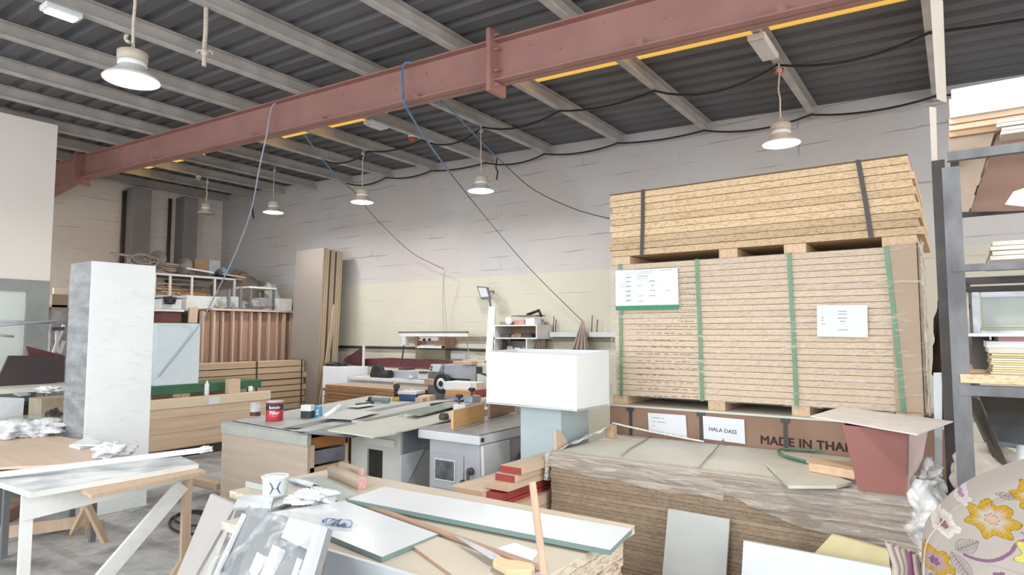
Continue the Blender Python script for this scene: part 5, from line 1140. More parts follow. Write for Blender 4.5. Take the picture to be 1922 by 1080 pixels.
# ================================================================ steel rack on the right
rt = thing('steel_rack', 'dark steel storage rack with angle-iron posts at the right edge', 'rack', (1.2, 3.6, 0))
m_rack = mat('worn_grey_steel', (.19,.19,.195), (.085,.085,.09), rough=.45, metal=.25, scale=7, stretch=(1,1,.4))
m_rackd = mat('dark_rack_steel', (.07,.06,.06), (.045,.04,.04), rough=.5, metal=.2)
RY0, RY1 = 3.2, 4.25
for x, y in ((-.031,RY0), (2.3,RY0), (-.088,RY1), (2.3,RY1)):
    ht = 2.345 if (x < 0 and y == RY0) else 2.62; b = MB().box(x, x+.062, y, y+.006, 0, ht).box(x, x+.006, y+.006, y+.075, 0, ht); b.build('post', m_rack if y == RY0 else m_rackd, rt)
def zat(x, y, Y=RY0): return at(x, y, Y=Y).z
beams = [(zat(1781,283)-.0, zat(1781,300)), (zat(1785,352), zat(1785,368)), (zat(1787,393), zat(1787,406)), (zat(1792,497), zat(1792,510)), (zat(1793,522), zat(1793,535)), (zat(1793,538), zat(1793,549)), (zat(1803,723), zat(1803,742))]
for k, (a, c) in enumerate(beams):
    back = k in (2, 5); Y = RY1 if back else RY0
    if k in (1, 2): Y = RY0+.4*k
    if k == 4: Y = RY0+.5
    px = {0:(1781,283,300),1:(1785,352,368),2:(1787,393,408),3:(1792,497,510),4:(1793,522,535),5:(1793,539,550),6:(1803,723,742)}[k]
    a = at(1800,px[1],Y=Y).z; c = at(1800,px[2],Y=Y).z
    MB().box(-.01, 2.36, Y-.004, Y+.03, c, a).build('rail', m_rack if k in (0,3,6) else m_rackd, rt)
for z in (2.4, 1.86, 1.40):
    MB().box(-.0, .03, RY0+.09, RY1-.01, z-.03, z+.03).build('side_rail', m_rackd, rt)
# boards across the tops
RXE = 2.3
def rb(name, lab, cat, px, Y, y1, mats, x1=RXE, grp=None, x0=None, bevel=.002):
    """board on the rack: left edge px x, top and bottom px rows at its left end on plane Y"""
    a = at(px[0], px[1], Y=Y); c = at(px[0], px[2], Y=Y)
    o = MB().box(a.x, x1, Y, y1, c.z, a.z).build(name, mats, bevel=bevel); return tag(o, lab, cat, grp)
rb('board', 'long cream board lying uppermost on the rack', 'board', (1785,168,186), 3.24, 4.2, m_creamb)
rb('board', 'thick creamy white panel second from the top of the rack', 'board', (1781,186,222), 3.20, 4.2, m_whiteb)
rb('board', 'pale wood board under the thick creamy white panel', 'board', (1781,222,234), 3.22, 4.2, m_wood)
rb('board', 'pale wood board third from the top of the rack', 'board', (1781,236,246), 3.23, 4.2, m_wood, x1=.42)
rb('board', 'darker wood board under the short pale one on the rack', 'board', (1781,248,258), 3.25, 4.2, mat_wood('tan_wood', (.55,.36,.20), (.45,.28,.15), 0), x1=.40)
# boards stored on the slope between rails
def quadslab(px, Ys, th, mt, name, lab, cat, grp=None):
    P = [at(x,y,Y=Yv) for (x,y), Yv in zip(px, Ys)]; n = (P[1]-P[0]).cross(P[2]-P[0]).normalized()*th
    if n.y < 0: n = -n
    return tag(MB().prism(P, n).build(name, mt), lab, cat, grp)
quadslab([(1781,262),(1868,246),(1818,398),(1787,398)], [3.28,3.28,3.5,3.5], .02, mat('beige_ply_sheet', (.60,.47,.37), (.56,.43,.33), rough=.7, scale=1.5), 'plywood_sheet', 'beige plywood sheet behind the upper rack rails', 'sheet')
m_cocoa = mat_wood('cocoa_wood', (.36,.23,.18), (.28,.17,.13), 0, scale=1)
quadslab([(1872,252),(1960,236),(1960,395),(1822,398)], [3.30,3.30,3.52,3.52], .02, m_cocoa, 'plywood_sheet', 'cocoa brown wood sheet behind the upper rack rails', 'sheet')
quadslab([(1902,360),(1960,340),(1960,392),(1886,384)], [3.28,3.28,3.28,3.28], .01, m_bwpan, 'laminated_sheet', 'pale bluish panel corner behind the second rack rail', 'panel')
for k in range(4):
    rb('wood_strip', 'short cream wood strip with cut end under the top rack boards', 'strip', (1872+k*4-(k%2)*6, 226+k*7, 232+k*7), 3.21, 3.9, m_creamb, x1=1.6, grp='cream strips under the top rack boards')
for k in range(4):
    rb('wood_strip', 'cream wood strip on the middle rack level, with ragged end', 'strip', (1862-(k%2)*4, 454+k*9, 462+k*9), 3.3, 3.9, m_creamb, x1=1.6, grp='cream strips on the middle rack level')
# shelf 2: framed white unit
rb('shelf_board', 'thin white board lying on the middle rack shelf', 'board', (1800,626,632), 3.21, 4.2, m_white)
rt = thing('glazed_unit', 'white framed unit with a greenish pane standing on the rack shelf', 'frame', at(1870,628,Y=3.8))
Yw = 3.8
def fr(px0, px1, m_, nm, Y=Yw, th=.03):
    a = at(px0[0], px0[1], Y=Y); c = at(px1[0], px1[1], Y=Y); return MB().box(min(a.x,c.x), max(a.x,c.x), Y, Y+th, min(a.z,c.z), max(a.z,c.z)).build(nm, m_, rt, bevel=.002)
fr((1810,549),(1821,626), m_offw, 'frame_bar'); fr((1823,549),(1841,626), m_bwpan, 'frame_bar', Yw+.001); fr((1841,549),(1960,556), m_bwpan, 'frame_bar'); fr((1841,621),(1960,628), m_bwpan, 'frame_bar'); fr((1841,556),(1960,621), mat('greenish_pane', (.36,.40,.36), (.32,.36,.32), rough=.2), 'pane', Yw+.02, .006)
fr((1843,612),(1925,614), m_yel, 'glazing_bead', Yw+.012, .006)
tag(MB().box(at(1796,600,Y=3.6).x, at(1803,600,Y=3.6).x, 3.6, 3.75, zat(1800,625,3.6), zat(1800,568,3.6)).build('book', m_bwpan), 'pale upright folder beside the rack post', 'folder')
tag(MB().box(at(1798,600,Y=3.5).x, at(1803,600,Y=3.5).x, 3.5, 3.58, zat(1800,625,3.5), zat(1800,609,3.5)).build('box', mat('pinkred_print', (.55,.05,.10), rough=.5)), 'small crimson box beside the rack post', 'box')
# lower shelf with stacked cream sheets
b = rb('shelf_board', 'chipboard shelf on the lower rack rail', 'board', (1802,703,719), 3.19, 4.2, m_chipY)
zs = zat(1802,703,3.19)
ztp = zat(1865,664, 3.3)
n = 9; hh = (ztp-zs)/n
for k in range(n):
    xx = at(1862+random.uniform(-3,3),690,Y=3.3).x; tag(MB().box(xx, 1.9, 3.3+random.uniform(-.01,.01), 4.0, zs+k*hh+.0008, zs+(k+1)*hh-.0008).build('sheet', m_yel if k%3 else m_creamb), 'cream sheet in the stack on the lower rack shelf', 'sheet', 'cream sheets on the lower rack shelf')
z = ztp
for px, th, mt, lab in ((1856,.022,m_creamb,'cream board lying on the cream sheets'),(1853,.028,m_paper,'white board over the cream board on the rack'),(1876,.03,mat('dull_pink_board',(.45,.27,.26),rough=.6),'dull pink board topmost over the cream sheets')):
    xx = at(px,670,Y=3.3).x; tag(MB().box(xx, 1.9, 3.32, 4.0, z+.001, z+th).build('board', mt), lab, 'board'); z += th
tag(MB().box(.05, at(1860,690,Y=3.7).x, 3.7, 4.1, zs+.001, zs+.16).build('box', m_dark), 'dark box behind the post on the lower rack shelf', 'box')
# dark glossy sheet and sack under the rack
P = [at(1838,751,Y=3.9), at(1960,757,Y=3.9), at(1960,850,Y=3.4), at(1875,838,Y=3.4)]
tag(MB().prism(P, (0,0,.02)).build('glossy_sheet', mat('dark_bluish_laminate', (.14,.16,.18), (.10,.12,.14), rough=.25)), 'dark glossy bluish panel lying sloped under the lower rack shelf', 'panel')
m_canv = mat('beige_canvas', (.52,.46,.40), (.44,.39,.34), rough=.9, scale=9, bump=.3)
tag(MB().blob(Vector((at(1855,900,Y=3.6).x, 3.6, at(1855,925,Y=3.6).z)), .26,.25,.2, seed=9, amp=.16).build('sack', m_canv), 'crumpled beige sack under the dark glossy panel', 'sack')
tag(MB().box(.12, 1.9, 3.35, 4.0, .3, at(1855,925,Y=3.6).z-.0).build('crate', m_dark), 'dark crate under the beige sack in the rack', 'crate')
quadslab([(1812,742),(1838,751),(1890,870),(1880,890)], [3.75,3.75,3.5,3.5], .02, mat('brown_dark_board', (.10,.085,.07), rough=.6), 'board', 'dark brown board leaning under the lower rack shelf', 'board')
tag(MB().tube([at(1918,838,Y=3.35), at(1918,900,Y=3.3)], .018, 10).build('metal_tube', m_lgrey), 'pale metal tube standing under the bluish panel', 'tube')
tag(MB().bar(at(1819,746,Y=3.9), at(1822,795,Y=3.9), .025).build('metal_bar', m_greyp), 'short grey metal bar hanging under the rack shelf', 'bar')
# planks leaning behind the rack's left post
a = at(1745,0,Y=4.55); 
quadslab([(1758,186),(1775,192),(1768,0),(1746,0)], [4.5,4.5,4.35,4.35], .03, m_woodz2 if False else m_creamb, 'plank', 'tall cream plank rising to the roof behind the left rack post', 'plank')
quadslab([(1750,335),(1760,330),(1757,202),(1744,200)], [4.4,4.4,4.4,4.4], .03, m_creamb, 'plank', 'short cream plank just left of the top of the rack post', 'plank')
quadslab([(1752,400),(1762,402),(1758,340),(1753,338)], [4.4,4.4,4.4,4.4], .03, m_chipY, 'plank', 'narrow brownish plank end below the short cream plank', 'plank')
quadslab([(1752,700),(1757,1010),(1769,1010),(1768,700)], [4.4,4.4,4.4,4.4], .02, m_bwpan, 'plank', 'narrow pale strip standing behind the left rack post near the floor', 'plank')

# ================================================================ near table: stack of chipboards with white panels on it
TZ = .75; tx1 = -1.285; ty0, ty1 = 1.76, 2.84; tx0 = -2.93
random.seed(9)
m_tabtop = mat('raw_beige_board', (.62,.56,.46), (.58,.52,.42), rough=.7, scale=3)
m_osb = mat_chip('flaky_edge', (.74,.64,.54), (.42,.24,.15), scale=55)
m_chipp = mat_chip('pale_chip_edge', (.74,.65,.52), (.52,.42,.30), scale=90)
yj = at(1034,1074,Z=TZ).y
zbox(tx0, tx1, ty0, ty1, TZ-.04, TZ, 'chipboard', [m_chipp, m_tabtop], 'raw beige chipboard lying uppermost on the near table stack', 'board', top=1)
zbox(-3.46, tx0-.006, 2.12, ty1, TZ-.04, TZ, 'chipboard', [m_chipp, m_tabtop], 'short raw chipboard on the low stand at the left end of the near table', 'board', top=1)
for x in (-3.44,-3.02):
    for y in (2.2,2.75): pass
st_ = thing('low_stand', 'low stand carrying the short chipboard at the left end of the near table', 'stand', (-3.2,2.5,0))
MB().box(-3.40,tx0-.03,2.2,ty1-.03,TZ-.10,TZ-.041).build('frame', m_wood, st_)
for x in (-3.38,-3.0):
    for y in (2.24,2.75): MB().box(x-.02,x+.02,y-.02,y+.02,0,TZ-.10).build('leg', m_wood, st_)
k = 0; z = TZ-.041
while z > .12:
    h = .036; zbox(tx0+random.uniform(0,.02), tx1-.05-random.uniform(0,.03), ty0+.03+random.uniform(0,.02), ty1-.02, z-h, z-.001, 'chipboard', m_osb if k % 3 == 0 else m_chipp, 'chipboard lower in the near table stack', 'board', 'chipboards lower in the near table stack'); z -= h+.001; k += 1
for x in (tx0+.2, (tx0+tx1)/2, tx1-.3): zbox(x-.05,x+.05,ty0+.1,ty1-.1,0,z-.001,'bearer',m_wood,'bearer on the floor under the near table stack','bearer','bearers under the near table stack')
m_glw = mat('white_glossy_panel', (.74,.79,.82), (.69,.745,.78), rough=.2, scale=2.5, coat=.2); m_gedge = mat('green_grey_edge', (.20,.29,.28), rough=.3)
def panel(px, z, th, lab, name='laminated_board', mats=None, grp=None):
    P = [at(x,y,Z=z+th) for x,y in px]; P = [Vector((p.x,p.y,z)) for p in P]
    return tag(MB().prism(P, (0,0,th), 0, 1).build(name, mats or [m_gedge, m_glw]), lab, 'panel', grp)
panel([(510,962),(717,1046),(822,1003),(645,940)], TZ+.001, .022, 'broad white panel with green edge, lying left on the near table')
panel([(652,937),(1145,1033),(1186,993),(722,914)], TZ+.012, .022, 'long white panel with green edge, lying along the back of the near table')
m_lath = mat_wood('reddish_lath', (.50,.32,.22), (.42,.25,.17), 0)
A = at(654,937,Z=TZ+.01); B_ = at(1012,1068,Z=TZ+.01)
tag(MB().bar(A+Vector((0,0,.003)), B_+Vector((0,0,.003)), .035, .011).build('lath', m_lath), 'long reddish lath lying in front of the long white panel', 'lath')
A = at(771,1024,Z=TZ+.02); B_ = at(925,1090,Z=TZ+.02)
panel([(771,1023),(850,1080),(960,1085),(990,1078),(820,1008)], TZ+.001, .012, 'thin beige board lying under the hand saw', 'thin_board', [m_lath, m_tabtop])
panel([(932,1030),(966,1019),(1012,1036),(998,1052)], TZ+.001, .004, 'small white card beside the hand saw', 'card', [m_paper, m_paper])
m_gg2 = mat('grey_green_board', (.36,.42,.41), (.33,.39,.38), rough=.35)
panel([(541,902),(640,944),(690,933),(600,893)], TZ+.001, .010, 'grey-green panel lying behind the white cloth', 'laminated_board', [m_gedge, m_gg2])
panel([(437,953),(508,955),(514,932),(470,928),(447,933)], TZ+.030, .012, 'small white panel under the white bucket, overhanging the table end', 'laminated_board')
panel([(509,955),(556,940),(540,928),(512,938)], TZ+.012, .012, 'small pale panel between the white bucket and the white cloth', 'laminated_board')
zbox(at(460,925,Y=2.22).x, at(492,925,Y=2.22).x, 2.22, 2.232, TZ+.001, TZ+.035, 'mirror_strip', mat('pale_mirror',(.5,.54,.53),rough=.1), 'small upright pale strip behind the white bucket', 'strip')
# hand saw
zs = TZ+.036
P = [at(x,y,Z=zs) for x,y in [(849,1006),(852,1004),(938,1044),(934,1052),(922,1052)]]
rt = thing('hand_saw', 'hand saw with grey blade and pale wooden handle on the near table', 'saw', P[2])
MB().prism(P, (0,0,.003)).build('blade', mat('saw_steel',(.30,.30,.34),rough=.3,metal=.7), rt)
P = [at(x,y,Z=zs+.012) for x,y in [(926,1047),(936,1043),(952,1050),(975,1053),(1000,1058),(1004,1064),(998,1070),(975,1072),(950,1070),(925,1056)]]
MB().prism([Vector((p.x,p.y,zs-.010)) for p in P], (0,0,.024)).build('handle', mat_wood('handle_wood',(.74,.56,.36),(.66,.46,.27),0), rt, bevel=.006)
# stick leaning upright
A = at(998,905,Y=2.02); B_ = at(1030,1130,Y=1.62)
A_ = at(999,905,Y=1.73); B_ = at(1022,1085,Y=1.70); d = (B_-A_); foot = A_+d*(A_.z/(A_.z-B_.z))
tag(MB().tube([A_, A_.lerp(foot,.5), foot], [.0115,.013,.013], 12).build('wooden_stick', mat_wood('stick_wood',(.62,.42,.30),(.50,.30,.20),2)), 'round wooden stick standing upright in front of the near table', 'stick')
# bucket
zb_ = TZ+.0425; p = at(516,928,Z=zb_); rt = thing('paint_bucket', 'white paint bucket with dark swirl label on the near table', 'bucket', (p.x,p.y,zb_))
MB().lathe([(.058,0),(.062,.004),(.066,.088),(.070,.090),(.070,.094)],(p.x,p.y,zb_),36).build('body', m_white, rt); MB().lathe([(.0575,.0965),(.0574,.0968),(.001,.0985)],(p.x,p.y,zb_),36).build('filling', m_white, rt); MB().lathe([(.071,.088),(.072,.098),(.060,.099),(.058,.094)],(p.x,p.y,zb_),36).build('rim', m_white, rt)
d = Vector((-p.x,-p.y,0)).normalized(); ang = math.atan2(d.y,d.x)
m_navy = mat('navy_print',(.06,.08,.14),rough=.4)
def arcmark(pts, wdt):
    b = MB(); vs = []
    for (a, z) in pts:
        for s_ in (-1, 1): aa = ang+a+s_*wdt; rr = .0655+.003*(z/.09); vs.append((p.x+math.cos(aa)*rr, p.y+math.sin(aa)*rr, zb_+z))
    b.add(vs, [(2*i,2*i+1,2*i+3,2*i+2) for i in range(len(pts)-1)]); return b
for sgn in (-1, 1):
    arcmark([(sgn*(.42-.22*math.sin(PI*t)), .015+.06*t) for t in [i/10 for i in range(11)]], .05).build('swirl_mark', m_navy, rt)
arcmark([(-.2,.046),(-.1,.040),(0,.039),(.1,.040),(.2,.046)], .06).build('swirl_mark', m_navy, rt)
# cloth
p = at(590,944,Z=TZ+.012); tag(MB().blob((p.x,p.y,TZ+.012), .22,.13,.07, seed=23, amp=.38, rz=.3, nu=60, nv=30).build('white_cloth', m_cloth), 'crumpled white cloth beside the bucket on the near table', 'cloth')
p = at(558,948,Z=TZ+.026); tag(MB().blob((p.x,p.y,TZ+.026), .15,.05,.025, seed=27, amp=.35, rz=.45, nu=40, nv=16).build('white_rag', m_cloth), 'flat white rag end left of the crumpled white cloth', 'cloth')
# sealant tube and knife
p = at(572,907,Z=TZ+.012); rt = thing('sealant_tube', 'pale sealant tube with blue mark lying behind the white cloth', 'tube', (p.x,p.y,TZ+.012))
a = at(548,900,Z=TZ+.03); c = at(590,912,Z=TZ+.03); MB().tube([a,c],.016,14).build('tube', m_lgrey, rt); MB().tube([c,c+(c-a).normalized()*.05],[.009,.003],10).build('nozzle', m_dark, rt)
tag(MB().tube([at(545,906,Z=TZ+.02),at(556,909,Z=TZ+.02)],.005,8).build('blue_pen', mat('pen_blue',(.05,.2,.5),rough=.4)), 'blue pen left of the sealant tube', 'pen')
# moulding offcuts with reddish ends
m_mold = mat_wood('smooth_moulding',(.43,.345,.27),(.38,.30,.23),1,scale=.8); m_pinkend = mat('pink_red_end',(.62,.28,.26),(.66,.45,.40),rough=.6,scale=30)
def moulding(a, c, r_, h_, lab):
    A = at(*a,Z=TZ); B_ = at(*c,Z=TZ); d = (B_-A).normalized(); s = Vector((-d.y,d.x,0)); prof = []
    for k in range(9): t = PI*k/8; prof.append((math.cos(t)*r_, h_-r_+math.sin(t)*r_))
    prof = [(r_*.8,0),(r_*.8,h_*.35),(r_,h_-r_)]+prof[1:-1]+[(-r_,h_-r_),(-r_*.8,h_*.35),(-r_*.8,0)]
    b = MB().prism([A+s*x+Vector((0,0,z+.001)) for x,z in prof], B_-A); b.mi = [0,1]+[0]*(len(b.f)-2); b.sm = [False,False]+[True]*(len(b.f)-2)
    return tag(b.build('moulding', [m_mold, m_pinkend]), lab, 'moulding')
moulding((622,896),(679,920),.030,.075,'thick brown moulding piece with pinkish end at the back of the near table'); moulding((640,884),(678,897),.020,.06,'thinner brown moulding piece behind the thick one')
# blue printed tube
zt_ = TZ+.023; p = at(636,984,Z=zt_); rt = thing('glue_tube', 'dark blue and grey printed tube lying on the broad white panel', 'tube', (p.x,p.y,zt_))
a = at(610,979,Z=zt_+.015); c = at(660,984,Z=zt_+.015); d = (c-a).normalized(); MB().tube([a, a+d*.008, a+d*.02, c-d*.01, c],[.008,.014,.016,.017,.010],14).build('body', mat('grey_blue_print',(.10,.13,.20),(.45,.48,.55),rough=.35,scale=45,lo=.45,hi=.55), rt); MB().tube([a-d*.012,a],.007,10).build('cap', mat('blue_cap',(.04,.18,.45),rough=.4), rt)
# ================================================================ wrapped frames leaning at the near left
m_fw_ = mat_film('crinkled_plastic', (.82,.85,.87), alpha=.12, scale=6, stretch=(1,1,1), lo=.52, hi=.72, amax=.6, rough=.15)
m_mirg = mat('grey_sheet_core', (.30,.32,.335), (.27,.29,.305), rough=.25)
def leanq(px, Ys, th, mats, name, lab, cat, parent=None):
    P = [at(x,y,Y=Yv) for (x,y), Yv in zip(px, Ys)]; n = (P[1]-P[0]).cross(P[3]-P[0]).normalized()*th
    if n.y < 0: n = -n
    b = MB().prism(P, n); return b, P, n
rt = thing('wrapped_glazing', 'grey and white framed panels wrapped in crinkled plastic, leaning at the near left', 'panel', at(500,1080,Y=1.3)); rt.location.z = 0
def toground(P):   # carry the two lower corners down to the floor
    a, b_, c, d = P; lo1 = a+(b_-a)*0; return P
TL = at(466,950,Y=1.66); TR = at(616,992,Y=1.63); BL = at(405,1085,Y=1.45); BR = at(590,1085,Y=1.42)
BLf = TL+(BL-TL)*((TL.z)/(TL.z-BL.z)); BRf = TR+(BR-TR)*((TR.z)/(TR.z-BR.z)); BRf = Vector((BRf.x,BRf.y,0)); BLf = Vector((BLf.x,BLf.y,0))
nn = (BRf-BLf).cross(TL-BLf).normalized(); nn = nn if nn.y > 0 else -nn
BLf.z = BRf.z = .03
MB().prism([BLf,BRf,TR,TL], nn*.02).build('back_sheet', m_mirg, rt)
def onp(u, v, off): return BLf.lerp(BRf,u).lerp(TL.lerp(TR,u),v)-nn*off
def strip(u0,u1,v0,v1,th,m_,nm):
    P = [onp(u0,v0,0),onp(u1,v0,0),onp(u1,v1,0),onp(u0,v1,0)]; MB().prism(P, -nn*th).build(nm, m_, rt, bevel=.002)
strip(.94,1.0,0,1,.03,m_bwpan,'frame_bar'); strip(.46,.54,0,.90,.035,m_white,'frame_bar'); strip(.56,.65,0,.93,.025,m_white,'frame_bar'); strip(.84,.89,0,.93,.02,m_white,'frame_bar'); strip(.0,.04,0,.97,.012,m_lgrey,'frame_bar'); strip(.6,.94,.95,1.0,.02,m_bwpan,'frame_bar')
def crink(u, v): 
    p = onp(u*1.04-.02, v*1.01, .042+.018*abs(noise.noise(Vector((u*7,v*9,4))))+.012*noise.noise(Vector((u*16,v*22,1)))); 
    return p
MB().grid(90, 120, crink).build('plastic_wrap', m_fw_, rt)
# beige board leaning left of it
a = at(395,928,Y=2.05); c = at(442,948,Y=2.0); fl = at(352,1090,Y=1.78); f0 = a+(fl-a)*(a.z/(a.z-fl.z)); f0.z = 0; f1 = Vector((c.x+.05, f0.y, 0))
P = [f0, f1, c, a]; tag(MB().prism(P, (0,.018,0)).build('leaning_board', mat('warm_grey_board',(.47,.45,.43),(.44,.42,.40),rough=.6)), 'warm grey board leaning at the left end of the near table', 'board')
# white panel in front of the table under its edge
P = [at(616,1034,Y=1.745), at(860,1130,Y=1.735)]; a = at(612,1033,Y=1.74); c = at(850,1110,Y=1.74)
tag(MB().hexa([(a.x,1.66,0),(c.x,1.66,0),(c.x,1.68,0),(a.x,1.68,0),(a.x,1.74,a.z),(c.x,1.74,a.z),(c.x,1.758,a.z),(a.x,1.758,a.z)]).build('laminated_board', m_bwpan), 'large bluish white panel standing against the front of the near table', 'panel')

# ================================================================ white trestle at the left
m_wpaint = mat('chipped_white_paint', (.76,.77,.75), (.66,.64,.58), rough=.6, scale=7, lo=.25, hi=.5); m_twood = mat_wood('trestle_wood',(.62,.47,.34),(.52,.37,.25),2)
TZ2 = .80
rt = thing('trestle_table', 'white-painted wooden trestle with diagonal brace at the near left', 'trestle', (-4.2,1.9,0))
L1 = at(52,928,Z=TZ2-.045); L2 = at(352,882,Z=TZ2-.045)
d = Vector((L2.x-L1.x, L2.y-L1.y, 0)).normalized(); s = Vector((d.y,-d.x,0))   # s points to the camera side
def post(p, w_, z0, z1, m_, nm='leg'):
    b = MB(); q = [p-d*w_/2-s*.02, p+d*w_/2-s*.02, p+d*w_/2+s*.02, p-d*w_/2+s*.02]; b.hexa([Vector((v.x,v.y,z0)) for v in q]+[Vector((v.x,v.y,z1)) for v in q]); return b.build(nm, m_, rt, bevel=.002)
post(L1,.055,0,TZ2-.04,m_wpaint); post(L2,.055,0,TZ2-.04,m_twood)
A = L1.copy(); B_ = L2.copy(); A.z = B_.z = TZ2-.115
a_ = A-d*.03+s*.03; c_ = B_+d*.02+s*.03; n_ = -s*.02
MB().hexa([a_+n_*0+Vector((0,0,-.07)), c_+Vector((0,0,.015)), c_+n_+Vector((0,0,.015)), a_+n_+Vector((0,0,-.07)), a_+Vector((0,0,.073)), c_+Vector((0,0,.073)), c_+n_+Vector((0,0,.073)), a_+n_+Vector((0,0,.073))]).build('apron', m_wpaint, rt, bevel=.001)
MB().bar(Vector((L1.x,L1.y,.12))+d*.30+s*.03, Vector((L2.x,L2.y,TZ2-.13))-d*.04+s*.03, .03, .09).build('brace', m_wpaint, rt, bevel=.002)
# splayed feet at the right leg
MB().bar(Vector((L2.x,L2.y,.20)), Vector((L2.x,L2.y,.0))+d*.10+s*.10, .04, .03).build('foot_strut', m_twood, rt); MB().bar(Vector((L2.x,L2.y,.20)), Vector((L2.x,L2.y,.0))-d*.12-s*.02, .04, .03).build('foot_strut', m_twood, rt)
def plank4(px, z, th, mt, name, lab, cat):
    P = [at(x,y,Z=z+th) for x,y in px]; P = [Vector((p.x,p.y,z)) for p in P]; return tag(MB().prism(P, (0,0,th), 0, 1 if isinstance(mt, list) else None).build(name, mt), lab, cat)
plank4([(150,918),(172,930),(386,884),(360,872)], TZ2-.039, .02, m_twood, 'plank', 'thin reddish plank lying along the near side of the white trestle', 'plank')
m_dusty = mat('scuffed_grey_top', (.74,.77,.79), (.42,.45,.47), rough=.4, scale=5, stretch=(1,1,1), detail=7, lo=.38, hi=.62)
plank4([(58,925),(373,871),(340,857),(-20,889),(-40,893)], TZ2-.018, .03, [m_wpaint, m_dusty], 'door_blank', 'long scuffed grey and white board lying on the white trestle', 'board')
A = at(-30,895,Z=TZ2+.03); B_ = at(398,843,Z=TZ2+.10); 
tag(MB().bar(A, B_, .035, .03).build('white_batten', m_wpaint, bevel=.003), 'long white batten lying along the back edge of the scuffed board', 'batten')
tag(MB().blob(B_-Vector((.02,.04,.02)), .07,.10,.04, seed=31, amp=.3, nu=20, nv=12).build('cloth_tip', m_cloth), 'bit of white cloth on the tip of the long white batten', 'cloth')
p = at(215,857,Z=TZ2-.0); 
# plywood table behind
PZ = .72
rt = thing('plywood_table', 'low table with broad brownish plywood top behind the white trestle', 'table', (-5.0,1.6,0))
P = [at(x,y,Z=PZ) for x,y in [(-60,880),(165,870),(250,846),(175,830),(100,817),(-60,826)]]
MB().prism([Vector((p.x,p.y,PZ-.018)) for p in P], (0,0,.018)).build('top', m_ply, rt)
c_ = mid(*P)
P2 = [c_.lerp(p,.55) for p in P]
for q in (P2[0],P2[2],P2[3],P2[5]): MB().box(q.x-.02,q.x+.02,q.y-.02,q.y+.02,0,PZ-.018).build('leg', m_stf, rt)
plank4([(-40,905),(60,897),(150,884),(150,870),(-40,874)], PZ-.05, .016, m_ply, 'plywood_sheet', 'second plywood sheet jutting out under the brownish plywood top', 'sheet')
def clothat(px, py, z, sx, sy, sz, seed, lab, amp=.35, rz=.2):
    p = at(px,py,Z=z); return tag(MB().blob((p.x,p.y,z), sx,sy,sz, seed=seed, amp=amp, rz=rz, nu=56, nv=28).build('white_cloth', m_cloth), lab, 'cloth')
clothat(20,820,PZ,.42,.40,.13,41,'heap of white cloth at the far left of the plywood top'); clothat(70,816,PZ,.42,.40,.12,43,'heap of white cloth right of the other one on the plywood top')
clothat(213,858,PZ+.0,.22,.26,.10,47,'small white cloth bundle at the right end of the plywood top')
plank4([(130,835),(150,840),(190,830),(165,820)], PZ+.001, .02, m_white, 'foam_offcut', 'small white offcut at the back corner of the plywood top', 'offcut')
tag(MB().bar(at(132,836,Z=PZ+.03), at(243,836,Z=PZ+.03), .02,.012).build('white_stick', m_white), 'thin white stick on the back edge of the plywood top', 'stick')
tag(MB().box(-6.0,-5.6,.9,1.15,0,.3).build('dark_block', m_dark), 'dark block on the floor at the left edge', 'block') if False else None
# sawhorse under / behind
rt = thing('sawhorse', 'bare wooden sawhorse on the floor behind the white trestle', 'sawhorse', at(160,1000,Z=0))
def fl(x, y): return at(x, y, Z=0)
T = at(163,948,Z=.34)
for q in (fl(135,1003), fl(197,1018), fl(165,1008)): MB().bar(T, q, .035, .045).build('leg', m_twood, rt)
A = fl(-30,1030); B_ = fl(172,1000); A.z = B_.z = .10
MB().bar(A, B_, .03, .09).build('rail', m_rw[3], rt)
MB().bar(fl(-30,1012)+Vector((0,0,.02)), fl(195,985)+Vector((0,0,.02)), .05, .04).build('back_rail', m_twood, rt)
tag(MB().tube([fl(60,1010)+Vector((0,0,.045)), fl(110,998)+Vector((0,0,.045)), fl(124,994)+Vector((0,0,.04))], [.02,.03,.035], 10).build('clamp_tool', m_stf), 'dark blue-grey tool lying behind the sawhorse rail', 'tool')
tag(MB().bar(fl(-10,985)+Vector((0,0,.06)), fl(35,960)+Vector((0,0,.06)), .2, .1).build('dark_beam', m_rw[2]), 'dark wooden beam piece on the floor at the left edge', 'beam')
# floor sheets and hose
for px, lab, mt in (([(218,955),(247,963),(285,948),(258,943)],'grey-green sheet on the floor at the foot of the wrapped cabinet',m_gg2),([(108,960),(115,982),(150,975),(145,955)],'small grey-green sheet on the floor left of the sawhorse',m_gg2)):
    P = [fl(*c) for c in px]; tag(MB().prism(P,(0,0,.006)).build('floor_sheet', mt), lab, 'sheet')
b = MB()
for k,(cx,cy,rx,ry) in enumerate(((360,985,42,20),(366,978,38,14))):
    pts = [fl(cx+rx*math.cos(t), cy+ry*math.sin(t))+Vector((0,0,.012+.01*k)) for t in [i/20*5.6+.4 for i in range(21)]]; b.tube(curve(pts,3), .010, 6)
tag(b.build('hose_coil', m_black), 'loose coil of dark hose on the floor right of the white trestle', 'hose')
tag(MB().box(*(lambda a,c:(min(a.x,c.x),max(a.x,c.x),a.y-.05,a.y+.05,0,.06))(fl(360,905),fl(432,915))).build('floor_batten', m_twood), 'low wooden batten on the floor left of the workbench', 'batten')
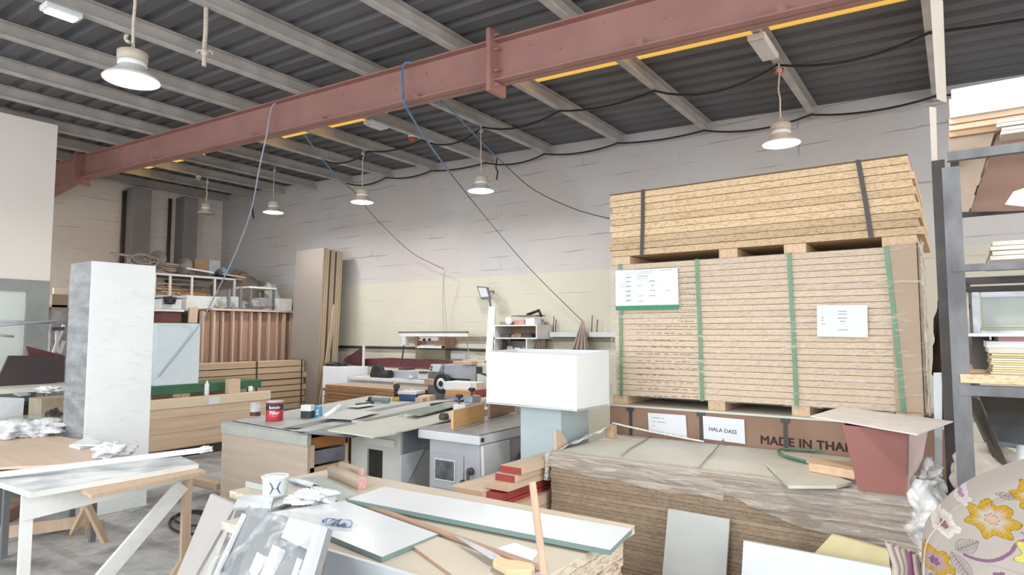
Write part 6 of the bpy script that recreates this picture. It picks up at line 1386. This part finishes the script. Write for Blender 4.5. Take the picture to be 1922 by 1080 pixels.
# ================================================================ flowered cushion
def pal(s, t):
    """printed pattern on the cloth: s, t in metres across the cushion"""
    s, t = s/.67, t/.50; base = Vector((.38,.335,.30)); c = base.copy()
    def flower(cx, cy, R, inner, outer, core, petals, ph):
        nonlocal c
        dx, dy = s-cx, t-cy; r = math.hypot(dx,dy); a = math.atan2(dy,dx)
        edge = R*(.86+.14*math.cos(petals*a+ph)+.04*math.sin(13*a))
        if r < edge:
            k = r/edge; c = inner.lerp(outer, min(max((k-.35)/.4,0),1))
            if abs(math.sin(a*petals*2+ph)) < .16 and k > .3: c = c*.6
            if k > .95: c = c*.55
            if k < .24: c = core.copy()
            if .24 <= k < .28: c = core*.5
    Yl = Vector((.42,.25,.025)); W = Vector((.43,.38,.34)); br = Vector((.46,.32,.24)); pk = Vector((.24,.11,.13))
    def leaf(cx, cy, Ln, Wd, an, tone):
        nonlocal c
        dx, dy = s-cx, t-cy; u = dx*math.cos(an)+dy*math.sin(an); v = -dx*math.sin(an)+dy*math.cos(an)
        if 0 < u < Ln:
            h = Wd*math.sin(PI*(u/Ln)**.8)
            if abs(v) < h: c = tone.copy();
            if abs(v) < h and (abs(v) < .0012 or abs(abs(v)-((u*1.4) % .012)*.9) < .0012 or abs(v) > h-.0014): c = tone*.5
    def stem(x0,y0,x1,y1,bow,tone,wd=.004):
        nonlocal c
        L_ = math.hypot(x1-x0,y1-y0); ux,uy=(x1-x0)/L_,(y1-y0)/L_; u=(s-x0)*ux+(t-y0)*uy; v=-(s-x0)*uy+(t-y0)*ux
        if 0<u<L_ and abs(v-bow*math.sin(PI*u/L_)) < wd: c = tone.copy()
    G = Vector((.34,.29,.27)); Pp = Vector((.20,.10,.17))
    stem(.10,.13,.20,.17,-.02,Pp,.005); stem(.20,.17,.26,.22,.015,Pp,.005); stem(.15,.12,.30,.04,.02,G,.003)
    leaf(.085,.135,.07,.020,.75,G); leaf(.075,.125,.085,.020,-1.0,G); leaf(.23,.26,.09,.014,.1,G); leaf(.22,.235,.09,.013,-.35,G); leaf(.175,.335,.05,.011,-.1,G); leaf(.225,.125,.10,.012,-.9,G); leaf(.02,.02,.06,.018,-.2,G)
    flower(.165,.255,.062,W,Yl,br,7,.4); flower(.035,.075,.050,Vector((.35,.24,.32)),Yl,Pp,6,1.0); flower(.06,.20,.042,W,Vector((.60,.55,.50)),pk,5,.2); flower(.275,.17,.075,Vector((.60,.55,.30)),Vector((.55,.47,.14)),Vector((.05,.04,.02)),9,.7); flower(.255,.345,.050,W,Yl,br,6,.1)
    flower(.175,.085,.018,Pp,Pp,Pp,5,0); flower(.22,.045,.022,Vector((.62,.58,.25)),Vector((.60,.56,.30)),Vector((.45,.42,.1)),8,0); flower(.165,.02,.022,W,W,Vector((.4,.35,.3)),5,0); flower(.10,.30,.028,Vector((.5,.44,.46)),Vector((.55,.48,.48)),Vector((.3,.2,.3)),6,.3)
    flower(.33,.28,.03,W,Vector((.55,.5,.2)),br,6,.1); flower(.38,.12,.06,W,Yl,br,7,.3); flower(.12,-.06,.05,W,Yl,br,7,.3); flower(.3,-.05,.06,W,Yl,br,7,.9)
    return c
M, nt, b_ = _nt('flowered_fabric'); at_ = N(nt, 'ShaderNodeVertexColor'); at_.layer_name = 'print'; nt.links.new(at_.outputs[0], b_.inputs['Base Color']); b_.inputs['Roughness'].default_value = .9; b_.inputs['Specular IOR Level'].default_value = .15
nz = N(nt,'ShaderNodeTexNoise',Scale=9,Detail=4); tc=N(nt,'ShaderNodeTexCoord'); nt.links.new(tc.outputs['Object'],nz.inputs[0]); bp=N(nt,'ShaderNodeBump',Strength=.25,Distance=.02); nt.links.new(nz.outputs['Fac'],bp.inputs['Height']); nt.links.new(bp.outputs[0],b_.inputs['Normal'])
m_flor = M
# the cushion's outline arc on plane Y, seen from the front
CY = 1.42
K = [(1724,1090),(1727,1030),(1738,1000),(1760,975),(1790,945),(1830,920),(1880,899),(1925,885),(1990,872),(2080,870),(2200,900)]
out = curve([at(x,y,Y=CY) for x,y in K], 8)
o0 = at(1727,1085,Y=CY)
cx = at(1900,1300,Y=CY)
def cush(nu, nv):
    b = MB(); cols = []; P = []
    n = len(out)-1
    for i in range(nu+1):
        u = i/nu*n; k = min(int(u), n-1); e = out[k].lerp(out[k+1], u-k)
        for j in range(nv+1):
            v = j/nv  # 0 = rim ring at back, rises over the edge to the face centre
            if v < .12:
                t = v/.12; a = t*PI/2; p = Vector((e.x,CY,e.z)); inw = (Vector((cx.x,CY,cx.z))-p).normalized(); p = p+inw*.03*(1-math.cos(a)); p.y = CY+.12-.12*math.sin(a)-.0
            else:
                t = (v-.12)/.88; p0 = Vector((e.x,CY,e.z)); c_ = Vector((cx.x,CY,cx.z)); inw = (c_-p0).normalized(); p = p0.lerp(c_, .0+t*.97)+inw*.03*(1-t); p.y = CY-.055*math.sin(min(t*3,1)*PI/2)+.008*noise.noise(Vector((p.x*9,p.z*9,0)))
            P.append(p)
    b.v = [tuple(p) for p in P]
    for i in range(nu):
        for j in range(nv):
            a = i*(nv+1)+j; b.f.append([a,a+nv+1,a+nv+2,a+1]); b.mi.append(0); b.sm.append(True)
    return b, P
b, P = cush(300, 420)
rt = thing('flowered_cushion', 'cream cushion printed with yellow flowers and grey leaves at the near right corner', 'cushion', Vector((cx.x, CY+.1, 0)))
o = b.build('cover', m_flor, rt)
ca = o.data.color_attributes.new('print', 'FLOAT_COLOR', 'POINT')
data = []
for p in P: c_ = pal(p.x-o0.x, p.z-o0.z); data += [c_.x,c_.y,c_.z,1]
ca.data.foreach_set('color', data)
zlo = .0
# body of the cushion / seat beneath, resting on the floor
m_crf = mat('cream_fabric', (.56,.50,.45), rough=.9)
pts = [Vector((p.x,CY+.02,p.z)) for p in out[::4]]
ctr = Vector((cx.x,CY,cx.z)); pts = [ctr.lerp(p,.96) for p in pts]; 
pts = [Vector((p.x,CY+.02,max(p.z,.0))) for p in pts]; pts = [Vector((pts[0].x,CY+.02,0))]+pts+[Vector((pts[-1].x,CY+.02,0))]
MB().prism(pts, (0,.16,0)).build('filling', m_crf, rt)
# folded fabric edges left of it
mf = [mat('cream_fold',(.55,.47,.41),rough=.9), mat('dark_fold',(.16,.09,.10),rough=.9), mat('cream_fold_pale',(.60,.53,.47),rough=.9), mat('magenta_fold',(.40,.14,.30),(.3,.1,.22),rough=.9), m_crf]
Xs = [1663,1676,1687,1698,1709,1721]
rt = thing('folded_fabric', 'folds of striped fabric hanging left of the flowered cushion', 'fabric', at(1695,1080,Y=1.5)); rt.location.z = 0
for k in range(5):
    x0, x1 = Xs[k], Xs[k+1]; yt = 1014+k*5
    def fn(u, v, x0=x0, x1=x1, yt=yt, k=k):
        px = x0+(x1-x0)*u+(12+6*math.sin(v*5+k))*min(v*3,1)*.8; py = yt+(1150-yt)*v+5*u
        p = at(px, py, Y=1.50+.012*(k)); p.y -= .018*math.sin(PI*u); return p
    MB().grid(10, 26, fn).build('fold', mf[[0,2,0,3,2][k]], rt, solid=.003)
    def fe(u, v, x1=x1, yt=yt, k=k):
        px = x1-1.6+2.2*u+(12+6*math.sin(v*5+k))*min(v*3,1)*.8; py = yt+6+(1150-yt)*v; p = at(px, py, Y=1.495+.012*k); return p
    MB().grid(2, 26, fe).build('seam', mf[1], rt)
def low(u, v):
    p = at(1660+70*u, 1140, Y=1.52); return (p.x, 1.50+.02*math.sin(u*20), p.z*(1-v))
MB().grid(30, 4, low).build('hanging_part', mf[0], rt)
# ================================================================ pendant lamps
m_glow = mat_emit('lamp_diffuser', (1,.98,.95), 9.0); m_off = mat('lamp_off', (.40,.38,.36), rough=.5)
m_shade = mat('lamp_shade_white', (.62,.60,.58), (.55,.53,.50), rough=.4); m_hous = mat('lamp_housing_beige', (.52,.46,.38), (.45,.39,.32), rough=.6); m_ring = mat('lamp_ring', (.8,.79,.78), rough=.3)
def pendant(pos, lab, lit=True, tilt=0):
    """pos: centre of the diffuser; the cord is a part of its own up to the purlin"""
    x, y, z = pos; r = thing('pendant_lamp', lab, 'lamp', (x,y,z), 0, 'pendant lamps')
    MB().lathe([(.165,0),(.168,.006),(.155,.022),(.115,.05),(.085,.085),(.078,.095)],(x,y,z),36,cap=False).build('shade', m_shade, r, solid=.004)
    MB().lathe([(.08,.09),(.085,.10),(.085,.12),(.075,.125)],(x,y,z),28).build('ring', m_ring, r)
    MB().lathe([(.075,.125),(.088,.13),(.09,.185),(.07,.195),(.03,.20)],(x,y,z),28).build('housing', m_hous, r)
    MB().lathe([(.155,.010),(.150,.004),(.10,-.006),(.001,-.010)],(x,y,z),36,cap=False).build('diffuser', m_glow if lit else m_off, r)
    MB().tube([(x-.012,y,z+.20),(x-.015,y,z+.235),(x,y,z+.25),(x+.015,y,z+.235),(x+.012,y,z+.20)], .005, 6).build('hook', m_hous, r)
    return r
def cord(r, pos, topz, m_=None, wob=.01, rr=.008):
    x, y, z = pos; pts = [Vector((x,y,z+.245))]
    n = 6
    for i in range(1, n): pts.append(Vector((x+random.uniform(-wob,wob),y+random.uniform(-wob,wob),z+.245+(topz-z-.245)*i/n)))
    pts.append(Vector((x,y,topz))); MB().tube(curve(pts,4), rr, 7).build('cord', m_ or m_rope, r)
    b = MB()
    for i in range(3): pts = [Vector((x+.02*math.cos(t), y+.02*math.sin(t), topz-.06-.012*i-.002*t)) for t in [j*PI/4 for j in range(9)]]; b.tube(pts, .007, 6)
    b.build('knot', m_ or m_rope, r)
random.seed(12)
lamps = [((1460,272),(-1.29,6.12),'lit pendant lamp nearest the tall pallet load, under a red-and-white sounder'),((899,360),(-4.90,6.36),'lit pendant lamp hanging in front of the middle of the long wall'),((677,381),(-7.15,6.38),'lit pendant lamp between the middle one and the far left one on the long wall'),((511,400),(-9.40,6.50),'lit pendant lamp above the tall leaning sheets, farthest of the lit ones')]
for (px, xy, lab) in lamps:
    z = at(px[0],px[1],X=xy[0]).z; y = at(px[0],px[1],X=xy[0]).y; pos = (xy[0]+.03,y,z); r = pendant(pos, lab); cord(r, pos, zp(xy[0])-.0)
    del r['group']
pn = at(247,152,X=-4.30); pos = (pn.x,pn.y,pn.z); r = pendant(pos, 'lit pendant lamp nearest the camera, upper left of the picture'); cord(r, pos, zp(-4.3)+.14, wob=.015, rr=.010); del r['group']
pts = [Vector(pos)+Vector((-.03,-.01,.26)), Vector(pos)+Vector((-.06,-.02,.285)), Vector(pos)+Vector((-.03,-.03,.30))]; MB().tube(curve(pts,4), .012, 6).build('knot', m_rope, r)
pf = at(387,402,X=-11.4); r = pendant((pf.x,pf.y,pf.z), 'unlit small pendant lamp far back by the end wall', lit=False); cord(r, (pf.x,pf.y,pf.z), zp(-11.4), m_=m_shade, rr=.012); del r['group']
# light given by the lamps
# bare beige rope
x0 = -4.9; a = at(383,124,X=x0); zt_ = zp(x0)
rt = thing('rope', 'beige rope with a knot hanging free right of the nearest pendant lamp', 'rope', (a.x,a.y,a.z))
MB().tube(curve([(a.x,a.y,zt_+.0),(a.x+.005,a.y,zt_-.2),(a.x-.004,a.y,zt_-.3),(a.x,a.y,a.z+.1),(a.x,a.y,a.z)],5), [.018]*21, 8).build('rope_length', m_rope, rt)
b = MB()
zk = at(383,98,X=x0).z
for sgn in (-1,1): b.tube(curve([(a.x,a.y,zk),(a.x+.03*sgn,a.y+.03*sgn,zk+.015),(a.x+.045*sgn,a.y+.045*sgn,zk-.01)],4), .007, 6)
b.lathe([(.015,-.03),(.028,-.015),(.028,.015),(.015,.03)],(a.x,a.y,zk),10); b.build('knot', m_rope, rt)
# fittings under purlins
def fitting(px0, px1, X, lab, lit):
    a = at(*px0, X=X); c = at(*px1, X=X); r = thing('batten_light', lab, 'light', mid(a,c)); 
    y0_, y1_ = sorted((a.y,c.y)); z = zp(X)
    MB().box(X-.045,X+.10,y0_,y1_,z-.055,z-.004).build('housing', m_white, r, bevel=.012); MB().box(X-.03,X+.085,y0_+.03,y1_-.03,z-.066,z-.055).build('diffuser', mat_emit('soft_diffuser',(1,1,1),1.2) if lit else m_lgrey, r, bevel=.004); return r
fitting((76,25),(147,48),-6.01,'white batten light under a purlin at the upper left',True)
fitting((686,232),(720,246),-6.01,'small white batten light under a purlin above the blue hose',False)
fitting((1412,62),(1440,92),-1.31,'white batten light under the purlin above the nearest right pendant lamp',False)
for (px, X, lab) in (((1455,122),-1.31,'red-and-white round sounder on the purlin above the right pendant lamp'),((770,260),-6.01,'small red round sounder on a purlin left of the middle pendant lamp'),((371,339),-11.4,'small dull round sounder far back near the end wall')):
    p = at(*px, X=X); z = zp(X)-.001; r = thing('sounder', lab, 'sounder', (X+.03,p.y,z-.08))
    MB().lathe([(.045,-.03),(.05,-.015),(.05,0)],(X+.03,p.y,z),20).build('base', m_white, r); MB().lathe([(.02,-.075),(.04,-.065),(.045,-.03)],(X+.03,p.y,z),20).build('cap', mat('sounder_red',(.60,.06,.03),rough=.4) if X > -10 else m_hous, r)
# ================================================================ hoses and cables
m_bluh = mat('blue_air_hose', (.10,.22,.40), rough=.35); m_palh = mat('pale_blue_hose', (.36,.42,.52), rough=.35)
def run(pts, r_, m_, name, lab, cat, n=8): return tag(MB().tube(curve(pts,n), r_, 7).build(name, m_), lab, cat)
run([at(517,194,Y=4.33), at(509,205,Y=4.30), at(500,255,Y=4.29), at(487,315,Y=4.35), at(470,400,Y=4.6), at(440,480,Y=4.75), at(400,562,Y=4.85), at(374,610,X=-8.72), at(345,650,X=-8.75), at(298,708,X=-8.76)], .009, m_palh, 'air_hose', 'pale blue air hose hanging from the steel beam down to the pale blue box', 'hose')
run([at(773,118,Y=4.34), at(760,119,Y=4.30), at(755,135,Y=4.285), at(757,175,Y=4.28), at(762,200,Y=4.29), at(800,262,Y=5.0), at(845,325,Y=6.2)], .012, m_bluh, 'air_hose', 'blue air hose looped over the steel beam towards the middle of the wall', 'hose')
run([at(845,325,Y=6.2), at(905,400,Y=6.9), at(990,500,Y=7.4), at(1094,604,Y=7.84)], .005, m_trk, 'wire', 'thin wire running on from the blue hose to the hanging cloth', 'wire')
run([at(573,255,Y=4.6), at(600,292,Y=5.2), at(635,335,Y=5.9), at(662,357,Y=6.4)], .010, m_bluh, 'air_hose', 'blue air hose below the beam, ending near the far pendant lamps', 'hose')
run([at(662,357,Y=6.4), at(710,415,Y=7.0), at(770,472,Y=7.5), at(815,497,Y=7.7), at(833,505,Y=7.72)], .005, m_trk, 'wire', 'thin wire sagging from the far blue hose to the wires on the wall', 'wire')
run([at(828,190,Y=4.6), at(865,225,Y=5.4), at(905,268,Y=6.4), at(938,300,Y=7.0)], .010, m_bluh, 'air_hose', 'blue air hose right of the middle pendant lamp', 'hose')
run([at(938,300,Y=7.0), at(1000,355,Y=7.4), at(1080,393,Y=7.7), at(1150,412,Y=7.9)], .006, m_trk, 'wire', 'thin wire running from the right blue hose behind the tall pallet load', 'wire')
m_cab = mat('black_cable', (.015,.015,.017), rough=.5)
zc = lambda X: zp(X)-.012
def cable(Y0, Y1, Xs_, lab, sg=.10, rr=.012):
    pts = []
    for i in range(len(Xs_)-1):
        a = Vector((Xs_[i],Y0+(Y1-Y0)*i/(len(Xs_)-1),zc(Xs_[i]))); c = Vector((Xs_[i+1],Y0+(Y1-Y0)*(i+1)/(len(Xs_)-1),zc(Xs_[i+1]))); s_ = sag(a,c,sg*(.6+.4*((i*7)%3)),8); pts += s_[:-1]
    pts.append(c); return tag(MB().tube(pts, rr, 6).build('cable', m_cab), lab, 'cable')
cable(6.0,6.5,[2.3,-.1,-1.28,-2.51,-3.70,-4.88,-5.98,-7.13,-8.22],'black cable slung from purlin to purlin above the row of pendant lamps')
cable(7.75,7.85,[2.3,-.1,-1.28,-2.51,-3.70,-4.88,-5.98,-7.13,-8.22,-9.28],'black cable slung close along the top of the long wall',.06)
tag(MB().tube(curve([at(933,297,Y=7.75),at(931,315,Y=7.8),at(934,322,Y=7.8),at(932,338,Y=7.8)],5), .012, 6).build('cable_tail', m_cab), 'short black cable tail hanging at the wall top beside the blue hose', 'cable')
tag(MB().tube(curve([at(475,372,Y=7.6),at(474,395,Y=7.7),at(476,410,Y=7.7)],5), .014, 6).build('cable_tail', m_cab), 'short black cable tail hanging left of the farthest lit pendant lamp', 'cable')
# rust flakes along one purlin near the beam

random.seed(31)
m_rust = mat('flaking_rust', (.16,.05,.03), (.09,.03,.02), rough=.9, scale=30)
for X, ys in ((-4.91, (3.3,3.55,3.62,3.9,4.0)), (-3.73, (5.4,5.6,5.75,6.2,6.3,6.7))):
    for y in ys:
        b = MB(); z = zp(X)+.15; n = 7; pts = []
        for k in range(n): a = 2*PI*k/n; r_ = random.uniform(.02,.055); pts.append((X-.004, y+1.6*r_*math.cos(a), z+.6*r_*math.sin(a)-.01))
        b.prism(pts, (-.006,0,0)); tag(b.build('rust_flake', m_rust), 'flake of brown rust at the top edge of a purlin near the steel beam', 'rust', 'rust flakes on the purlins')
LAMPW = 28
w = bpy.data.worlds.new('daylight'); bpy.context.scene.world = w; w.use_nodes = True
bg = w.node_tree.nodes['Background']; bg.inputs[0].default_value = (.93,.97,1,1); bg.inputs[1].default_value = 1.25
def area(name, loc, tgt, sx, sy, power, c=(1,1,1)):
    l = bpy.data.lights.new(name, 'AREA'); l.shape = 'RECTANGLE'; l.size = sx; l.size_y = sy; l.energy = power; l.color = c
    o = bpy.data.objects.new(name, l); C.objects.link(o); o.location = loc
    o.rotation_euler = (Vector(tgt)-Vector(loc)).to_track_quat('-Z', 'Y').to_euler(); return o
area('doorway_daylight', (-3,-4.5,3.0), (-4,3.5,.8), 10, 4.5, 320, (.93,.97,1))
area('side_doorway_daylight', (5.5,1,2.6), (-3,4.0,1.2), 6, 3.6, 230, (1,.98,.95))
# the lamps' own light, and unseen copies of the lamps added to brighten the hall
def bulb(p, e):
    l = bpy.data.lights.new('lamp_light', 'AREA'); l.shape = 'DISK'; l.size = .3; l.energy = e; l.color = (1,.985,.96)
    o = bpy.data.objects.new('lamp_light', l); C.objects.link(o); o.location = (p[0],p[1],p[2]-.03)
near = [o for o in C.objects if o.name.startswith('pendant_lamp') and 'unlit' not in o['label']]
src = [o for o in near if 'nearest the camera' in o['label']][0]
for (x, y) in ((-.9,2.5),(2.0,1.7),(-7.9,1.7),(-4.3,-1.6),(-1.2,-1.6),(2.0,6.1),(-7.9,-1.6),(-11.4,2.3)):
    d = dup(src, (x,y,3.35), 0, 'added lit pendant lamp out of view, brightening the hall'); d['group'] = 'added pendant lamps out of view'; near.append(d)
for o in near: bulb(o.location, (26 if abs(o.location.x+.9) < .01 else 60 if o.location.x < -11 else 14) if o.get('group') or 'nearest the camera' in o['label'] else LAMPW)
sc = bpy.context.scene
sc.view_settings.view_transform = 'Standard'; sc.view_settings.look = 'None'; sc.view_settings.gamma = 1; sc.view_settings.use_curve_mapping = False
sc.view_settings.exposure = 0.48
